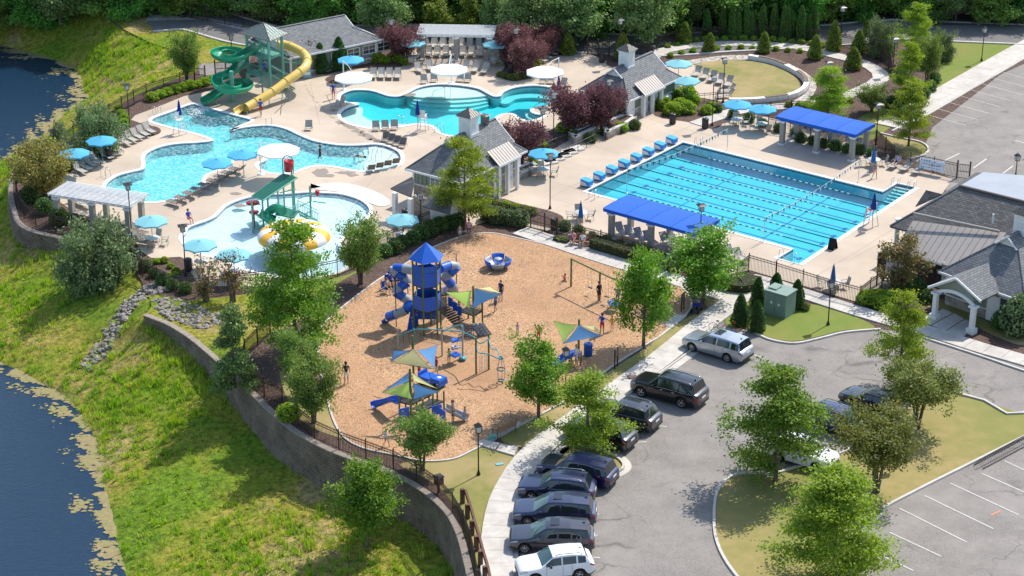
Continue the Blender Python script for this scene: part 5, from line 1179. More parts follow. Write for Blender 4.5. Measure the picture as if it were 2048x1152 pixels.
B = MB();d0, d1, d2 = T_(1831, 412, 3.9), T_(1852, 380, 5.0), T_(1884, 388, 4.8);roof_plane(B, [d0,d2,d1], 0, .1);B.obj('side_dormer', M['shingle_d'], root)
a_, b_, c_, d = T_(1789, 500, 2.7), T_(1884, 528, 2.7), T_(1996, 462, top-1.35), T_(1827, 428, top-1.35)
b2, c2 = b_+(b_-a_)*.75, c_+(c_-d)*.1;nn = (b2-a_).cross(c2-a_);d.z = a_.z-(nn.x*(d.x-a_.x)+nn.y*(d.y-a_.y))/nn.z
seam_roof(root, [a_,b2,c2,d], .5, 'metalroof')
B = MB();g0, g1 = T_(1827, 427, top-1.2), T_(1999, 463, top-1.25);B.tube([g0,g1], .13, 4);B.obj('roof_flashing', M['metalroof'], root)
B = MB();B.tube([a_-Vector((0,0,.1)),b_-Vector((0,0,.1))], .09, 4);B.obj('gutter', M['trim'], root)
wing = [T_(1797,492,0), T_(1880,515,0), T_(2060,440,0), T_(1960,400,0)]
cs = [T_(1812,498,0), T_(2010,553,0), T_(2200,460,0), T_(2010,412,0)]
B = MB();B.prism([(p.x,p.y)for p in cs], 0, 2.6);B.obj('wing_wall', M['siding'], root)
for u_, v_ in((1791,500), (1806,560), (1885,588)):B = MB();p = T_(u_, v_, 0);B.box((p.x,p.y,1.35), (.34,.34,2.7));B.box((p.x,p.y,2.75), (.5,.5,.12));B.obj('porch_column', M['trim'], root)
B = MB();p = T_(1985, 447, top-1.2);B.tube([p,p+Vector((0,0,.8))], .08, 6);B.obj('vent_pipe', M['trim'], root)
# entrance wing
ent, L, W_, zr, s = dutch('clubhouse_entrance_wing', 'clubhouse entrance wing with white Dutch gable, cupola and double window', (2052,605), (2330,470), (1857,552), 2.7, 3.3, 3.0, 2.0, stone=.8)
cupola(ent, 4.9, W_/2, zr-.6, 1.15, 1.95)
window(ent, .46, 1.6, 1.55, -PI/2, 1.9, 1.3)
inv = (Matrix.Translation(ent.location)@Matrix.Rotation(ent.rotation_euler.z,4,'Z')).inverted()
T2 = lambda u, v, z:inv@P(u, v, z)
ap, el, er = T2(1916, 550, 4.0), T2(1857, 573, 2.75), T2(1962, 601, 2.75);bx = ap+Vector((3.6,0,0))+Vector((0,0,.0))
mid = (el+er)/2;ap = Vector((mid.x,mid.y,4.05));bl, br = el+Vector((4.2,0,0)), er+Vector((3.2,0,0));bx = ap+Vector((4.6,0,0))
if el.y<er.y:el, er, bl, br = er, el, br, bl
B = MB();roof_plane(B, [er,br,bx,ap], 0, .12);roof_plane(B, [ap,bx,bl,el], 0, .12);B.obj('porch_gable_roof', M['shingle'], ent)
B = MB();off_ = Vector((-.03,0,0))
for p in(el, er):B.tube([p+off_-Vector((0,0,.08)),ap+off_-Vector((0,0,.08))], .12, 4)
B.obj('porch_rake_trim', M['trim'], ent)
wd = (el-er).length;n = 14;V = [];cx0 = Vector(((el.x+er.x)/2+.15,(el.y+er.y)/2,0))
B = MB()
for k in range(n+1):
 t = k/n;y = er.y+.35+(el.y-er.y-.7)*t;zb = 2.05+.62*math.sin(PI*t)**.7;V.append((y,zb))
for k in range(n):
 (y0, z0), (y1, z1) = V[k], V[k+1];B.add([(cx0.x-.1,y0,z0),(cx0.x-.1,y1,z1),(cx0.x-.1,y1,z1+.26),(cx0.x-.1,y0,z0+.26),(cx0.x+.1,y0,z0),(cx0.x+.1,y1,z1),(cx0.x+.1,y1,z1+.26),(cx0.x+.1,y0,z0+.26)], [(0,3,2,1),(4,5,6,7),(0,1,5,4),(3,7,6,2)])
B.obj('porch_arch', M['trim'], ent)
B = MB();zt = 2.95;B.add([(cx0.x+.02,er.y+.3,2.62),(cx0.x+.02,el.y-.3,2.62),(cx0.x+.02,mid.y,3.95)], [(0,2,1)]);B.obj('porch_gable_panel', M['siding'], ent)
for yy in(er.y+.4, el.y-.4):
 B = MB();B.box((cx0.x,yy,1.1), (.34,.34,2.2));B.box((cx0.x,yy,.22), (.62,.62,.44));B.box((cx0.x,yy,2.2), (.6,.6,.16));B.obj('porch_column', M['trim'], ent)
window(ent, .44, mid.y+.4, 2.05, -PI/2, 1.4, .42, 3, 1);door(ent, .42, er.y+.6, -PI/2, .9, 2.0)
B = MB();B.box((.42,mid.y-.3,1.35), (.05,.3,.4));B.obj('notice_board', M['trim'], ent)
# pergolas and shade canopies
M['column'] = mat('weathered_beige_column', (0.36,0.34,0.29), (0.29,0.275,0.235), 2, 0.85)
m, nt_, b = new_mat('blue_canopy_fabric');b.inputs['Base Color'].default_value = (0.008, 0.12, 0.56, 1);b.inputs['Roughness'].default_value = .75
tr_ = N(nt_, 'BsdfTranslucent');tr_.inputs[0].default_value = (0.008, 0.12, 0.56, 1);mx_ = N(nt_, 'MixShader', i_0=.2);nt_.links.new(b.outputs[0], mx_.inputs[1]);nt_.links.new(tr_.outputs[0], mx_.inputs[2]);nt_.links.new(mx_.outputs[0], nt_.nodes['Material Output'].inputs[0])
bn = N(nt_, 'Bump', i_Strength=.3, i_Distance=.1);nt_.links.new(noise(nt_,pos(nt_,'object'),1.2), bn.inputs['Height']);nt_.links.new(bn.outputs[0], b.inputs['Normal']);M['canopy'] = m
def column(root, x, y, h, w=.42):
 B = MB();B.box((x,y,h/2), (w,w,h));c_ = B.obj('column', M['column'], root)
 B = MB();B.box((x,y,.09), (w*1.35,w*1.35,.18));B.box((x,y,h-.05), (w*1.5,w*1.5,.1));B.box((x,y,h-.14), (w*1.25,w*1.25,.1));B.obj('column_trim', M['white'], c_)
def shade(name, label, q, h, ncol, cover, over=.35, cat='canopy'):
 """q: picture positions of the roof corners near-left, near-right, far-right, far-left at height h"""
 c_ = [P(u_,v_,h)for u_, v_ in q];a = c_[0];u = ((c_[1]-c_[0])+(c_[2]-c_[3]))/2;L = u.length;u.normalize();v = Vector((-u.y,u.x,0));W_ = ((c_[3]-c_[0]).dot(v)+(c_[2]-c_[1]).dot(v))/2
 root = thing(name, label, cat, (a.x,a.y,0), math.atan2(u.y,u.x))
 for i in range(ncol):
  x = .55+(L-1.1)*i/(ncol-1)
  for y in(.5, W_-.5):column(root, x, y, h-.3)
 for y in(.5, W_-.5):
  B = MB();B.box((L/2,y,h-.2), (L-.2,.16,.2));B.obj('beam', M['white'], root)
 if cover=='fabric':
  nx, ny = 24, 8;B = MB();vs = [(L*i/nx,W_*j/ny,h+.12+.10*math.sin(PI*j/ny)-.05*abs(math.sin(PI*i/6))*math.sin(PI*j/ny))for j in range(ny+1)for i in range(nx+1)]
  B.add(vs, [(j*(nx+1)+i,j*(nx+1)+i+1,(j+1)*(nx+1)+i+1,(j+1)*(nx+1)+i)for j in range(ny)for i in range(nx)], 0, True)
  B.obj('canopy', M['canopy'], root);B = MB()
  for i in range(0, nx+1, 6):B.tube([(L*i/nx,W_*j/ny,h+.135+.10*math.sin(PI*j/ny))for j in range(ny+1)], .012, 3)
  B.obj('canopy_seam', M['canopy'], root);B = MB()
  for x0, y0, x1, y1 in[(0,0,L,0), (L,0,L,W_), (L,W_,0,W_), (0,W_,0,0)]:B.add([(x0,y0,h+.12),(x1,y1,h+.12),(x1,y1,h-.16),(x0,y0,h-.16)], [(0,1,2,3)])
  B.obj('valance', M['canopy'], root);B = MB()
  for i in range(ncol*2-1):x = .3+(L-.6)*i/(ncol*2-2);B.box((x,W_/2,h-.03), (.08,W_-.1,.1))
  B.obj('rafters', M['white'], root)
 else:
  nr = int(L/.6)
  for i in range(nr):B = MB();B.box((.1+(L-.2)*i/(nr-1),W_/2,h), (.07,W_,.16));B.obj('rafter', M['white'], root)
  ns = cover
  for j in range(ns):B = MB();B.box((L/2,.05+(W_-.1)*j/(ns-1),h+.12), (L,.075,.06));B.obj('slat', M['white'], root)
 return root
shade('shade_canopy', 'bright blue fabric canopy on columns on the near side of the lap pool', [(1206,419),(1384,467),(1433,440),(1248,388)], 2.7, 3, 'fabric')
shade('shade_canopy', 'bright blue fabric canopy on columns beyond the lap pool', [(1551,235),(1714,271),(1748,250),(1590,213)], 2.7, 3, 'fabric')
shade('pergola', 'white slatted pergola over loungers at the left of the splash pool', [(94,390),(262,412),(298,390),(137,362)], 2.7, 3, 13, cat='pergola')
shade('pergola', 'white slatted pergola over the upper terrace of loungers', [(833,70),(990,72),(990,53),(837,50)], 2.9, 3, 13, cat='pergola')
# stone planters and steps between the two decks
def planter(label, px, h=.75):
 root = thing('stone_planter', label, 'planter', group='stone planters between the decks');pts = [P(*p)for p in px];pts = ccw(pts);S_ = MB();K = MB()
 for a, b_ in zip(pts, pts[1:]+pts[:1]):
  d = b_-a;nn = Vector((d.y,-d.x,0)).normalized();stonework(S_, a, b_, 0, h, nn, int(a.x*10));m_ = (a+b_)/2-nn*.12;K.box((m_.x,m_.y,h+.04), (d.length+.1,.36,.09), math.atan2(d.y,d.x))
 S_.prism([(p.x,p.y)for p in pts], -.02, h-.1);link('stonework', S_.mesh('stonework',M['stone_a']), root, kind='stuff');K.obj('cap_stones', M['stonecap'], root)
 B = MB();B.prism([(p.x,p.y)for p in shrink(pts,.3)], h-.12, h-.02);B.obj('soil', M['mulch'], root)
planter('long stone planter at the corner of the bath house', [(1214,280),(1252,262),(1272,248),(1248,243),(1200,262)])
planter('stone planter under the purple tree between the decks', [(1150,290),(1195,268),(1182,262),(1138,280)])
planter('stone planter at the end of the pool house awning', [(1036,362),(1078,345),(1062,335),(1030,350)], .6)
root = thing('steps', 'broad concrete steps with black handrails between the planters', 'stairs')
for i in range(5):
 B = MB();q_ = [(1088+i*13-8,335-i*6.5), (1118+i*13,327-i*6.5), (1106+i*13,318-i*6.5), (1070+i*13,328-i*6.5)]
 B.prism([(P(*p).x,P(*p).y)for p in q_], 0, .16+.0*i, bottom=False);B.obj('tread', M['stonecap'], root)
for a, b_ in[((1085,338),(1190,288)), ((1062,318),(1165,272))]:
 B = MB();A_, B_ = P(*a), P(*b_);B.tube([A_+Vector((0,0,.95)),B_+Vector((0,0,.95))], .03, 5);B.tube([A_+Vector((0,0,.5)),B_+Vector((0,0,.5))], .02, 5)
 for t in np.linspace(0, 1, 7):c_ = A_.lerp(B_, t);B.tube([c_,c_+Vector((0,0,.95))], .03, 5)
 B.obj('handrail', M['black'], root)
 # mulch beds lying on the deck
for nm, px_ in[('mulch_bed',[(690,139),(735,137),(770,140),(800,136),(812,120),(822,108),(800,96),(740,105),(700,118),(640,132),(650,150)]), ('mulch_bed',[(650,160),(665,150),(690,145),(700,150),(690,163),(668,168)]), ('mulch_bed',[(1000,150),(1010,132),(1005,118),(1030,108),(1070,115),(1062,140),(1060,155),(1035,162),(1012,160)]), ('mulch_bed',[(1005,290),(1040,300),(1080,310),(1140,280),(1200,255),(1245,240),(1225,215),(1160,235),(1110,255),(1060,285)]), ('mulch_bed',[(990,398),(1040,408),(1105,424),(1128,438),(1115,458),(1060,448),(1000,436),(960,440)]), ('mulch_bed',[(300,252),(320,258),(318,268),(290,275),(262,282),(240,270),(262,258)]), ('mulch_bed',[(1212,128),(1230,118),(1300,125),(1290,140),(1240,140)]), ('mulch_bed',[(1310,232),(1385,246),(1420,258),(1445,248),(1420,225),(1400,195),(1345,185),(1310,200)])]:
 sheet(nm, spline([P(*p)for p in px_],True,4), 0.034, M['mulch'])
 # scoreboard board on posts and banner
root = thing('notice_board', 'tall dark board on posts at the corner of the lap pool fence', 'board')
a_, b_ = P(1753, 572), P(1767, 563);d = b_-a_;B = MB();m_ = (a_+b_)/2;B.box((m_.x,m_.y,2.0), (d.length*1.15,.12,1.7), math.atan2(d.y,d.x));B.obj('board', mat('dark_brown_board',(0.05,0.035,0.035),None,3,.5), root)
for p in(a_, b_):B = MB();B.box((p.x,p.y,1.3), (.12,.12,2.6));B.obj('post', M['iron'], root)
# ------ vehicles
M['tyre'] = mat('tyre_rubber', (0.015,0.015,0.015), None, 5, .9)
M['rim'] = mat('alloy_wheel', (0.55,0.55,0.56), (0.45,0.45,0.46), 5, .3, .8)
M['carglass'] = M['glass'].copy();M['carglass'].name = 'tinted_car_glass';M['carglass'].node_tree.nodes['Principled BSDF'].inputs['Base Color'].default_value = (0.012, 0.018, 0.02, 1)
M['windshield'] = M['glass'].copy();M['windshield'].name = 'windscreen_glass';M['windshield'].node_tree.nodes['Principled BSDF'].inputs['Base Color'].default_value = (0.05, 0.10, 0.10, 1)
M['taillight'] = mat('red_tail_light', (0.45,0.012,0.02), (0.35,0.01,0.015), 8, .2)
M['headlight'] = mat('clear_headlight', (0.5,0.52,0.55), (0.35,0.37,0.4), 8, .15)
M['trimblack'] = mat('black_plastic_trim', (0.02,0.02,0.021), None, 5, .6)
M['chrome'] = mat('chrome_strip', (0.7,0.7,0.7), None, 5, .15, 1.0)
def paint(name, c, metal=.35):return mat(name, c, tuple(x*.93 for x in c), 1.0, .28, metal, coat=1.0)
CAR = dict(van=dict(L=5.2,W=1.98,H=1.74,wb=3.0,fo=.98,hood=1.02,cowl=1.30,ws=2.25,belt=1.02,rr=.42,tail=.22,roofr=1.66,pil=[3.0,4.15]), bigsuv=dict(L=5.4,W=2.04,H=1.92,wb=3.2,fo=.98,hood=1.18,cowl=1.55,ws=2.2,belt=1.18,rr=.48,tail=.30,roofr=1.86,pil=[2.95,3.9,4.6]), suv=dict(L=4.95,W=1.94,H=1.72,wb=2.85,fo=.98,hood=1.06,cowl=1.45,ws=2.15,belt=1.06,rr=.60,tail=.30,roofr=1.64,pil=[2.75,3.65]), small=dict(L=4.6,W=1.86,H=1.69,wb=2.69,fo=.93,hood=1.06,cowl=1.38,ws=2.05,belt=1.06,rr=.55,tail=.28,roofr=1.60,pil=[2.6,3.5]), sedan=dict(L=4.75,W=1.80,H=1.45,wb=2.7,fo=.95,hood=.90,cowl=1.45,ws=2.25,belt=.92,rr=1.75,tail=.62,roofr=1.36,pil=[2.75]))
def car(kind, front, rear, near, label, body, group='cars in the car park', rails=False, sunroof=False, cladding=None, chrome=False, roofglass=False):
 k = CAR[kind];L, Wd, H = k['L'], k['W']/2, k['H'];pf, pr = P(*front), P(*rear);d = (pf-pr).normalized();nn = Vector((-d.y,d.x,0))*(1 if near=='right' else-1)*-1
 mid = (pf+pr)/2;side = Vector((-d.y,d.x,0));c_ = mid+(side*(Wd-.12)*(-1 if near=='left' else 1))
 root = thing('parked_car', label, 'car', (c_.x,c_.y,0), math.atan2(d.y,d.x)+PI, group)
 x0 = -(k['fo']+k['wb']/2)
 fw, rw = k['fo'], k['fo']+k['wb'];R = .40 if kind=='bigsuv' else.355;ra = R+.07
 xs = {0, .05, .16, .35, .6, k['cowl']-.35, k['cowl'], k['cowl']+(k['ws']-k['cowl'])*.35, k['cowl']+(k['ws']-k['cowl'])*.7, k['ws'], k['ws']+.12, L-k['rr'], L-k['rr']-.25, L-k['rr']*.5-k['tail']*.5, L-k['tail'], L-.14, L-.05, L}
 for c in(fw, rw):xs|={c+ra*q for q in(-1.02,-.97,-.8,-.55,-.25,0,.25,.55,.8,.97,1.02)}
 for p in k['pil']:xs|={p-.05, p+.05}
 for i in range(1, 14):xs.add(L*i/14)
 xs = sorted(x for x in xs if 0<=x<=L);X = []
 for x in xs:
  if not X or x-X[-1]>.022:X.append(x)
 def lerp(x, pts):
  for(a, za), (b_, zb)in zip(pts, pts[1:]):
   if x<=b_:t = (x-a)/(b_-a);return za+(zb-za)*t
  return pts[-1][1]
 Hr = H;hood, belt = k['hood'], k['belt']
 roofp = [(0,hood-.30), (.06,hood-.2), (.3,hood-.09), (k['cowl']-.2,hood), (k['cowl'],hood+.03), (k['ws'],Hr-.05), (k['ws']+.5,Hr), ((k['ws']+L)/2,Hr), (L-k['rr'],k['roofr']), (L-k['tail'],belt+.05 if kind!='sedan' else belt+.10)]
 roofp+=[(L-.06,belt-.02), (L,belt-.14)]if kind!='sedan' else[(L-.1,belt+.06), (L,belt-.1)]
 beltp = [(0,hood-.34), (.3,hood-.15), (k['cowl'],belt-.04), (L-k['rr'],belt+.02), (L-k['tail'],belt), (L,belt-.18)]
 rings = []
 for x in X:
  e = min(1, .80+.2*min(1,(x/.38))**.55)*min(1, .84+.16*min(1,((L-x)/.3))**.5);w_ = Wd*e
  zl = .24+.14*max(0, 1-x/.35)+.16*max(0, 1-(L-x)/.4);arch = 0
  for c in(fw, rw):
   if abs(x-c)<ra:arch = max(arch, R-.0+math.sqrt(ra*ra-(x-c)**2)*.99)
  z0 = max(zl, arch);rz = lerp(x, roofp);bz = min(lerp(x,beltp), rz-.035)
  top = max(0, min(1,(rz-bz)/.5));wr = w_*(.93-.13*top*top)
  gy = w_*.955;z1 = z0+(bz-z0)*.16;z2 = z0+(bz-z0)*.5;z3 = z0+(bz-z0)*.86
  flare = .022 if arch else 0
  rings.append([(x0+x,w_*.95+flare,z0),(x0+x,w_*.985+flare,z1),(x0+x,w_,z2),(x0+x,w_*.985,z3),(x0+x,gy,bz),(x0+x,gy*.99,bz+(rz-bz)*.12),(x0+x,wr*.97,bz+(rz-bz)*.80),(x0+x,wr*.90,bz+(rz-bz)*.93),(x0+x,wr*.55,rz),(x0+x,0,rz+.018)])
 parts = {}
 def put(key, vs):
  parts.setdefault(key, MB()).add(vs, [(0,1,2,3)], 0, True)
 for i in range(len(X)-1):
  xm = (X[i]+X[i+1])/2
  for j in range(9):
   q = [rings[i][j], rings[i+1][j], rings[i+1][j+1], rings[i][j+1]];key = 'body'
   inwin = k['cowl']+.22<xm<L-k['rr']*.75-.08 and not any(abs(xm-p)<.05 for p in k['pil'])
   if j==5 and inwin and xm<L-max(k['tail'], .3):key = 'side_window'
   if j in(6, 7, 8)and k['cowl']<xm<k['ws']:key = 'windscreen' if j>6 else('body' if xm>k['cowl']else 'body')
   if j in(7, 8)and L-k['rr']<xm<L-k['tail']:key = 'rear_window'
   if j in(3,)and xm>L-.32 and kind!='bigsuv':key = 'tail_light'
   if j in(2, 3)and xm>L-.16 and kind=='bigsuv':key = 'tail_light'
   if j==3 and.04<xm<.5:key = 'headlight'
   if cladding and j==0:key = 'cladding'
   if roofglass and j in(7, 8)and k['ws']+.15<xm<k['ws']+1.3:key = 'sunroof'
   for sgn in(1, -1):
    qq = [(a,b_*sgn,c)for a, b_, c in q]
    if sgn<0:qq = qq[::-1]
    put(key+('' if key in('body','cladding','windscreen','rear_window','sunroof')else str(sgn)), qq)
 for ring, fl in((rings[0],1), (rings[-1],-1)):
  poly = ring+[(a,-b_,c)for a, b_, c in ring[-2::-1]];parts['body'].add(poly, [tuple(range(len(poly)))[::-fl]], 0)
 names = {'body':('body',body), 'cladding':('cladding',M['trimblack']), 'side_window':('side_window',M['carglass']), 'windscreen':('windscreen',M['windshield']), 'rear_window':('rear_window',M['carglass']), 'tail_light':('tail_light',M['taillight']), 'headlight':('headlight',M['headlight']), 'sunroof':('sunroof',M['carglass'])}
 for key, mb in parts.items():
  nm, m_ = names[key.rstrip('-1')];me = mb.mesh(nm, m_, uv=False)
  bm = bmesh.new();bm.from_mesh(me);bmesh.ops.remove_doubles(bm, verts=bm.verts, dist=.0008);bmesh.ops.recalc_face_normals(bm, faces=bm.faces)
  bm.to_mesh(me);bm.free()
  for p in me.polygons:p.use_smooth = True
  if nm=='body':
   me.set_sharp_from_angle(angle=math.radians(38))if hasattr(me, 'set_sharp_from_angle')else None
  link(nm, me, root)
 B = MB();B.box((x0+L/2,0,.48), (L-.5,Wd*1.5,.5));B.obj('underbody', M['trimblack'], root)
 for c in(fw, rw):
  for sy in(-1, 1):
   wc = (x0+c, sy*(Wd-.13), R)
   Rm = Matrix.Translation(wc)@Matrix.Rotation(-sy*PI/2, 4, 'X')
   B = MB();B.lathe([(R*.62,-.11),(R*.93,-.12),(R,-.08),(R,.08),(R*.93,.125),(R*.66,.115),(R*.62,.07)], 20, M=Rm);wh = B.obj('wheel', M['tyre'], root)
   B = MB();B.lathe([(R*.6,.085),(R*.66,.118),(R*.68,.10)], 20, M=Rm);B.lathe([(0,.105),(.07,.105),(.085,.08)], 8, M=Rm)
   for s_ in range(5 if kind!='van' else 8):
    a = s_*2*PI/(5 if kind!='van' else 8)
    B.box((R*.36*math.cos(a),R*.36*math.sin(a),.085), (R*.62,.055 if kind!='van' else.04,.03), a, M=Rm)
   B.obj('rim', M['rim'], wh)
   B = MB();B.lathe([(0,.03),(R*.62,.03)], 16, M=Rm);B.obj('brake_disc', M['trimblack'], wh)
 for sy in(-1, 1):
  B = MB();B.box((x0+k['cowl']+.5,sy*(Wd+.06),belt+.08), (.14,.2,.14), 0, top=.8);B.obj('mirror', body if not cladding else M['trimblack'], root)
  for hx in(k['pil'][0]-.35, k['pil'][0]+.55):
   B = MB();B.box((x0+hx,sy*(Wd*.985+.012),belt-.14), (.18,.03,.03));B.obj('door_handle', M['chrome']if chrome else body, root)
  for px_ in[k['cowl']+.30, k['pil'][0]]+([rw-ra-.02]if kind=='sedan' else[min(k['pil'][1]if len(k['pil'])>1 else 9,rw-ra-.03)]):
   i = min(range(len(X)), key=lambda i_:abs(X[i_]-px_));B = MB();B.tube([Vector(rings[i][j])*1 for j in range(5)]if sy>0 else[Vector((rings[i][j][0],-rings[i][j][1],rings[i][j][2]))for j in range(5)], .009, 4);B.obj('door_seam', M['trimblack'], root)
  if rails:
   B = MB();y = sy*Wd*.70;B.tube([(x0+k['ws']+.2,y,H-.04),(x0+k['ws']+.35,y,H+.05),(x0+L-k['rr']-.4,y,H+.04),(x0+L-k['rr']-.2,y,H-.06)], .022, 5);B.obj('roof_rail', M['chrome']if chrome else M['trimblack'], root)
  if chrome:
   B = MB();pts = [Vector((x0+X[i],sy*(rings[i][4][1]+.004),rings[i][4][2]))for i in range(len(X))if k['cowl']+.2<X[i]<L-k['tail']-.05];B.tube(pts, .014, 4);B.obj('chrome_strip', M['chrome'], root)
 B = MB();B.box((x0+L+.005,0,.82), (.03,.5,.13));B.obj('licence_plate', M['white'], root)
 B = MB();B.box((x0+L-.02,0,.42), (.12,Wd*1.5,.16));B.obj('rear_bumper', M['trimblack'], root)
 B = MB();B.box((x0+.02,0,.52), (.06,Wd*1.15,.28));B.obj('grille', M['trimblack'], root)
 if sunroof:
  B = MB();B.box((x0+k['ws']+.55,0,H+.022), (.55,.85,.015));B.obj('sunroof', M['carglass'], root)
 B = MB();xa = x0+L-k['rr']-.35;B.add([(xa,-.03,k['roofr']+.03),(xa,.03,k['roofr']+.03),(xa+.2,.02,k['roofr']+.03),(xa+.2,-.02,k['roofr']+.03),(xa+.16,0,k['roofr']+.13)], [(0,1,4),(1,2,4),(2,3,4),(3,0,4)]);B.obj('antenna_fin', M['trimblack'], root)
 return root
car('van', (1385,703), (1454,724), 'left', 'silver minivan at the top of the row beside the parked bicycle', paint('silver_paint',(0.42,0.46,0.50),.6), sunroof=True)
car('bigsuv', (1282,793), (1364,816), 'left', 'big black suv with chrome window strip, second car from the top', paint('black_paint',(0.008,0.009,0.012)), rails=True, chrome=True, roofglass=True)
car('suv', (1197,844), (1276,865), 'left', 'dark grey suv next below the big black suv, its nose behind the tree', paint('graphite_paint',(0.03,0.034,0.042)), rails=True, chrome=True)
car('suv', (1147,881), (1225,903), 'left', 'black suv mostly hidden under the spreading light green tree', paint('deep_black_paint',(0.006,0.008,0.012)), rails=True)
car('van', (1097,958), (1185,978), 'left', 'dark blue minivan just below the planted kerb bay', paint('navy_paint_car',(0.01,0.014,0.07)))
car('suv', (1064,1002), (1151,1010), 'left', 'blue-black suv with chrome window frames, fourth car from the bottom', paint('blue_black_paint',(0.012,0.018,0.065)), rails=True, chrome=True)
car('van', (1057,1052), (1150,1056), 'left', 'grey minivan with sunroof, third car from the bottom', paint('slate_paint',(0.03,0.04,0.09),.35), sunroof=True)
car('van', (1051,1106), (1146,1108), 'left', 'grey minivan with sunroof, second car from the bottom', paint('slate_brown_paint',(0.04,0.042,0.06),.4), sunroof=True)
car('small', (1070,1167), (1157,1158), 'left', 'white crossover at the very bottom of the row', paint('white_paint_car',(0.78,0.79,0.80),0.0), cladding=True, rails=True)
car('sedan', (1696,812), (1767,836), 'left', 'black sedan parked at the tip of the island lawn', paint('black_paint_sedan',(0.007,0.009,0.014)))
car('suv', (1712,884), (1636,861), 'right', 'dark blue suv between the black sedan and the white car', paint('royal_blue_paint',(0.012,0.02,0.085)), rails=True)
car('small', (1633,944), (1558,922), 'right', 'white car half hidden behind the broad open-branched tree', paint('white_paint_two',(0.75,0.76,0.78),0.0))
# ------ furniture of the pool deck
M['sling'] = mat('beige_grey_mesh_sling', (0.42,0.39,0.34), (0.36,0.335,0.295), 3, .8)
M['slingb'] = mat('brown_mesh_sling', (0.20,0.165,0.14), (0.165,0.14,0.12), 3, .8)
M['frame'] = mat('grey_beige_frame', (0.30,0.28,0.25), None, 3, .5)
M['umb'] = None
def fabric(name, c, trans=.35):
 m, nt, b = new_mat(name);b.inputs['Base Color'].default_value = rgba(c);b.inputs['Roughness'].default_value = .8
 t = N(nt, 'BsdfTranslucent');t.inputs[0].default_value = rgba(c);mx = N(nt, 'MixShader', i_0=trans);nt.links.new(b.outputs[0], mx.inputs[1]);nt.links.new(t.outputs[0], mx.inputs[2]);nt.links.new(mx.outputs[0], nt.nodes['Material Output'].inputs[0]);return m
M['umb'] = fabric('sky_blue_umbrella_fabric', (0.10,0.50,0.78));M['umbpale'] = fabric('faded_aqua_umbrella_fabric', (0.26,0.62,0.70));M['umbwhite'] = fabric('white_umbrella_fabric', (0.88,0.88,0.87), .25)
M['umbnavy'] = fabric('navy_umbrella_fabric', (0.015,0.04,0.28), .2);M['umbmid'] = fabric('mid_blue_umbrella_fabric', (0.03,0.16,0.42), .2)
def lounger_maker(sling='sling', low=False):
 def mk():
  root = thing('lounge_chair', 'lounge chair', 'lounge chair');fm = M['frame'];L = 1.25 if not low else.55;zb = .34 if not low else.28;bl = .72 if not low else.62;w = .62
  a = math.radians(48 if not low else 62);bx, bz = -math.cos(a)*bl, math.sin(a)*bl
  B = MB();vs = []
  prof = [(bx,zb+bz), (bx*.5,zb+bz*.5-.02), (0,zb-.02), (L*.5,zb-.03), (L,zb)]
  for x, z in prof:vs+=[(x,-w/2,z), (x,w/2,z), (x,w/2,z-.02), (x,-w/2,z-.02)]
  fs = []
  for i in range(4):
   o = i*4;fs+=[(o,o+4,o+5,o+1), (o+3,o+2,o+6,o+7)]
  fs+=[(0,1,2,3)[::-1]];B.add(vs[:12], fs[:4], 0);B.obj('backrest', M[sling], root)
  B = MB();B.add(vs[8:], [(0,4,5,1),(3,2,6,7),(4,8,9,5),(7,6,10,11)], 0);B.obj('seat', M[sling], root)
  B = MB()
  for sy in(-1, 1):B.tube([(bx,sy*w/2,zb+bz),(0,sy*w/2,zb-.01),(L,sy*w/2,zb)], .022, 5)
  B.tube([(bx,-w/2,zb+bz),(bx,w/2,zb+bz)], .02, 5);B.tube([(L,-w/2,zb),(L,w/2,zb)], .02, 5);B.obj('frame', fm, root)
  for sy in(-1, 1):
   for x in(-.12 if not low else-.3, L-.22 if not low else L-.1):
    B = MB();B.tube([(x,sy*w/2,zb-.01),(x+(.05 if x>0 else-.05),sy*(w/2+.01),0.02)], .02, 5);B.obj('leg', fm, root)
   B = MB();y = sy*(w/2+.03);B.tube([(bx*.45,y,zb+bz*.45),(bx*.1,y,zb+.24),(.38,y,zb+.22),(.42,y,zb)], .02, 5);B.obj('armrest', fm, root)
  return root
 return mk
PL, PLB, PC, PCB = Proto(lounger_maker('sling')), Proto(lounger_maker('slingb')), Proto(lounger_maker('sling',True)), Proto(lounger_maker('slingb',True))
def row(proto, p0, p1, n, foot, lab, group, end='left', jit=.06):
 """n chairs from picture point p0 to p1; foot: picture direction in which the feet point"""
 a, b_ = P(*p0), P(*p1)
 for i in range(n):
  t = i/max(1, n-1);c_ = a.lerp(b_, t);fx, fy = foot;u_ = p0[0]+(p1[0]-p0[0])*t;v_ = p0[1]+(p1[1]-p0[1])*t
  rz = dirang(u_, v_, fx, fy)+random.uniform(-jit, jit)
  c_ = c_-Vector((math.cos(rz),math.sin(rz),0))*(.3 if proto in(PL,PLB)else 0)+Vector((0,0,.025))
  l_ = (ORD[i]+' ' if n>1 else '')+lab+(' counted from the %s'%end if n>1 else '');proto.put(c_, rz, l_, group)
row(PL, (250,289), (299,266), 5, (32,16), 'pale lounger behind the upper left corner of the play pool', 'loungers by the upper left lamp post')
row(PL, (213,318), (233,306), 3, (30,14), 'pale lounger between the two sky blue umbrellas', 'loungers between the two left umbrellas')
row(PL, (160,346), (191,326), 4, (28,12), 'lounger under the leftmost sky blue umbrella', 'loungers under the leftmost umbrella')
row(PL, (155,408), (166,415), 2, (28,10), 'pale lounger on the far side of the left pergola', 'loungers beyond the left pergola')
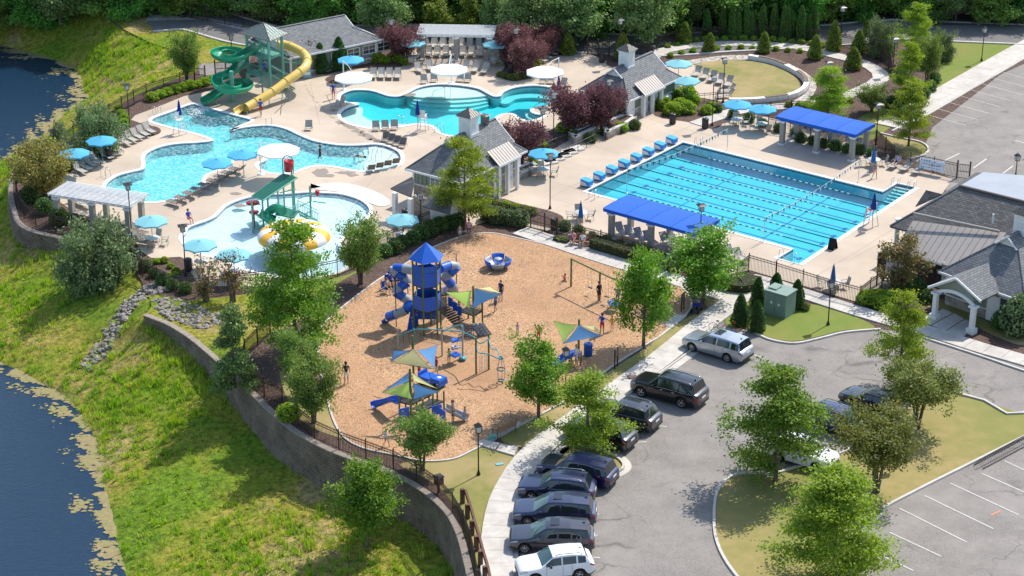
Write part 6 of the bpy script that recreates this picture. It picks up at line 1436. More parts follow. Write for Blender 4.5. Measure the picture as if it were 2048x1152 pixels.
row(PLB, (145,436), (256,462), 8, (22,-14), 'brown lounger under the white pergola by the splash pool', 'loungers under the left pergola')
row(PLB, (277,470), (286,490), 3, (26,6), 'brown lounger between pergola and patio table', 'loungers between pergola and patio table', 'top')
row(PLB, (352,412), (476,346), 9, (-26,-7), 'brown lounger along the point of the play pool', 'loungers on the point of the play pool')
row(PC, (752,260), (789,258), 3, (2,14), 'low grey chair by the pale lobe of the family pool', 'low chairs by the family pool')
row(PCB, (772,282), (806,294), 4, (-10,14), 'low brown chair behind the beach end of the play pool', 'low chairs behind the play pool beach end')
row(PCB, (743,345), (792,332), 4, (-8,-14), 'low brown chair below the beach end of the play pool', 'low chairs below the play pool beach end')
row(PC, (618,259), (618,259), 1, (0,14), 'single low chair alone above the curved edge of the play pool', None)
row(PC, (673,219), (684,210), 2, (-14,4), 'low chair left of the pale lobe of the family pool', 'two low chairs left of the family pool')
row(PL, (747,156), (796,156), 4, (0,18), 'lounger right of the left white umbrella', 'loungers right of the left white umbrella')
row(PL, (838,144), (860,140), 2, (12,16), 'lounger left of the middle white umbrella', 'loungers left of the middle white umbrella')
row(PC, (848,166), (868,163), 2, (6,14), 'low chair at the rim below the middle white umbrella', 'low chairs left under the middle white umbrella')
row(PL, (931,141), (970,146), 3, (-12,16), 'lounger right of the middle white umbrella', 'loungers right of the middle white umbrella')
row(PC, (921,162), (936,163), 2, (-6,14), 'low chair at the rim right of the middle white umbrella', 'low chairs right under the middle white umbrella')
row(PL, (841,112), (960,112), 8, (0,18), 'front-row lounger on the upper terrace', 'front row of the upper terrace')
row(PL, (851,95), (975,95), 8, (0,18), 'back-row lounger under the upper pergola', 'back row under the upper pergola')
row(PL, (1080,124), (1100,111), 3, (28,8), 'pale lounger beside the right white umbrella', 'loungers beside the right white umbrella')
row(PC, (1086,166), (1101,166), 2, (2,14), 'low chair under the right white umbrella', 'low chairs under the right white umbrella')
row(PC, (1127,173), (1127,173), 1, (-12,8), 'low chair right of the right white umbrella pole', None)
row(PL, (1393,152), (1456,172), 5, (-16,14), 'dark backed lounger beside the oval lawn', 'loungers beside the oval lawn')
row(PL, (1455,186), (1452,196), 2, (-22,2), 'lounger at the lower rim of the oval lawn terrace', 'two loungers at the terrace corner', 'top')
row(PL, (1596,272), (1652,285), 4, (-14,14), 'pale lounger under the left half of the far blue canopy', 'loungers under the left half of the far blue canopy')
row(PL, (1670,289), (1714,299), 3, (-14,14), 'pale lounger under the right half of the far blue canopy', 'loungers under the right half of the far blue canopy')
row(PL, (1243,470), (1300,487), 4, (16,12), 'pale lounger under the left half of the near blue canopy', 'loungers under the left half of the near blue canopy')
row(PL, (1332,490), (1368,500), 3, (16,12), 'pale lounger under the right half of the near blue canopy', 'loungers under the right half of the near blue canopy')
row(PL, (1462,516), (1481,522), 2, (16,12), 'lounger right of the near canopy at the fence corner', 'two loungers at the fence corner')
row(PL, (1789,335), (1836,346), 3, (-18,12), 'pale lounger in front of the banner fence', 'loungers in front of the banner')
def octa(root, z, r, drop, m, nv=8, valance=.12):
 B = MB();top = (0, 0, z+drop)
 pts = [(r*math.cos(2*PI*i/nv),r*math.sin(2*PI*i/nv),z)for i in range(nv)];vs = [top]+pts;fs = []
 mids = [((pts[i][0]+pts[(i+1)%nv][0])*.485,(pts[i][1]+pts[(i+1)%nv][1])*.485,z+.035)for i in range(nv)]
 B.add([top]+pts+mids, [(0,1+i,1+nv+i)for i in range(nv)]+[(0,1+nv+i,1+(i+1)%nv)for i in range(nv)])
 if valance:B.add(pts+mids+[(x,y,q-valance)for x,y,q in pts]+[(x,y,q-valance)for x,y,q in mids], [(i,2*nv+i,3*nv+i,nv+i)for i in range(nv)]+[(nv+i,3*nv+i,2*nv+(i+1)%nv,(i+1)%nv)for i in range(nv)])
 B.lathe([(.16,z+drop-.03),(.0,z+drop+.07)], 8);B.obj('canopy', M[m], root)
 B = MB()
 for i in range(nv):B.tube([(0,0,z+drop-.06),(pts[i][0]*.97,pts[i][1]*.97,z-.02)], .014, 4)
 B.obj('ribs', M['frame'], root)
def umb_maker(m):
 def mk():
  root = thing('umbrella', 'umbrella', 'umbrella');octa(root, 2.15, 1.42, .42, m)
  B = MB();B.tube([(0,0,0),(0,0,2.55)], .03, 8);B.obj('pole', M['frame'], root);B = MB();B.lathe([(0,.1),(.24,.1),(.28,.06),(.28,0)], 12);B.obj('base', M['frame'], root);return root
 return mk
UB, UP = Proto(umb_maker('umb')), Proto(umb_maker('umbpale'))
UG = 'open octagonal blue umbrellas'
for pr, b_, l_ in[(UB,(206,326),'sky blue umbrella over the loungers by the upper left lamp post'), (UB,(153,352),'sky blue umbrella farthest left, by the golden bush'), (UP,(306,491),'faded aqua umbrella over the round table below the left pergola'), (UB,(437,372),'sky blue umbrella, left of the pair on the point of the play pool'), (UB,(488,354),'sky blue umbrella, right of the pair on the point of the play pool'), (UB,(703,160),'sky blue umbrella just behind the left white umbrella'), (UP,(827,125),'aqua umbrella left of the upper terrace'), (UP,(991,128),'aqua umbrella right of the upper terrace'), (UP,(1356,168),'aqua umbrella behind the bath house roof beside the oval lawn'), (UP,(1371,203),'aqua umbrella against the bath house wall'), (UB,(1473,252),'left one of two sky blue umbrellas above the lap pool'), (UB,(1523,261),'right one of two sky blue umbrellas above the lap pool'), (UB,(1087,352),'sky blue umbrella beside the pool house awning'), (UP,(806,488),'faded aqua umbrella in front of the stone porch'), (UP,(403,540),'faded aqua umbrella behind the left thin bronze sapling'), (UP,(470,560),'faded aqua umbrella behind the right thin bronze sapling')]:
 pr.put(P(*b_), random.uniform(0,.7), l_, UG)
def bigumb(center, base, label, zt=2.7, r=1.95):
 a = P(*base);c_ = P(center[0], center[1], zt+.1);root = thing('cantilever_umbrella', label, 'umbrella', (a.x,a.y,0), 0, 'big white octagonal umbrellas')
 dx, dy = c_.x-a.x, c_.y-a.y;e = link('canopy_frame', None, root);bpy.data.objects.remove(e)
 B = MB();nv = 8;pts = [(dx+r*math.cos(2*PI*(i+.5)/nv),dy+r*math.sin(2*PI*(i+.5)/nv),zt)for i in range(nv)]
 B.add([(dx,dy,zt+.32)]+pts, [(0,1+i,1+(i+1)%nv)for i in range(nv)]);B.add(pts+[(x,y,z-.14)for x,y,z in pts], [(i,i+nv,(i+1)%nv+nv,(i+1)%nv)for i in range(nv)]);B.obj('canopy', M['umbwhite'], root)
 B = MB()
 for p in pts:B.tube([(dx,dy,zt+.26),(p[0],p[1],p[2]-.02)], .02, 4)
 B.obj('ribs', M['steel'], root)
 B = MB();B.tube([(0,0,0),(0,0,zt+.35)], .06, 8);B.obj('pole', M['white'], root);B = MB();B.tube([(0,0,zt+.3),(dx*.5,dy*.5,zt+.55),(dx,dy,zt+.38)], .035, 6);B.obj('arm', M['white'], root)
 B = MB();B.lathe([(0,.1),(.3,.1),(.34,0)], 8);B.obj('base', M['white'], root)
bigumb((707,153), (688,180), 'white octagonal umbrella farthest left by the family pool')
bigumb((898,137), (903,166), 'white octagonal umbrella in the middle above the half-moon steps')
bigumb((1090,142), (1117,173), 'white octagonal umbrella farthest right by the family pool')
bigumb((557,299), (522,349), 'white octagonal umbrella leaning over the play pool')
def closed_maker(m):
 def mk():
  root = thing('closed_umbrella', 'closed umbrella', 'umbrella');B = MB();n = 12;V = []
  prof = [(.02,2.45), (.09,2.25), (.17,1.7), (.23,1.25), (.25,1.0)]
  for r, z in prof:
   for i in range(n):a = 2*PI*i/n;q = r*(1 if i%2 else.68);V.append((q*math.cos(a),q*math.sin(a),z))
  F_ = [(j*n+i,(j+1)*n+i,(j+1)*n+(i+1)%n,j*n+(i+1)%n)for j in range(4)for i in range(n)]
  B.add(V, [f[::-1]for f in F_]);B.obj('canopy', M[m], root);B = MB();B.tube([(0,0,0),(0,0,2.55)], .025, 6);B.obj('pole', M['frame'], root);return root
 return mk
CM, CN = Proto(closed_maker('umbmid')), Proto(closed_maker('umbnavy'))
CM.put(P(1745,345), 0, 'folded mid-blue umbrella on the table right of the far canopy', 'folded blue umbrellas')
CM.put(P(1664,586), 1, 'folded mid-blue umbrella on the table at the lower fence', 'folded blue umbrellas')
CM.put(P(1161,457), 2, 'folded mid-blue umbrella on the table left of the near canopy', 'folded blue umbrellas')
M['tabletop'] = mat('pale_table_top', (0.50,0.5,0.48), (0.42,0.42,0.41), 6, .5)
def chair_mk():
 root = thing('patio_chair', 'patio chair', 'chair');w = .5;B = MB();B.box((0,0,.43), (.48,w,.03));B.obj('seat', M['sling'], root)
 B = MB();B.add([(-.24,-w/2,.44),(-.24,w/2,.44),(-.40,w/2,.98),(-.40,-w/2,.98),(-.26,-w/2,.44),(-.26,w/2,.44),(-.42,w/2,.98),(-.42,-w/2,.98)], [(0,1,2,3),(7,6,5,4),(3,2,6,7)]);B.obj('backrest', M['sling'], root)
 for sx, sy in((-1,-1), (-1,1), (1,-1), (1,1)):B = MB();B.tube([(sx*.22,sy*w/2,.45),(sx*.28,sy*(w/2+.02),0)], .018, 5);B.obj('leg', M['frame'], root)
 for sy in(-1, 1):B = MB();B.tube([(-.32,sy*w/2,.68),(.2,sy*(w/2+.02),.64),(.24,sy*w/2,.45)], .018, 5);B.obj('armrest', M['frame'], root)
 return root
def table_mk():
 root = thing('patio_table', 'round patio table', 'table');B = MB();B.lathe([(0,.73),(.58,.73),(.6,.71),(.58,.69),(0,.69)], 20);B.obj('table_top', M['tabletop'], root)
 for i in range(4):a = i*PI/2+.4;B = MB();B.tube([(.42*math.cos(a),.42*math.sin(a),.7),(.3*math.cos(a),.3*math.sin(a),.35),(.5*math.cos(a),.5*math.sin(a),0)], .02, 5);B.obj('leg', M['frame'], root)
 return root
PT, PCH = Proto(table_mk), Proto(chair_mk)
def dining(c, angs, where):
 c_ = P(*c);PT.put(c_, 0, 'round patio table '+where, 'round patio tables')
 for i, a in enumerate(angs):
  q = math.radians(a);PCH.put(c_+Vector((math.cos(q),math.sin(q),0))*random.uniform(.85,1.0), q+PI, '%s patio chair at the round table %s'%(['right-hand','far','left-hand','near','extra'][int(((a+45)%360)//90)]if len(angs)<=4 else ORD[i],where), 'patio chairs at the round tables')
dining((306,491), (0,75,270), 'below the left pergola');dining((1473,252), (0,90,180), 'under the left umbrella above the lap pool');dining((1523,261), (0,95,180,300), 'under the right umbrella above the lap pool')
dining((1087,352), (0,100,180,250), 'beside the pool house awning');dining((1161,440), (0,100,180,265), 'left of the near blue canopy');dining((1747,333), (10,80,180,260), 'right of the far blue canopy');dining((1666,580), (15,150,270), 'at the lower fence under the folded umbrella')
dining((827,126), (0,180,260), 'left of the upper terrace');dining((991,128), (0,180,260), 'right of the upper terrace');dining((806,484), (0,120,200), 'in front of the stone porch');dining((404,538), (20,180), 'under the left faded umbrella by the saplings');dining((472,556), (10,190), 'under the right faded umbrella by the saplings')
# starting blocks
M['bluevinyl'] = mat('bright_blue_vinyl', (0.01,0.22,0.62), (0.01,0.2,0.56), 3, .4);M['bluecover'] = mat('light_blue_block_top', (0.01,0.33,0.62), None, 3, .5)
def block_mk():
 root = thing('starting_block', 'starting block', 'starting block');B = MB();h = .72
 B.add([(-.5,-.34,0),(.42,-.34,.12),(.42,.34,.12),(-.5,.34,0),(-.44,-.34,h-.12),(.46,-.34,h-.22),(.46,.34,h-.22),(-.44,.34,h-.12)], [(0,3,2,1),(0,1,5,4),(1,2,6,5),(2,3,7,6),(3,0,4,7)]);B.obj('cover', M['bluevinyl'], root)
 B = MB();B.add([(-.46,-.37,h-.1),(.49,-.37,h-.2),(.49,.37,h-.2),(-.46,.37,h-.1),(-.46,-.37,h-.02),(.49,-.37,h-.12),(.49,.37,h-.12),(-.46,.37,h-.02)], [(0,3,2,1),(4,5,6,7),(0,1,5,4),(1,2,6,5),(2,3,7,6),(3,0,4,7)]);B.obj('platform', M['bluecover'], root)
 for sy in(-1, 1):B = MB();y = sy*.352;B.add([(-.44,y,.1),(.34,y,.16),(.1,y,.44),(-.42,y,.5)], [(0,1,2,3)if sy<0 else(3,2,1,0)]);B.obj('side_panel', M['white'], root)
 return root
SB = Proto(block_mk)
u_ = (D0_-A0).normalized();ang = math.atan2(u_.y, u_.x)
for i in range(8):
 s_ = (i+.5)/8;p = A0.lerp(B0, s_)-u_*.62;SB.put(Vector((p.x,p.y,.05)), ang, '%s blue and white starting block counted from the far end of the lap pool'%ORD[i], 'starting blocks at the head of the lap pool')
 # lane ropes and backstroke flags
M['ropegreen'] = mat('dark_green_float', (0.02,0.09,0.05), None, 3, .5);M['ropewhite'] = mat('white_float', (0.75,0.78,0.76), None, 3, .5);M['flagdark'] = mat('dark_teal_pennant', (0.02,0.10,0.14), None, 3, .8);M['flagpale'] = mat('pale_aqua_pennant', (0.45,0.66,0.68), None, 3, .8)
for k in range(1, 8):
 s_ = k/8;root = thing('lane_rope', '%s floating lane rope counted from the far side of the lap pool'%ORD[k-1], 'lane rope', (0,0,0), group='green and white lane ropes')
 a, b_ = LP(s_, 0.002, -.07), LP(s_, .998, -.07);ga, gb = MB(), MB();n = 150
 for i in range(n):
  t0, t1 = i/n, (i+.86)/n;solid = t0<.18 or t0>.82;(ga if(solid or(i//2)%2==0)else gb).tube([a.lerp(b_,t0),a.lerp(b_,t1)], .042, 6, smooth=True, caps=False)
 link('green_floats', ga.mesh('green_floats',M['ropegreen'],uv=False), root, kind='stuff');link('white_floats', gb.mesh('white_floats',M['ropewhite'],uv=False), root, kind='stuff')
def flags(p_top, p_bot, h, label, n, nm):
 root = thing('backstroke_flags', label, 'flag line', group='lines of pennants over the lap pool');a, b_ = P(*p_top), P(*p_bot);a.z = b_.z = h;L_ = []
 for i in range(41):t = i/40;p = a.lerp(b_, t);p.z-=.35*math.sin(PI*t);L_.append(p)
 B = MB();B.tube(L_, .012, 4);B.obj('line', M['white'], root)
 d = (b_-a).normalized()
 for i in range(n):
  t = (i+.5)/n;j = t*40;p = L_[int(j)].lerp(L_[min(40,int(j)+1)], j%1);B = MB();B.add([p-d*.16,p+d*.16,p+Vector((.03,.02,-.42))], [(0,1,2)]);B.obj('pennant', M['flagdark' if i%2 else 'flagpale'], root)
 for p, l_ in((a,'far'), (b_,'near')):
  r = thing('flag_pole', 'steel pole at the %s end of the %s line of pennants'%(l_,nm), 'pole', (p.x,p.y,0), group='steel flag poles');B = MB();B.tube([(0,0,0),(0,0,h+.06)], .03, 6);B.obj('pole', M['steel'], r);B = MB();B.lathe([(0,.04),(.12,.04),(.13,0)], 8);B.obj('base_plate', M['steel'], r)
flags((1454,302), (1253,386), 2.2, 'line of pennants over the starting-block end of the lap pool', 34, 'left');flags((1716,366), (1527,485), 2.2, 'line of pennants over the turning end of the lap pool', 34, 'right')
# lifeguard chairs
def guard_mk():
 root = thing('lifeguard_chair', 'lifeguard chair', 'lifeguard chair');B = MB();B.box((0,0,1.45), (.6,.6,.06));B.obj('seat', M['white'], root);B = MB();B.box((-.28,0,1.8), (.05,.6,.65));B.obj('backrest', M['white'], root)
 for sx, sy in((-1,-1), (-1,1), (1,-1), (1,1)):B = MB();B.tube([(sx*.48,sy*.45,0),(sx*.27,sy*.28,1.45)], .045, 4);B.obj('leg', M['white'], root)
 for z in(.4, .75, 1.1):f = .48-.21*z/1.45;B = MB();B.box((f+.02,0,z), (.12,2*f,.05));B.obj('step', M['white'], root)
 for sy in(-1, 1):B = MB();B.box((0,sy*.32,1.68), (.6,.06,.05));B.obj('armrest', M['white'], root)
 return root
LG = Proto(guard_mk)
for b_, top_, fa, l_ in[((360,268),250,(1,.4),'beside the slide landing pool'), ((846,262),242,(.6,-.6),'at the lower point of the family pool'), ((1106,212),196,(-1,.2),'in the right bay of the family pool'), ((1741,452),415,(-1,-.3),'at the turning end of the lap pool'),]:
 p = P(*b_);rz = dirang(b_[0], b_[1], fa[0]*20, fa[1]*20);LG.put(p, rz, 'white lifeguard chair '+l_, 'white lifeguard chairs');q = p+Vector((.55*math.cos(rz+2.4),.55*math.sin(rz+2.4),0))+Vector((0,0,.75));CN.put(q, 0, 'folded navy umbrella on the lifeguard chair '+l_, 'folded navy umbrellas at the lifeguard chairs')
 # pool ladders and hand rails
def grabrail(label, pts, dpx, n=2, gap=.55):
 root = thing('pool_handrail', label, 'handrail', P(*pts), dirang(pts[0],pts[1],*dpx), 'steel pool handrails')
 for i in range(n):y = (i-(n-1)/2)*gap;B = MB();B.tube([(-.45,y,0),(-.42,y,.75),(-.2,y,.88),(.15,y,.75),(.3,y,.2),(.32,y,-.5)], .025, 6);B.obj('rail', M['steel'], root)
for l_, p_, d_ in[('pair of steel rails by the slide landing pool corner',(315,228),(20,12)), ('pair of steel rails on the upper curved edge of the play pool',(538,250),(0,14)), ('pair of steel rails by the left umbrellas',(213,355),(20,8)), ('pair of steel rails at the far corner of the lap pool',(1396,292),(-10,10)), ('pair of steel rails at the block corner of the lap pool',(1188,396),(12,-8)), ('steel rails on the far steps of the lap pool',(1790,373),(-16,16)), ('second steel rails on the far steps of the lap pool',(1822,380),(-16,16)), ('steel rail on the near steps of the lap pool, left',(1563,516),(20,-12)), ('steel rail on the near steps of the lap pool, right',(1594,524),(20,-12)), ('steel rails on the beach steps of the play pool',(752,316),(-20,6)), ('steel rails in the pale lobe of the family pool',(806,248),(16,-6)), ('steel rails beside the lifeguard chair of the family pool',(880,266),(12,2)), ('steel rails at the peninsula tip of the play pool',(475,312),(-12,-8)), ('steel rails at the half-moon steps',(895,190),(0,10))]:
 grabrail(l_, p_, d_, 1 if 'rail ' in l_ else 2)
 # rubbish bins, lamps, benches and small things
M['bin'] = mat('dark_bronze_bin', (0.05,0.045,0.042), (0.035,0.03,0.03), 4, .5)
def bin_mk(body='bin', lid='black'):
 def mk():
  root = thing('litter_bin', 'bin', 'bin');B = MB();B.lathe([(0,0),(.27,0),(.3,.1),(.3,.85),(.27,.9)], 14);c_ = B.obj('body', M[body], root)
  for i in range(18):a = i*2*PI/18;B = MB()if i==0 else B;B.box((.305*math.cos(a),.305*math.sin(a),.48), (.02,.05,.76), a)
  B.obj('slats', M[body], c_);B = MB();B.lathe([(.33,.9),(.34,.96),(.27,1.05),(.12,1.08),(.1,1.0),(0,1.0)], 14);B.obj('lid', M[lid], root);return root
 return mk
LB = Proto(bin_mk());GB = 'dark litter bins'
for b_, l_ in[((1345,248),'dark litter bin in front of the bath house'), ((1410,257),'dark litter bin left of the lamp by the umbrella tables'), ((1204,125),'dark litter bin by the top double gate'), ((1022,149),'dark litter bin in the round bed'), ((1108,460),'dark litter bin beside the playground gate'), ((811,442),'dark litter bin under the stone porch'), ((1330,541),'dark litter bin with grey rim at the end of the long hedge, left'), ((1345,546),'dark litter bin with grey rim at the end of the long hedge, right'), ((377,541),'dark litter bin by the left faded umbrella'), ((219,318),'dark litter bin beside the umbrella at the upper left')]:LB.put(P(*b_), 0, l_, GB)
M['bluebin'] = mat('blue_bin_paint', (0.01,0.10,0.42), None, 4, .4)
Proto(bin_mk('bluebin','bluebin')).put(P(1176,712), 0, 'blue round litter bin beside the right playground sail')
M['lampglass'] = mat('frosted_lamp_glass', (0.55,0.55,0.5), (0.45,0.45,0.42), 5, .3);M['rust'] = mat('brown_lamp_pole', (0.05,0.022,0.018), (0.03,0.018,0.015), 3, .5)
def lamp(base, top_v, style, label, hidden=0):
 p = P(*base);h = height_at(p, top_v);root = thing('street_lamp', label, 'lamp', p, .3, 'lamp posts with lanterns');B = MB();B.tube([(0,0,0),(0,0,.4),(0,0,h-.75)], [.075,.05,.042], 8);B.obj('pole', M['rust' if style=='flat' else 'black'], root);B = MB();B.lathe([(.14,0),(.13,.12),(.07,.3),(.06,.34)], 8);B.obj('base', M['black'], root)
 z = h-.75;B = MB();w = .17 if style=='flat' else.15
 B.box((0,0,z+.28), (w*2,w*2,.42), top=1.0 if style=='flat' else 1.35);B.obj('lamp_glass', M['lampglass'], root);B = MB()
 t = 1.0 if style=='flat' else 1.35
 for sx, sy in((-1,-1), (-1,1), (1,-1), (1,1)):B.tube([(sx*w,sy*w,z+.05),(sx*w*t,sy*w*t,z+.5)], .022, 4)
 B.box((0,0,z+.04), (w*2.1,w*2.1,.06));B.obj('lantern_frame', M['black'], root);B = MB()
 if style=='flat':B.box((0,0,z+.56), (.74,.74,.10), top=.5);B.box((0,0,z+.63), (.3,.3,.08), top=.3)
 else:B.box((0,0,z+.6), (.52,.52,.2), top=.25);B.tube([(0,0,z+.68),(0,0,z+.8)], .03, 5)
 B.obj('lantern_cap', M['black'], root)
for a in[((261,268),165,'flat','tall lamp beside the upper left row of loungers'), ((112,338),256,'flat','lamp among the grey-green bushes at the far left'), ((264,475),363,'flat','lamp in front of the left white pergola'), ((372,552),446,'flat','reddish lamp post at the left rim of the splash pool'), ((466,147),66,'flat','lamp behind the spiral slide'), ((784,126),36,'flat','lamp left of the upper white pergola'), ((1032,146),54,'flat','lamp rising from the round bed'), ((1239,128),35,'flat','lamp beside the yellow-tipped cone evergreen'), ((1107,283),182,'flat','taller lamp between the purple trees'), ((1085,305),214,'flat','lamp at the foot of the deck steps'), ((1216,266),156,'flat','lamp in front of the bath house roof'), ((1100,418),304,'flat','lamp standing in the bed right of the pool house'), ((842,455),383,'flat','lamp in front of the stone wall of the pool house'), ((1446,205),113,'flat','farther one of the two lamps right of the bath house'), ((1424,252),148,'flat','nearer one of the two lamps right of the bath house'), ((1652,212),119,'flat','lamp behind the round bright tree by the seat wall'), ((1680,100),10,'flat','lamp behind the oval path at the right'), ((1785,148),72,'flat','lamp among the grey-green bushes at the top right'), ((1808,214),133,'flat','lamp among the trees above the upper sidewalk'), ((1752,281),203,'flat','lamp right of the far blue canopy'), ((1399,510),405,'flat','tall lamp over the near blue canopy'), ((1963,122),52,'post','black lantern post on the bright upper lawn'), ((2031,353),306,'post','black lantern post in the upper car park at the right edge'), ((1656,650),558,'post','black lantern post on the green lawn by the kerb'), ((1131,780),693,'post','black lantern post beside the right playground sail'), ((957,950),845,'post','black lantern post on the lawn by the curved sidewalk'), ((1811,925),832,'post','black lantern post behind the brownish tree')]:lamp(*a)
M['benchwood'] = mat('light_brown_bench_wood', (0.36,0.2,0.11), (0.28,0.16,0.09), 5, .7)
def bench(c, facing, label, L=1.8, m='benchwood', perp=False):
 root = thing('park_bench', label, 'bench', P(*c), dirang(c[0],c[1],*facing)-PI/2, 'slatted benches')
 for i in range(4):B = MB();B.box((0,-.2+i*.13,.44), (L,.1,.035));B.obj('seat_slat', M[m], root)
 for i in range(4):B = MB();B.box((0,-.28-i*.03,.56+i*.12), (L,.03,.09));B.obj('back_slat', M[m], root)
 for sx in(-1, 1):B = MB();x = sx*(L/2-.05);B.tube([(x,.22,0),(x,.22,.62),(x,-.22,.66),(x,-.38,.98)], .025, 5);B.tube([(x,-.3,0),(x,-.24,.44),(x,-.4,1.0)], .025, 5);B.tube([(x,-.24,.42),(x,.22,.42)], .02, 5);B.obj('bench_frame', M['iron'], root)
bench((1008,868), (-20,-10), 'wood and black iron bench on the pad by the lower playground edge');bench((1170,492), (-8,14), 'wooden bench with two seated people by the playground path', 2.2)
# utility box and its pad
root = thing('utility_box', 'big pale green utility cabinet among the cone evergreens', 'cabinet', P(1549,632), dirang(1549,632,30,9));M['ugreen'] = mat('pale_green_cabinet', (0.19,0.27,0.22), (0.155,0.23,0.19), 1.5, .6);
B = MB();B.box((0,.7,.95), (1.9,1.5,1.9));B.obj('cabinet', M['ugreen'], root);B = MB();B.box((0,.7,1.94), (2.05,1.65,.1));B.box((-.5,.7,2.04), (.7,.8,.1));B.obj('cabinet_lid', M['ugreen'], root)
for x in(-.48, .48):B = MB();B.box((x,-.06,.95), (.9,.03,1.7));B.obj('cabinet_door', M['ugreen'], root)
for x, z in((-.3,1.1), (.35,1.05)):B = MB();B.box((x,-.085,z), (.16,.01,.2));B.obj('warning_sticker', M['white'], root)
# small red-brown box on the fence, stroller, bicycle, banner, sign
root = thing('little_library', 'small dark red box with grey roof at the fence', 'box', P(878,985), .6);B = MB();B.box((0,0,.9), (.5,.4,.55));B.tube([(0,0,0),(0,0,.7)], .06, 4);B.obj('cabinet', mat('dark_red_wood',(0.14,0.03,0.025)), root);B = MB();B.box((0,0,1.22), (.62,.55,.12), top=.7);B.obj('lid', M['trimblack'], root)
def bicycle(c, dpx, label, frame, s=1.0, flag=False):
 root = thing('bicycle', label, 'bicycle', P(*c), dirang(c[0],c[1],*dpx), 'bicycles by the sidewalk');root.scale = (s,)*3
 for x in(-.52, .52):
  B = MB();B.tube([(x+.34*math.cos(a),0,.34+.34*math.sin(a))for a in np.linspace(0,2*PI,20)[:-1]], .02, 5, closed=True);w_ = B.obj('wheel', M['tyre'], root);B = MB()
  for i in range(8):a = i*PI/8;B.tube([(x+.33*math.cos(a),0,.34+.33*math.sin(a)),(x-.33*math.cos(a),0,.34-.33*math.sin(a))], .004, 3)
  B.obj('spokes', M['steel'], w_)
 B = MB();fr_ = [(-.52,0,.34), (-.05,0,.3), (-.2,0,.82), (-.52,0,.34)];B.tube(fr_, .018, 5);B.tube([(-.05,0,.3),(.35,0,.78),(-.17,0,.74)], .02, 5);B.tube([(.52,0,.34),(.38,0,.7),(.33,0,.92)], .018, 5);B.obj('frame', frame, root)
 B = MB();B.tube([(.25,-.26,.95),(.34,0,.97),(.25,.26,.95)], .016, 5);B.obj('handlebar', M['black'], root);B = MB();B.box((-.22,0,.88), (.26,.14,.05), top=.7);B.obj('saddle', M['black'], root)
 if flag:B = MB();B.tube([(-.5,0,.3),(-.5,.02,1.7)], .01, 4);B.add([(-.5,0,1.7),(-.5,0,1.4),(-.25,.05,1.5)], [(0,1,2),(2,1,0)]);B.obj('flag', mat('orange_red_flag',(0.7,0.06,0.03)), root)
bicycle((1440,665), (22,4), 'black bicycle parked behind the silver minivan', M['black'], 1.05);bicycle((1476,672), (16,-3), 'small orange bicycle with a tall red flag behind the silver minivan', mat('orange_bike_paint',(0.6,0.2,0.03)), .75, True)
root = thing('stroller', 'dark stroller with a grey hood in the shade of the wide maple', 'stroller', P(1393,624), 1.0)
for x, y in((-.3,-.28), (-.3,.28), (.45,-.2), (.45,.2)):B = MB();B.lathe([(0,-.04),(.16,-.04),(.16,.04),(0,.04)], 12, M=Matrix.Translation((x,y,.16))@Matrix.Rotation(PI/2,4,'X'));B.obj('wheel', M['tyre'], root)
B = MB();B.tube([(.45,-.2,.16),(0,-.26,.5),(-.45,-.26,1.05),(-.45,.26,1.05),(0,.26,.5),(.45,.2,.16)], .02, 5);B.obj('frame', M['black'], root);B = MB();B.box((.1,0,.55), (.5,.44,.1));B.box((-.15,0,.78), (.08,.44,.45));B.obj('seat', M['umbnavy'], root)
B = MB();B.lathe([(.3,0),(.27,.14),(.16,.26),(0,.3)], 10, M=Matrix.Translation((-.05,0,.9)));B.obj('hood', M['seam'], root)
# banner on the fence
root = thing('banner', 'long white printed banner hung on the fence right of the lap pool', 'banner');a, b_ = P(1838, 343), P(1888, 353);n = (b_-a).normalized();nn = Vector((n.y,-n.x,0))*.06
B = MB();q = [a+nn, b_+nn];B.add([q[0]+Vector((0,0,.35)),q[1]+Vector((0,0,.35)),q[1]+Vector((0,0,1.4)),q[0]+Vector((0,0,1.4))], [(0,1,2,3),(3,2,1,0)]);B.obj('sheet', mat('white_vinyl',(0.62,0.68,0.74),(0.52,0.60,0.70),3,.6), root)
M['print'] = mat('blue_print', (0.10,0.2,0.42), (0.2,0.3,0.5), 9, .6)
for i in range(9):
 t0 = .05+i*.104;B = MB();c0, c1 = q[0].lerp(q[1], t0)+nn*.08, q[0].lerp(q[1], t0+random.uniform(.04,.08))+nn*.08
 for z0, z1 in((1.12,1.28), (.82,.92), (.55,.62)):
  if random.random()<.75:B.add([c0+Vector((0,0,z0)),c1+Vector((0,0,z0)),c1+Vector((0,0,z1)),c0+Vector((0,0,z1))], [(0,1,2,3),(3,2,1,0)])
 if B.v:B.obj('print', M['print'], root)
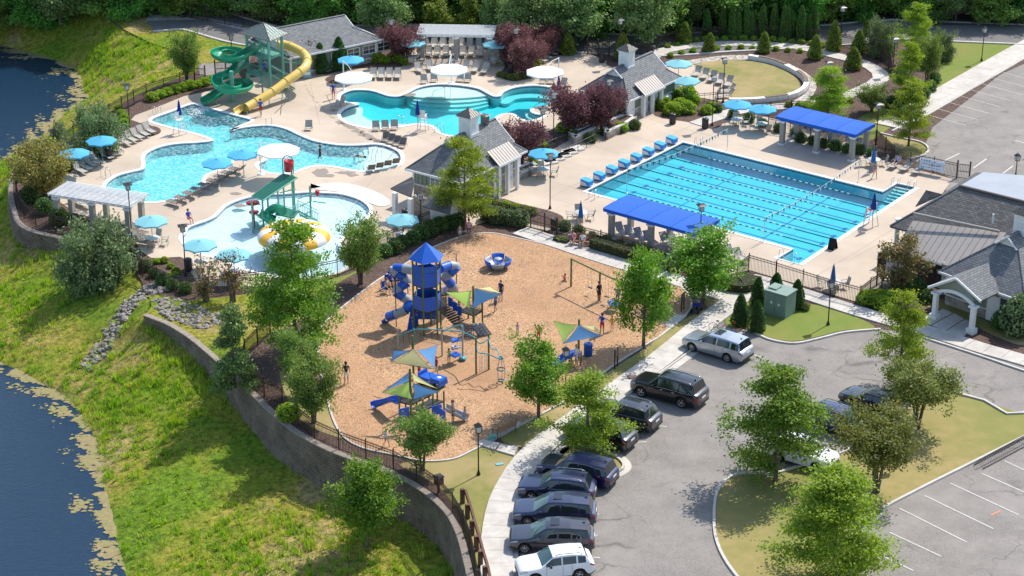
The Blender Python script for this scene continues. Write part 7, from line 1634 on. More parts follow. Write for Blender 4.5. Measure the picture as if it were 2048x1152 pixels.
 # A-frame sign on the lap pool rim
root = thing('sandwich_board', 'dark blue and white folding sign at the turning end of the lap pool', 'sign', P(1665,498), dirang(1665,498,20,-12))
for sx in(-1, 1):B = MB();B.add([(sx*.34,-.3,0),(sx*.34,.3,0),(sx*.03,.3,.95),(sx*.03,-.3,.95),(sx*.37,-.3,0),(sx*.37,.3,0),(sx*.06,.3,.95),(sx*.06,-.3,.95)], [(0,1,2,3),(7,6,5,4),(3,2,1,0),(4,5,6,7),(2,6,7,3),(0,3,7,4),(1,5,6,2)]);B.obj('panel', M['trimblack'], root)
B = MB();B.add([(.355,-.24,.08),(.355,.24,.08),(.105,.24,.86),(.105,-.24,.86)], [(0,1,2,3),(3,2,1,0)]);B.obj('print', M['print'], root);B = MB()
for z in(.25, .45, .65):x = .355-(z-.08)*.32+.012;B.add([(x,-.16,z),(x,.16,z),(x-.03,.16,z+.1),(x-.03,-.16,z+.1)], [(0,1,2,3),(3,2,1,0)])
B.obj('lettering', M['white'], root)
for p_, l_ in(((1305,610),'grey board on two posts at the right edge of the playground'), ((1232,735),'narrow sign on a post at the lower right edge of the playground')):
 root = thing('park_sign', l_, 'sign', P(*p_)+(P(1365,622)-P(1305,610)if p_[0]==1305 else Vector()), 1.1)
 B = MB();B.box((0,0,1.1), (.55,.06,.8)if p_[0]==1305 else(.4,.05,.55));B.obj('board', M['seam'], root)
 for x in(-.24, .24):B = MB();B.box((x,.0,.75), (.07,.09,1.5));B.obj('post', M['iron'], root)
root = thing('towel', 'small aqua towel lying on the grass by the curved sidewalk', 'towel', P(999,929), .3);B = MB();B.box((0,0,.04), (.5,.25,.03));B.obj('cloth', M['umbpale'], root)
root = thing('tote_bag', 'small green bag at the end of the iron bench', 'bag', P(984,881), .5);B = MB();B.box((0,0,.2), (.5,.22,.38), top=.85);B.obj('cloth', mat('sea_green_cloth',(0.1,0.42,0.33)), root);B = MB();B.tube([(-.14,0,.38),(-.1,0,.55),(.1,0,.55),(.14,0,.38)], .012, 4);B.obj('handle', M['umbpale'], root)
root = thing('bike_rack', 'long low black iron rack beside the island kerb at the right edge', 'bike rack');a, b_ = P(1957, 935), P(2060, 880);d = b_-a;n = int(d.length/.22)
for z, o in((.08,-.35), (.6,0), (.08,.35)):B = MB();nn = Vector((d.y,-d.x,0)).normalized()*o;B.tube([a+nn+Vector((0,0,z)),b_+nn+Vector((0,0,z))], .035, 5);B.obj('rail', M['black'], root)
B = MB();nn = Vector((d.y,-d.x,0)).normalized()*.35
for i in range(n+1):c_ = a.lerp(b_, i/n);B.tube([c_-nn+Vector((0,0,.08)),c_+Vector((0,0,.6)),c_+nn+Vector((0,0,.08))], .014, 4, caps=False)
link('bars', B.mesh('bars',M['black'],uv=False), root, kind='stuff')
# ------ water slides
X5 = lambda x, y, z:P(x/5.007+380, y/5.007+30, z)
M['slidegreen'] = mat('green_slide_fibreglass', (0.012,0.30,0.15), (0.01,0.26,0.13), 1, .25);M['slideyellow'] = mat('yellow_slide_fibreglass', (0.74,0.52,0.13), (0.68,0.47,0.11), 1, .3);M['mint'] = mat('mint_green_steel', (0.14,0.40,0.30), (0.12,0.36,0.27), 3, .5);M['mintroof'] = mat('grey_green_metal_roof', (0.30,0.38,0.36), (0.26,0.34,0.32), 2, .4, .2)
def trough(B, pts, r, a0=PI*.93, a1=PI*2.07, n=10, th=.05, mi=0):
 """open half-pipe swept along pts, floor side down"""
 L = len(pts);V = []
 for i, p in enumerate(pts):
  a, b = pts[max(i-1,0)], pts[min(i+1,L-1)];t = (b-a);t.z = 0;t.normalize();x = Vector((t.y,-t.x,0))
  for rr in(r, r+th):
   for k in range(n+1):q = a0+(a1-a0)*k/n;V.append(p+x*rr*math.cos(q)+Vector((0,0,rr*math.sin(q)+r)))
 m = 2*(n+1);F_ = []
 for i in range(L-1):
  for k in range(n):F_+=[(i*m+k,i*m+k+1,(i+1)*m+k+1,(i+1)*m+k), (i*m+n+1+k,(i+1)*m+n+1+k,(i+1)*m+n+2+k,i*m+n+2+k)]
  for k, s in((0,1), (n,-1)):f = (i*m+k, (i+1)*m+k, (i+1)*m+n+1+k, i*m+n+1+k);F_.append(f[::s])
 B.add(V, F_, mi, True)
root = thing('water_slide_tower', 'mint green slide tower with pitched metal roof, stairs and two slides starting from it', 'tower')
near, right, back, left = P(542, 190), P(568, 178), P(524, 166), P(499, 178)
for p in(near, right, back, left):B = MB();B.box((p.x,p.y,2.95), (.22,.22,5.9), .75);B.obj('post', M['mint'], root)
def slab4(nm, q, z, m, th=.12):B = MB();B.prism([(p.x,p.y)for p in q], z-th, z);return B.obj(nm, m, root)
slab4('platform', (near,right,back,left), 3.75, M['mint'])
def grow(q, f):c = sum(q, Vector())/len(q);return[c+(p-c)*f for p in q]
ev = grow((near,right,back,left), 1.45);c_ = sum(ev, Vector())/4;ap = c_+Vector((0,0,6.95))
for i in range(4):
 a, b_ = ev[i]+Vector((0,0,5.85)), ev[(i+1)%4]+Vector((0,0,5.85));B = MB();B.add([a,b_,ap], [(0,1,2),(2,1,0)]);r_ = B.obj('roof_side', M['mintroof'], root);B = MB()
 for k in range(0, 9):
  t = k/8;e = a.lerp(b_, t);top_ = e.lerp(ap, 1)if k in(0, 8)else e+(ap-(a+b_)/2)*(1-abs(2*t-1));B.tube([e,top_], .035, 4)
 B.tube([a,b_], .06, 4);B.obj('seams', M['seam'], r_)
def railing(pts, h=1.0, n=.16, m='mint', par=None, nm='railing'):
 B = MB()
 for a, b_ in zip(pts, pts[1:]):
  for zz in(.08, h):B.tube([a+Vector((0,0,zz)),b_+Vector((0,0,zz))], .028, 4)
  k = max(2, int((b_-a).length/n))
  for i in range(k+1):p = a.lerp(b_, i/k);B.tube([p+Vector((0,0,.05)),p+Vector((0,0,h))], .012, 3, caps=False)
 B.obj(nm, M[m], par or root)
up = Vector((0,0,3.75));railing([left+up,near+up,right+up]);railing([right+up,back+up])
l0, l1, l2, l3 = X5(565, 578, 2), X5(720, 615, 2), X5(800, 580, 2), X5(650, 545, 2);slab4('landing', [Vector((p.x,p.y,0))for p in(l0,l1,l2,l3)], 2.0, M['mint']);railing([l3,l0,l1,l2])
for p in(l0, l1, l2):B = MB();B.box((p.x,p.y,1), (.12,.12,2), .7);B.obj('post', M['mint'], root)
def stairs(a, b_, wd, n):
 d = (b_-a);dn = Vector((d.x,d.y,0)).normalized();s_ = Vector((-dn.y,dn.x,0))*wd/2
 for i in range(n):p = a.lerp(b_, (i+.5)/n);B = MB();B.box(p, (d.length/n*.8,wd,.05), math.atan2(d.y,d.x));B.obj('tread', M['mint'], root)
 for sg in(-1, 1):B = MB();B.tube([a+s_*sg,b_+s_*sg], .06, 4);B.obj('stringer', M['mint'], root);railing([a+s_*sg,b_+s_*sg])
stairs(X5(790,590,2), X5(1030,728,.1), 1.0, 12);stairs(X5(700,560,2), X5(740,400,3.7), .9, 10)
g = [X5(*q)for q in[(700,335,4.0),(620,385,3.85),(545,430,3.7),(470,465,3.6),(380,478,3.5),(300,455,3.4),(262,422,3.3),(300,395,3.2),(380,388,3.1),(470,400,3.0),(530,440,2.8),(520,505,2.55),(460,575,2.3),(380,630,2.15),(300,655,2.0),(270,700,1.85),(300,755,1.7),(380,790,1.6),(480,790,1.5),(560,765,1.4),(580,735,1.3),(530,712,1.2),(450,715,1.1),(370,755,.9),(290,815,.6),(210,865,.35),(140,905,.15)]]
sl = thing('green_spiral_slide', 'open green spiral water slide curling down into the play pool', 'water slide');B = MB();trough(B, spline(g,False,5), .52);B.obj('chute', M['slidegreen'], sl);pc = X5(430, 870, 0)
B = MB();B.tube([pc,pc+Vector((0,0,3.2))], .2, 10);B.obj('support_column', M['mint'], sl)
for u_, v_, h in((265,900,.5), (385,870,1.0)):B = MB();p = X5(u_, v_, 0);B.tube([p,p+Vector((0,0,h))], .06, 6);B.obj('support_leg', M['mint'], sl)
yp = spline([X5(*q)for q in[(880,300,3.7),(960,300,3.65),(1060,340,3.5),(1140,390,3.3),(1175,450,3.05),(1150,525,2.75),(1060,600,2.35),(960,670,1.95),(870,740,1.55),(760,812,1.15),(640,885,.75),(560,930,.55)]], False, 5)
sl = thing('yellow_tube_slide', 'closed pale yellow tube water slide ending beside the landing pool', 'water slide')
for i in range(0, len(yp)-1, 7):
 seg = yp[i:i+8]
 if len(seg)>1:B = MB();B.tube(seg, .44, 14, caps=False);B.tube([seg[0],seg[0]+(seg[1]-seg[0])*.25], .5, 14);B.obj('tube_section', M['slideyellow'], sl)
B = MB();trough(B, [yp[-1]-Vector((0,0,.44)),X5(520,960,.12),X5(475,995,.0)], .46, PI*.98, PI*2.02);B.obj('exit_trough', M['slideyellow'], sl)
for u_, v_, h in((575,1000,.35), (795,915,.9), (925,830,1.5), (985,845,1.6), (1120,640,2.4), (740,860,1.0)):B = MB();p = X5(u_, v_, 0);B.tube([p,p+Vector((0,0,h))], .05, 6);B.obj('support_leg', M['mint'], sl)
for a, b_ in(((930,370,3.2),(1125,485,2.6)), ((930,470,2.6),(1125,485,2.6)), ((925,825,1.4),(985,845,.1)), ((925,825,.1),(985,840,1.4))):B = MB();B.tube([X5(*a),X5(*b_)], .045, 4);B.obj('brace', M['mint'], sl)
root = thing('notice_board', 'aqua rules board standing at the foot of the yellow slide', 'board', X5(1175,640,0), .3);B = MB();B.box((0,0,.65), (.8,.08,1.1));B.obj('board', mat('aqua_board',(0.12,0.35,0.42),(0.2,0.42,0.48),8), root);B = MB();B.box((0,-.06,.95), (.5,.01,.1));B.box((0,-.06,.6), (.6,.01,.3));B.obj('lettering', M['white'], root)
# splash of the slide
B = MB();a = X5(150, 940, -.05);rg = np.random.default_rng(2);V = rg.normal(0, 1, (260,3))*np.array([.9,.35,.06]);
foam = thing('slide_spray', 'white spray of water at the foot of the green spiral slide', 'spray', a, dirang(405,218,-22,10))
for q in V:B.box((abs(q[0])*1.2,q[1],abs(q[2])), (.1,.07,.04), q[0]*7)
link('foam', B.mesh('foam',M['white'],uv=False), foam, kind='stuff')
# ------ splash pool play structure
GZ_ = lambda x, y, z = 0:P(x/3+384, y/3+256, z)
M['redplay'] = mat('red_play_plastic', (0.50,0.02,0.025), None, 3, .35);M['domey'] = mat('yellow_dome_panel', (0.80,0.44,0.03), (0.74,0.4,0.03), 1, .4);M['domew'] = mat('white_dome_panel', (0.78,0.76,0.74), None, 1, .4);M['darkgreen'] = mat('dark_green_slat', (0.01,0.16,0.10), None, 2, .4)
c_ = P(588, 466, 1.75);root = thing('dome_shelter', 'big yellow and white striped dome in the splash pool', 'dome', (c_.x,c_.y,0));prof = [(2.98,0.0), (3.0,.18), (2.85,.48), (2.5,.72), (1.9,.9), (1.1,1.0), (.35,1.04), (0,1.05)]
for i in range(16):B = MB();B.lathe([(r,z+1.3)for r,z in prof], 4, a0=i*PI/8, a1=(i+1)*PI/8);B.obj('dome_panel', M['domey' if i%2 else 'domew'], root)
B = MB();B.tube([(0,0,-.3),(0,0,2.3)], .22, 12);B.obj('pole', M['domew'], root)
root = thing('splash_play_structure', 'green and red water play structure with sloping slatted roof and tipping bucket', 'play structure')
a, b_, c2, d = GZ_(358, 405, 2.75), GZ_(425, 430, 2.75), GZ_(632, 292, 3.5), GZ_(548, 268, 3.5)
for i in range(24):t0, t1 = i/24, (i+.62)/24;B = MB();roof_plane(B, [a.lerp(d,t0),b_.lerp(c2,t0),b_.lerp(c2,t1),a.lerp(d,t1)], 0, .06);B.obj('roof_slat', M['darkgreen'], root)
for p0, p1 in((a,d), (b_,c2)):B = MB();B.tube([p0-Vector((0,0,.08)),p1-Vector((0,0,.08))], .07, 6);B.obj('roof_beam', M['mint'], root)
for u_, v_, h in((367,610,2.7), (430,588,2.8), (460,545,3.0), (520,500,3.1), (555,480,3.2), (618,505,3.4), (607,470,3.4), (715,545,3.0)):p = GZ_(u_, v_);B = MB();B.tube([p-Vector((0,0,.3)),p+Vector((0,0,h))], .08, 8);B.obj('post', M['mint'], root)
q = [GZ_(500,515,1.2), GZ_(610,540,1.2), GZ_(640,500,1.2), GZ_(545,470,1.2)];B = MB();B.prism([(p.x,p.y)for p in q], 1.1, 1.2);B.obj('platform', M['darkgreen'], root);railing([q[3],q[0],q[1],q[2]], .9, .14)
B = MB();a = GZ_(548, 275, 3.5);b_ = GZ_(608, 275, 3.5);B.tube(spline([a,a+Vector((0,0,1.3)),(a+b_)/2+Vector((0,0,1.65)),b_+Vector((0,0,1.3)),b_],False,4), .05, 6);B.obj('bucket_frame', M['mint'], root)
B = MB();m_ = (a+b_)/2;B.lathe([(0,0),(.34,0),(.45,.95),(.40,.95),(.3,.1),(0,.1)], 14, M=Matrix.Translation(m_+Vector((0,0,.25)))@Matrix.Rotation(.12,4,'Y'));B.obj('tipping_bucket', M['redplay'], root)
tp = spline([GZ_(*q)for q in[(545,500,1.7),(505,480,1.6),(465,500,1.2),(450,535,.9),(480,560,.6),(430,545,.35),(390,520,.15)]], False, 5);B = MB();B.tube(tp[:22], .38, 12);B.obj('tube_slide', M['slidegreen'], root);B = MB();trough(B, tp[20:], .36);B.obj('slide_exit', M['slidegreen'], root)
B = MB();a = GZ_(717, 440, 2.4);B.tube([a,a+Vector((0,0,1.6))], .02, 4);B.add([a+Vector((0,0,1.6)),a+Vector((0,0,1.15)),a+Vector((.95,0,1.28))], [(0,1,2),(2,1,0)]);B.obj('flag', fabric('red_flag_cloth',(.6,.02,.02)), root)
B = MB();B.lathe([(0,0),(.15,0),(.2,.42),(0,.42)], 10, M=Matrix.Translation(GZ_(753,405,2.3)));B.obj('small_bucket', M['redplay'], root)
for a, b_ in(((635,425,2.2),(760,380,2.5)), ((725,440,1.8),(803,450,1.6)), ((525,390,2.0),(620,365,2.2)), ((360,455,1.7),(410,458,1.7)), ((650,470,1.6),(712,440,1.6)), ((650,530,.6),(712,500,.6))):B = MB();B.tube([GZ_(*a),GZ_(*b_)], .055, 6);B.obj('water_pipe', M['mint'], root)
stairs(GZ_(640,510,1.2), GZ_(760,570,.1), .9, 7)
for z, r, lab in((2.0,.58,'taller'), (.95,.42,'lower')):
 root = thing('water_mushroom', lab+' red disc spray mushroom in the splash pool', 'spray toy', P(508+(z<1)*1,450-(z<1)*5), group='red spray mushrooms');B = MB();B.tube([(0,0,-.3),(0,0,z)], .06, 6);B.obj('pole', M['redplay'], root);B = MB();B.lathe([(0,z-.05),(r,z-.03),(r,z+.05),(0,z+.12)], 16);B.obj('disc', M['redplay'], root)
area('wave_apron', [(630,372),(660,367),(700,369),(745,382),(775,398),(779,410),(760,413),(742,408),(720,397),(690,387),(655,382),(635,380)], 0.056, M['coping'])
for i in range(8):
 if i==0:jets = structure('apron_drains')
 p = P(651+i*11.5, 388+i*1.6+i*i*.22, 0);B = MB();B.box((p.x,p.y-.1,.065), (.22,.1,.02), -.2);B.obj('drain', M['seam'], jets)
# ------ playground
K = lambda x, y, z = 0.05:P(x/3+640, y/3+460, z)
M['pblue'] = mat('blue_play_plastic', (0.014,0.11,0.52), (0.012,0.095,0.46), 2, .35);M['pgrey'] = mat('grey_play_plastic', (0.33,0.36,0.40), None, 2, .4);M['pgreen'] = mat('olive_green_post', (0.10,0.15,0.03), (0.085,0.13,0.025), 3, .5);M['pteal'] = mat('teal_play_tube', (0.06,0.32,0.36), None, 3, .4);M['pbeige'] = mat('beige_play_post', (0.42,0.38,0.30), None, 3, .5)
M['sblue'] = fabric('blue_sail_cloth', (0.16,0.40,0.74), .5);M['slime'] = fabric('lime_sail_cloth', (0.55,0.82,0.20), .6);M['syell'] = fabric('pale_yellow_sail_cloth', (0.86,0.88,0.42), .6)
c_ = P(855, 660, 0.05);root = thing('play_tower', 'tall blue playground tower with hexagonal roof and two tube slides', 'play tower', c_);R_ = 1.05
hexp = [(R_*math.cos(i*PI/3+.3),R_*math.sin(i*PI/3+.3))for i in range(6)]
for x, y in hexp:B = MB();B.tube([(x,y,0),(x,y,6.1)], .07, 8);B.obj('post', M['pgreen'], root)
B = MB();B.add([(x*1.3,y*1.3,5.95)for x,y in hexp]+[(0,0,7.15)], [(i,(i+1)%6,6)for i in range(6)]+[(5,4,3,2,1,0)]);B.obj('roof', M['pblue'], root)
for z in(1.9, 3.9):B = MB();B.prism(hexp, z-.1, z);B.obj('platform', M['trimblack'], root)
for i in range(6):
 (x0, y0), (x1, y1) = hexp[i], hexp[(i+1)%6];an = math.atan2(y1-y0, x1-x0);L = math.hypot(x1-x0, y1-y0)
 for z, h, m_ in((4.45,1.1,'pblue'), (2.5,1.1,'pblue' if i!=2 else 'pgrey')):B = MB();B.box(((x0+x1)/2,(y0+y1)/2,z), (L-.12,.05,h), an);B.obj('panel', M[m_], root)
 if i in(3, 4):B = MB();B.box(((x0+x1)/2,(y0+y1)/2,5.3), (L-.12,.05,.5), an);B.obj('panel', M['pblue'], root)
def tubeslide(pts, r, par, start=0):
 pts = spline([p-par.location for p in pts], False, 5)
 for j, i in enumerate(range(0,len(pts)-1,5)):
  seg = pts[i:i+6];B = MB();B.tube(seg, r, 12, caps=False);B.tube([seg[0],seg[0]+(seg[1]-seg[0])*.2], r*1.1, 12);B.obj('tube_section', M['pblue' if(j+start)%2 else 'pgrey'], par)
 B = MB();trough(B, [pts[-1]-Vector((0,0,r)),pts[-1]+(pts[-1]-pts[-4])*.9-Vector((0,0,r+.1))], r, PI*.98, PI*2.02);B.obj('slide_exit', M['pblue'], par)
tubeslide([K(*q)for q in[(560,240,4.5),(500,232,4.45),(450,232,4.35),(462,262,4.0),(508,285,3.7),(520,315,3.35),(480,345,3.0),(460,375,2.65),(500,402,2.3),(530,430,1.95),(515,480,1.45),(455,505,1.0),(410,520,.6)]], .36, root)
tubeslide([K(*q)for q in[(720,232,4.5),(775,215,4.4),(815,222,4.2),(785,255,3.8),(755,285,3.3),(785,325,2.6),(800,355,1.9),(770,362,1.0),(745,365,.5)]], .36, root, 1)
loc = root.location
def rel(p):return p-loc
for a, h in((K(458,580),4.1), (K(820,400),3.6), (K(530,500),3.0)):B = MB();B.tube([rel(a),rel(a)+Vector((0,0,h))], .04, 6);B.obj('support_leg', M['trimblack'], root)
B = MB();a, b_ = rel(K(575,455,1.9)), rel(K(550,600));s_ = Vector((.35,-.1,0));B.add([a-s_,a+s_,b_+s_,b_-s_], [(0,1,2,3),(3,2,1,0)]);cw = B.obj('climbing_wall', M['pblue'], root)
for i in range(7):B = MB();p = a.lerp(b_, (i+.5)/7)+s_*random.uniform(-.6, .6)+Vector((0,-.05,.03));B.box(p, (.14,.1,.1));B.obj('hand_hold', M['pgrey'], cw)
B = MB();a = rel(K(650,560));B.box((a.x,a.y,.7), (1.5,.08,.7));B.obj('play_panel', M['pblue'], root)
# bridge stair and second deck
a, b_ = K(725, 455, 1.9), K(835, 560, 1.1);d = b_-a;ang = math.atan2(d.y, d.x);dn = d.normalized();s_ = Vector((-math.sin(ang),math.cos(ang),0))*.5;root = thing('play_bridge', 'black railed stair bridge from the tower to the grey rock climber', 'play bridge')
for i in range(9):p = a.lerp(b_, (i+.5)/9);B = MB();B.box(p, (d.length/9*.9,1.0,.06), ang);B.obj('tread', M['trimblack'], root)
for sg in(-1, 1):railing([a+s_*sg,b_+s_*sg], .9, .12, 'trimblack')
for t in(.25, .5, .75):p = a.lerp(b_, t)+s_*1.04;B = MB();B.box(p+Vector((0,0,.5)), (.45,.05,.7), ang);B.obj('panel', M['pblue'], root)
q = [K(835,560), K(925,590), K(975,560), K(890,530)];B = MB();B.prism([(p.x,p.y)for p in q], 1.0, 1.1);B.obj('platform', M['trimblack'], root);railing([Vector((p.x,p.y,1.1))for p in q], .8, .14, 'trimblack')
for p in q:B = MB();B.tube([p,p+Vector((0,0,2.2))], .065, 8);B.obj('post', M['pgreen'], root)
a, b_ = K(940, 560, 1.1), K(990, 632, .05);s_ = Vector((.5,.12,0));B = MB();B.add([a-s_,a+s_,b_+s_*1.1,b_-s_*1.1], [(0,1,2,3),(3,2,1,0)]);cw = B.obj('rock_climber', M['pgrey'], root)
for i in range(14):B = MB();p = a.lerp(b_, (i//3+.5)/5)+s_*(-.6+.6*(i%3))+Vector((0,-.03,.05));B.box(p, (.2,.16,.12), i, top=.6);B.obj('hand_hold', M['pgrey'], cw)
B = MB()
for i in range(6):
 for j in range(2):B.tube([K(865+i*12,570,1.0),K(850+i*14,645,.1)]if j else[K(862,575+i*13,1.0-i*.17),K(935,580+i*13,1.0-i*.17)], .02, 4)
B.obj('climbing_net', M['navy'], root)
# overhead climber, pods, hanging cage
root = thing('arched_climber', 'long curving teal overhead climber with pod steps and a hanging cage', 'climber')
for(u_, v_), h, m_ in(((467,715),1.6,'pbeige'), ((733,755),2.4,'pbeige'), ((857,765),2.5,'pbeige'), ((937,865),2.9,'pgreen'), ((1013,838),2.9,'pgreen')):p = K(u_, v_);B = MB();B.tube([p,p+Vector((0,0,h))], .07, 8);B.obj('post', M[m_], root)
arcs = [[(470,640,1.4),(560,600,2.1),(650,597,2.3),(733,602,2.4),(850,608,2.4)], [(735,610,2.3),(790,583,2.5),(850,572,2.7),(860,600,2.4)], [(850,612,2.4),(920,640,2.5),(960,680,2.6),(1013,650,2.8)], [(940,700,2.6),(950,735,2.3),(1010,745,2.2),(1080,778,2.0)], [(1013,660,2.7),(1030,712,2.4),(1060,715,2.3),(1082,775,2.0)], [(565,590,2.2),(568,640,1.2),(562,700,.1)]]
for ar in arcs:B = MB();B.tube(spline([K(*q)for q in ar],False,5), .045, 6);B.obj('arch_tube', M['pteal'], root)
for i in range(8):p = K(500+i*34, 622-i*2, 2.0);B = MB();B.tube([p,p-Vector((0,0,.7))], .015, 4);B.obj('hanging_ring', M['black'], root)
for i, (v_, z, m_)in enumerate(((648,1.7,'pblue'),(690,1.15,'pgrey'),(735,.6,'pblue'))):p = K(810, v_+20, z);B = MB();B.lathe([(0,0),(.42,.02),(.52,.14),(.44,.14),(.3,.06),(0,.06)], 3 if i<2 else 4, M=Matrix.Translation(p));B.obj('pod_step', M[m_], root)
B = MB();B.lathe([(0,.2),(.28,.2),(.3,.26),(0,.3)], 14, M=Matrix.Translation(K(857,785,0)));B.obj('spinning_disc', M['pteal'], root)
p = K(1086, 915);B = MB();B.lathe([(0,1.95),(.2,1.9),(.06,2.08)], 12, M=Matrix.Translation(p));B.lathe([(.28,1.0),(.34,1.05),(.28,1.1)], 14, M=Matrix.Translation(p));B.lathe([(.2,.12),(.26,.18),(.2,.22)], 14, M=Matrix.Translation(p));B.obj('cage_ring', M['pteal'], root);B = MB()
for i in range(5):a = i*1.257;B.tube([p+Vector((.12*math.cos(a),.12*math.sin(a),1.95)),p+Vector((.3*math.cos(a),.3*math.sin(a),1.05)),p+Vector((.22*math.cos(a),.22*math.sin(a),.15))], .02, 4)
B.obj('cage_bar', M['pgrey'], root)
for u_ in(960, 990):B = MB();B.tube([K(u_,850),K(u_,850)+Vector((0,0,1.3)),K(u_+12,845)+Vector((0,0,1.3)),K(u_+12,845)], .02, 4);B.obj('pull_up_bar', M['pgrey'], root)
# shade sails
def sail(label, mast, mh, tris):
 p = P(*mast);root = thing('shade_sail', label, 'shade sail', group='lime and blue shade sails');B = MB();B.tube([p,p+Vector((0,0,mh))], .08, 8);B.obj('mast', M['pgreen'], root)
 for m_, q in tris:
  a, b_, c = [P(*w)for w in q];n = 8;V = [];F_ = [];idx = {}
  cen = (a+b_+c)/3
  for i in range(n+1):
   for j in range(n+1-i):
    u, v = i/n, j/n;w = 1-u-v;pt = a*w+b_*u+c*v;e = min(u*v+v*w+w*u, .25)*0;edge = 1-.13*(4*u*v*(w<.001)+4*v*w*(u<.001)+4*u*w*(v<.001))
    pt = cen+(pt-cen)*edge;pt.z-=.5*u*v*w*3;idx[i, j] = len(V);V.append(pt)
  for i in range(n):
   for j in range(n-i):
    F_.append((idx[i,j],idx[i+1,j],idx[i,j+1]))
    if j<n-i-1:F_.append((idx[i+1,j],idx[i+1,j+1],idx[i,j+1]))
  B = MB();B.add(V, F_, 0, True);s = B.obj('sail_cloth', M[m_], root);B = MB()
  for s0, s1 in((a,b_), (b_,c), (c,a)):B.tube([s0,s1.lerp(s0,.5).lerp(cen,.13*.9),s1], .012, 3)
  B.obj('edge_cable', M['black'], s)
 return root
kz = lambda x, y, z:(x/3+640, y/3+460, z)
sail('lime, yellow and blue sail beside the tall play tower', (947,662), 3.7, [('slime',(kz(750,372,2.9),kz(908,365,3.4),kz(900,475,2.1))),('sblue',(kz(928,350,3.5),kz(1095,383,2.7),kz(908,475,2.1))),('syell',(kz(935,348,3.5),kz(1020,340,3.0),kz(1090,382,2.8)))])
sail('pale lime and blue sail over the toy jeep', (827,752), 3.2, [('syell',(kz(425,797,2.1),kz(560,712,3.1),kz(672,832,2.1))),('sblue',(kz(440,722,2.8),kz(545,722,3.1),kz(422,792,2.1))),('sblue',(kz(705,688,2.9),kz(583,722,3.0),kz(687,830,2.1)))])
sail('lime, yellow and blue sail over the lower play structure', (822,842), 4.0, [('slime',(kz(372,975,2.6),kz(535,908,3.4),kz(552,1017,2.3))),('sblue',(kz(540,850,3.8),kz(375,970,2.6),kz(533,908,3.4))),('sblue',(kz(558,918,3.4),kz(720,972,2.6),kz(560,1018,2.3))),('syell',(kz(545,852,3.8),kz(708,955,2.6),kz(560,905,3.4)))])
lz = lambda x, y, z:(x/3+1024, y/3+600, z)
sail('lime, cream and blue sail beside the blue litter bin', (1157,718), 3.2, [('slime',(lz(248,125,2.9),lz(390,150,3.1),lz(308,260,2.1))),('sblue',(lz(308,262,2.1),lz(400,148,3.1),lz(545,216,2.2))),('syell',(lz(412,148,3.1),lz(497,153,2.7),lz(540,208,2.3)))])
# spinner
root = thing('spinner', 'round blue and grey spinning bowl seat at the top of the playground', 'spinner', P(996,536,.05));
for i in range(6):B = MB();a0 = i*PI/3;B.lathe([(.35,.12),(.8,.2),(1.05,.45),(1.12,.85 if i%2 else.7),(1.06,.85 if i%2 else.7),(.98,.5),(.75,.3),(.35,.22)], 5, a0=a0+.05, a1=a0+PI/3-.05);B.obj('seat_shell', M['pblue' if i%2 else 'pgrey'], root)
B = MB();B.lathe([(.5,0),(.5,.15),(.1,.2),(.08,.75),(.34,.78),(.34,.83),(0,.84)], 14);B.obj('centre_table', M['pgrey'], root)
# swings
root = thing('playground_swings', 'olive green swing frame at the right of the playground', 'swing set');ps = [P(1142,573,.05), P(1199,601,.05), P(1257,629,.05)];L_ = [p+Vector((0,0,2.35))for p in ps]
for p in ps:B = MB();B.tube([p,p+Vector((0,0,2.42))], .075, 8);B.obj('post', M['pgreen'], root)
for a, b_ in zip(L_, L_[1:]):B = MB();B.tube([a,b_], .06, 8);B.obj('top_beam', M['pgreen'], root)
dsw = (L_[1]-L_[0]).normalized();nsw = Vector((-dsw.y,dsw.x,0));SW = []
for t, sw, l_, bw in((.18,-1.2,'first swing from the top left with an orange-shirted child',.4), (.62,.15,'empty swing hanging in the middle bay',.4), (1.25,.0,'swing hanging behind the standing adult',.4), (1.62,-.4,'blue basket swing at the lower end of the frame',.9)):
 a = L_[0].lerp(L_[1], t)if t<1 else L_[1].lerp(L_[2], t-1);s = thing('swing', l_, 'swing', group='swings on the olive frame');e = a+nsw*sw-Vector((0,0,1.75 if abs(sw)<1 else 1.35));SW.append(e)
 for sg in(-1, 1):B = MB();B.tube([a+dsw*sg*bw/2,e+dsw*sg*bw/2], .012, 4);B.obj('chain', M['steel'], s)
 B = MB()
 if bw<.5:B.box(e, (.45,.18,.04), math.atan2(dsw.y,dsw.x))
 else:B.lathe([(0,-.12),(.42,-.05),(.5,.05),(.46,.05),(0,-.06)], 12, M=Matrix.Translation(e))
 B.obj('seat', M['black' if bw<.5 else 'pblue'], s)
 # lower play structure
root = thing('toddler_play_structure', 'lower play structure with blue slide and grey slide behind the multi-stemmed tree', 'play structure');q = [K(480,1120), K(620,1150), K(745,1090), K(600,1060)]
for j, (t0, t1, z)in enumerate(((0,.5,1.2),(.5,1,.9))):B = MB();B.prism([((q[0].lerp(q[1],t0)).x,q[0].lerp(q[1],t0).y),(q[0].lerp(q[1],t1).x,q[0].lerp(q[1],t1).y),(q[3].lerp(q[2],t1).x,q[3].lerp(q[2],t1).y),(q[3].lerp(q[2],t0).x,q[3].lerp(q[2],t0).y)], z-.1, z);B.obj('platform', M['trimblack'], root)
for u_, v_, h in((478,1140,2.0), (550,1135,2.4), (620,1165,2.0), (515,1080,2.2), (580,1100,2.2), (655,1065,2.0), (745,1130,2.1), (705,1090,2.1), (680,1130,1.9)):p = K(u_, v_);B = MB();B.tube([p,p+Vector((0,0,h))], .06, 8);B.obj('post', M['pgreen'], root)
railing([Vector((p.x,p.y,1.1))for p in(q[3],q[0],q[1])], .7, .12, 'trimblack')
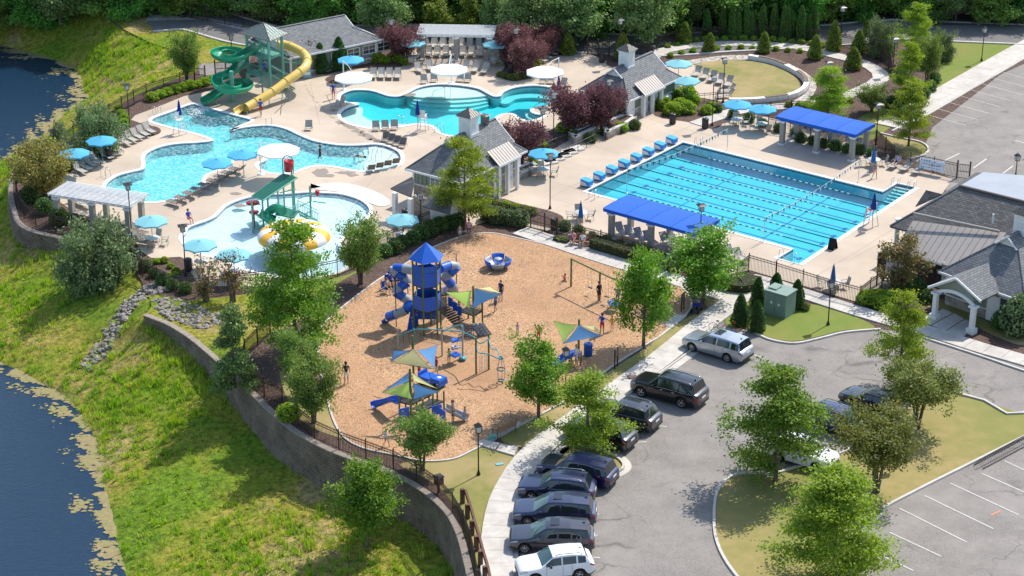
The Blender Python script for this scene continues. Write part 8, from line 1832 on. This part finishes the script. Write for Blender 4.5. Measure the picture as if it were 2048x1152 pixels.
for u_, v_, rz in((700,1080,.5), (735,1105,-1.0), (505,1095,.5)):p = K(u_, v_, 1.5);B = MB();B.box(p, (.75,.05,.7), rz);B.obj('play_panel', M['pblue'], root)
B = MB();trough(B, spline([K(*w)for w in[(468,1040,1.15),(430,1030,1.0),(385,1045,.6),(340,1060,.25),(322,1068,.2)]],False,4), .3);B.obj('blue_slide', M['pblue'], root)
B = MB();trough(B, spline([K(*w)for w in[(755,1080,.9),(800,1105,.6),(860,1135,.2),(880,1142,.15)]],False,4), .3);B.obj('grey_slide', M['pgrey'], root)
# toy jeep
root = thing('toy_jeep', 'blue toy jeep rocker under the middle sail', 'toy car', P(862,768,.05), dirang(862,768,26,9));B = MB();B.box((.2,0,.42), (1.9,1.0,.4), top=.94);B.box((.72,0,.66), (.85,.95,.16), top=.86);B.box((-.75,0,.7), (.12,.95,.35));B.obj('body', M['pblue'], root)
for x in(-.4, .75):
 for y in(-.5, .5):B = MB();B.lathe([(0,-.08),(.22,-.08),(.22,.08),(0,.08)], 12, M=Matrix.Translation((x,y,.24))@Matrix.Rotation(PI/2,4,'X'));B.obj('wheel', M['tyre'], root)
B = MB();B.tube([(.3,-.42,.7),(.22,-.42,1.05),(.22,.42,1.05),(.3,.42,.7)], .03, 5);B.obj('windscreen_frame', M['pgreen'], root);B = MB();B.lathe([(0,.01),(.17,.01),(.17,0)], 12, M=Matrix.Translation((.75,0,.745)));B.obj('round_emblem', M['white'], root)
root = thing('blue_play_table', 'blue double slide seat beneath the right sail', 'play equipment', P(1128,735,.05), .5);B = MB();trough(B, [Vector((.6,0,.9)),Vector((0,0,.6)),Vector((-.9,0,.1)),Vector((-1.2,0,.05))], .3);B.obj('slide', M['pblue'], root);B = MB();B.box((.9,.2,.85), (.9,.9,.08));B.obj('platform', M['pblue'], root)
for x, y in((.5,-.2), (1.3,-.2), (.5,.6), (1.3,.6)):B = MB();B.tube([(x,y,0),(x,y,1.1)], .05, 6);B.obj('post', M['pgreen'], root)
# ------ people
SKIN = [mat('light_skin',(0.55,0.33,0.24),None,3,.6), mat('tan_skin',(0.38,0.21,0.14),None,3,.6), mat('brown_skin',(0.16,0.085,0.055),None,3,.6)]
HAIR = [mat('dark_hair',(0.03,0.02,0.015),None,3,.7), mat('brown_hair',(0.12,0.06,0.03),None,3,.7), mat('blond_hair',(0.42,0.28,0.13),None,3,.7), mat('red_hair',(0.25,0.07,0.03),None,3,.7)]
CL = {}
def cloth(c):
 if c not in CL:CL[c] = mat('cloth_%d'%len(CL)if False else 'clothing', c, None, 5, .85)
 return CL[c]
COL = dict(black=(.015,.015,.018), white=(.75,.75,.73), blue=(.02,.07,.42), red=(.5,.02,.02), orange=(.7,.12,.03), pink=(.65,.3,.32), navy=(.015,.025,.09), grey=(.25,.25,.27), yellow=(.75,.42,.02), lime=(.35,.6,.08), denim=(.06,.1,.2), lilac=(.4,.35,.5), teal=(.05,.25,.28), tan=(.4,.3,.2))
POSE = {}
def pose_mesh(kind):
 if kind in POSE:return POSE[kind]
 hip, kn, an, toe, sh, el, ha = (.10, .93), None, None, None, None, None, None
 J = {'pelvis':(0,0,.94), 'waist':(0,0,1.08), 'chest':(0,0,1.33), 'neck':(.0,0,1.50), 'chin':(.02,0,1.56), 'head':(.02,0,1.66), 'crown':(.01,0,1.75)}
 for s, n in((1,'l'), (-1,'r')):
  J['hip'+n] = (0, s*.10, .90);J['knee'+n] = (.02, s*.11, .49);J['ank'+n] = (-.02, s*.11, .09);J['toe'+n] = (.17, s*.13, .04)
  J['sho'+n] = (0, s*.19, 1.42);J['elb'+n] = (-.03, s*.25, 1.14);J['wri'+n] = (.06, s*.26, .90);J['hand'+n] = (.10, s*.26, .80)
 if kind=='walk':J.update(kneel=(.18,.11,.50), ankl=(.22,.11,.09), toel=(.40,.12,.06), kneer=(-.02,-.11,.49), ankr=(-.28,-.11,.16), toer=(-.14,-.12,.04), elbl=(-.16,.25,1.17), wril=(-.12,.27,.93), handl=(-.1,.27,.83), elbr=(.08,-.25,1.16), wrir=(.24,-.24,1.0), handr=(.31,-.22,.93))
 if kind=='reach':J.update(elbl=(.22,.24,1.25), wril=(.42,.2,1.3), handl=(.5,.19,1.32), elbr=(.2,-.24,1.22), wrir=(.38,-.18,1.2), handr=(.46,-.17,1.2))
 if kind in('sit', 'swing', 'lie'):
  for k in list(J):
   x, y, z = J[k]
   if not k[:3]in('kne', 'ank', 'toe'):J[k] = (x-.08*(z-.9), y, z-.42)
  for s, n in((1,'l'), (-1,'r')):
   J['knee'+n] = (.44, s*.13, .50);J['ank'+n] = (.48, s*.13, .09);J['toe'+n] = (.64, s*.14, .04);J['elb'+n] = (.04, s*.26, .76);J['wri'+n] = (.26, s*.2, .66);J['hand'+n] = (.34, s*.18, .62)
   if kind=='swing':J['ank'+n] = (.72, s*.12, .25);J['toe'+n] = (.86, s*.12, .30);J['elb'+n] = (.12, s*.26, .90);J['wri'+n] = (.1, s*.24, 1.12);J['hand'+n] = (.1, s*.24, 1.2)
  if kind=='lie':
   for k in list(J):
    x, y, z = J[k]
    if k[:3]in('kne', 'ank', 'toe'):J[k] = ({'kne':.42,'ank':.84,'toe':.92}[k[:3]], y, {'kne':.52,'ank':.44,'toe':.58}[k[:3]])
    elif z>.55:J[k] = (x-(z-.5)*.75, y, .5+(z-.5)*.7)
 if kind=='swim':J = {k:(z-.95,y,.02+(-.12 if k[:3]in('kne','ank','toe')else 0)-x*.5)for k, (x,y,z)in J.items()}
 R = dict(pelvis=.135, waist=.12, chest=.145, neck=.055, chin=.07, head=.098, crown=.06)
 for n in 'lr':R.update({'hip'+n:.088,'knee'+n:.058,'ank'+n:.04,'toe'+n:.035,'sho'+n:.06,'elb'+n:.042,'wri'+n:.03,'hand'+n:.036})
 E_ = [('pelvis','waist'), ('waist','chest'), ('chest','neck'), ('neck','chin'), ('chin','head'), ('head','crown')]
 for n in 'lr':E_+=[('pelvis','hip'+n), ('hip'+n,'knee'+n), ('knee'+n,'ank'+n), ('ank'+n,'toe'+n), ('chest','sho'+n), ('sho'+n,'elb'+n), ('elb'+n,'wri'+n), ('wri'+n,'hand'+n)]
 ks = list(J);me = bpy.data.meshes.new('body');me.from_pydata([J[k]for k in ks], [(ks.index(a),ks.index(b))for a,b in E_], []);o = bpy.data.objects.new('body_tmp', me);C.objects.link(o)
 o.modifiers.new('s', 'SKIN');sk = me.skin_vertices[0].data
 for i, k in enumerate(ks):sk[i].radius = (R[k], R[k]);sk[i].use_root = k=='pelvis'
 sb = o.modifiers.new('d', 'SUBSURF');sb.levels = 1;sb.render_levels = 1
 dg = bpy.context.evaluated_depsgraph_get();dg.update();m2 = bpy.data.meshes.new_from_object(o.evaluated_get(dg));m2.name = 'body';bpy.data.objects.remove(o)
 seg = [(Vector(J[a]),Vector(J[b]),a,b)for a, b in E_];m2.materials.clear()
 for _ in range(4):m2.materials.append(SKIN[0])
 for p in m2.polygons:
  c = p.center;best = min(seg, key=lambda s:(lambda t:(c-s[0].lerp(s[1],t)).length)(max(0,min(1,(c-s[0]).dot(s[1]-s[0])/(s[1]-s[0]).length_squared))));a, b = best[2], best[3]
  t = max(0, min(1,(c-best[0]).dot(best[1]-best[0])/(best[1]-best[0]).length_squared));mi = 0
  if a in('waist',)or(a=='chest' and b!='neck')or(a=='chest' and t<.75)or(a[:3]=='sho' and t<.6):mi = 1
  if a=='pelvis' or(a[:3]=='hip' and t<.7):mi = 2 if not(a=='pelvis' and b=='waist' and t>.6)else 1
  if b[:3]=='toe':mi = 3
  p.material_index = mi;p.use_smooth = True
 hd = Vector(J['head']);cr = (Vector(J['crown'])-Vector(J['chin'])).normalized();fw = Vector((1,0,0))if kind not in('swim',)else Vector((0,0,-1));B = MB()
 B.lathe([(.108,-.02),(.116,.04),(.10,.09),(.06,.125),(0,.135)], 10, M=Matrix.Translation(hd-fw*.018)@cr.to_track_quat('Z','X').to_matrix().to_4x4());B.lathe([(.03,-.13),(.07,-.12),(.085,-.02),(.08,.05)], 8, M=Matrix.Translation(hd-fw*.055)@cr.to_track_quat('Z','X').to_matrix().to_4x4())
 hair = B.mesh('hair', HAIR[0]);N_ = MB();N_.box(hd+fw*.105-cr*.01, (.03,.025,.045));
 for sy in(-.035, .035):N_.box(hd+fw*.088+cr*.022+Vector((0,sy,0)), (.012,.02,.01))
 POSE[kind] = (m2, hair, N_.mesh('face',SKIN[1]));return POSE[kind]
pn = [0]
def person(kind, base, toward, label, top, bottom, hair=0, skin=0, s=1.0, z=.05, dz=0.0, loc=None, group='people at the pools and playground'):
 me, hm, fm = pose_mesh(kind);p = P(*base, z)if loc is None else loc;rz = dirang(base[0], base[1], *toward)if loc is None else toward
 root = thing('person', label, 'person', p+Vector((0,0,dz)), rz, group);root.scale = (s,)*3;b = link('body', me, root);pn[0]+=1
 for i, m_ in enumerate((SKIN[skin],cloth(COL[top]),cloth(COL[bottom]),cloth(COL['grey']))):b.material_slots[i].link = 'OBJECT';b.material_slots[i].material = m_
 h = link('hair', hm, root);h.material_slots[0].link = 'OBJECT';h.material_slots[0].material = HAIR[hair];link('face', fm, root);return root
for a in[('stand',(693,768),(0,-10),'woman in black top and white shorts walking alone at the left of the playground','black','white',0,0), ('stand',(1077,684),(0,10),'child in an orange-red outfit standing mid playground','orange','red',1,0,.8), ('reach',(1035,671),(8,8),'toddler in a lilac top near the middle of the playground','lilac','lilac',2,0,.62), ('stand',(1002,601),(-8,4),'adult in navy right of the tower sail','navy','navy',2,0), ('walk',(991,624),(-10,4),'adult in grey-blue shorts stooping below the tower sail','grey','denim',2,0,.95), ('reach',(1204,669),(-6,6),'man in blue shirt and dark red shorts beside the yellow-dressed child','blue','red',0,1), ('stand',(1224,661),(-6,6),'small child in a yellow dress beside the swings','yellow','yellow',1,0,.7), ('stand',(938,477),(-4,10),'woman in a pink top and dark jeans under the tall bright tree','pink','denim',0,1), ('stand',(920,476),(4,10),'little girl in a pale top beside the woman under the tree','tan','white',1,0,.68), ('stand',(906,846),(8,2),'woman in black shorts at the foot of the grey slide','tan','black',1,0), ('walk',(930,845),(-8,-2),'child in a cap climbing the end of the grey slide','grey','grey',2,0,.72), ('walk',(773,892),(8,4),'child in a white shirt running near the bottom fence','white','grey',2,0,.75), ('walk',(641,326),(-10,0),'woman in a black swimsuit wading in the play pool','black','black',1,0,1.0,-.75), ('swim',(717,312),(10,2),'swimmer lying in the shallow beach end','tan','navy',0,0,1.0,-.1), ('walk',(522,232),(-8,8),'lifeguard in blue shirt and red shorts by the yellow slide','blue','red',1,0,1.0,.02), ('stand',(667,198),(6,6),'lifeguard in blue shirt left of the left white umbrella','blue','red',1,0,1.0,.02), ('walk',(1749,356),(8,6),'child in grey walking below the folded umbrella table','grey','pink',1,0,.85,.02), ('stand',(838,754),(6,-2),'child in dark red standing left of the toy jeep','tan','red',0,1,.72), ('stand',(873,742),(-6,2),'child in a red cap right of the toy jeep','red','navy',3,0,.66), ('reach',(898,727),(-4,-6),'child in lime green by the climber pods','lime','grey',0,1,.68), ('stand',(1153,733),(-8,2),'woman in white under the right sail','white','white',2,0), ('stand',(1198,604),(8,4),'adult in black pushing the middle swing','black','black',0,1), ('stand',(1235,609),(-8,4),'adult bending over the blue basket swing','tan','denim',1,0,.9), ('stand',(528,150),(0,8),'person in blue on the slide tower landing','blue','blue',0,1,.85,2.0)]:person(*a)
for a in[((1146,489),(-6,10),'woman in pink on the left of the wooden bench','pink','pink',0,0), ((1165,493),(-6,10),'woman in pale top on the right of the wooden bench','white','tan',1,0), ((774,586),(10,4),'woman sitting at the right front of the group left of the tower','tan','black',1,0), ((764,580),(10,4),'small child in lilac at the left end of the seated group','lilac','lilac',2,0), ((779,573),(8,6),'person in blue behind the seated woman left of the tower','blue','navy',0,0), ((789,571),(6,6),'second person in blue of the seated group','blue','blue',1,0), ((799,571),(-6,6),'person in red at the right end of the seated group','red','navy',0,1), ((786,563),(2,8),'person in white at the back of the seated group','white','grey',2,0), ((1139,731),(8,2),'child in blue seated on the play equipment under the right sail','blue','navy',0,1)]:person('sit', *a, s=.62 if 'child' in a[2]else.95)
for i, c in enumerate(((776,584),(790,572),(1139,735))):pass
CC = Proto(lambda:camp_chair())
def camp_chair():
 root = thing('camp_chair', 'camp chair', 'chair');B = MB();B.box((0,0,.42), (.46,.48,.03));B.box((-.26,0,.72), (.03,.48,.5));B.obj('cloth', M['pblue'], root)
 for sx in(-1, 1):
  for sy in(-1, 1):B = MB();B.tube([(sx*.2,sy*.24,.6 if sx>0 else.42),(sx*.26,sy*.26,0)], .014, 4);B.obj('leg', M['black'], root)
 return root
for i, (b_, t_)in enumerate([((773,586),(10,4)),((778,573),(8,6)),((788,571),(6,6)),((798,571),(-6,6)),((785,563),(2,8))]):CC.put(P(*b_,.05), dirang(*b_,*t_), '%s blue folding chair of the seated group left of the tower'%ORD[i], 'blue folding chairs')
p = P(1741, 452);person('sit', (1741,452), (-20,-6), 'lifeguard in blue and red on the chair at the lap pool', 'blue', 'red', 1, 0, 1.0, 0, 1.0)
person('sit', (1106,212), (-20,4), 'lifeguard in red on the chair in the right bay', 'red', 'red', 0, 0, 1.0, 0, 1.0)
person('lie', (1793,333), (-18,12), 'sunbather in purple on the leftmost lounger by the banner', 'lilac', 'navy', 1, 0, .95, .0, -.05)
person('sit', (378,446), (12,6), 'lifeguard in blue and red sitting at the left rim of the splash pool', 'blue', 'red', 1, 0, .95, .0)
person('swing', (1135,560), 0.0, 'child in an orange shirt swinging high on the left swing', 'orange', 'tan', 0, 0, .72, 0, 0, Vector(),);o_ = [o for o in bpy.data.objects if o.get('label','').startswith('child in an orange shirt')][0];o_.location = SW[0]-Vector((0,0,.34));o_.rotation_euler = (0, 0, math.atan2(-nsw.y,-nsw.x))
person('swing', (1228,600), 0.0, 'toddler lying in the blue basket swing', 'white', 'blue', 0, 0, .5, 0, 0, Vector());o_ = [o for o in bpy.data.objects if o.get('label','').startswith('toddler lying in')][0];o_.location = SW[3]-Vector((0,0,.22));o_.rotation_euler = (0, 0, math.atan2(-nsw.y,-nsw.x))
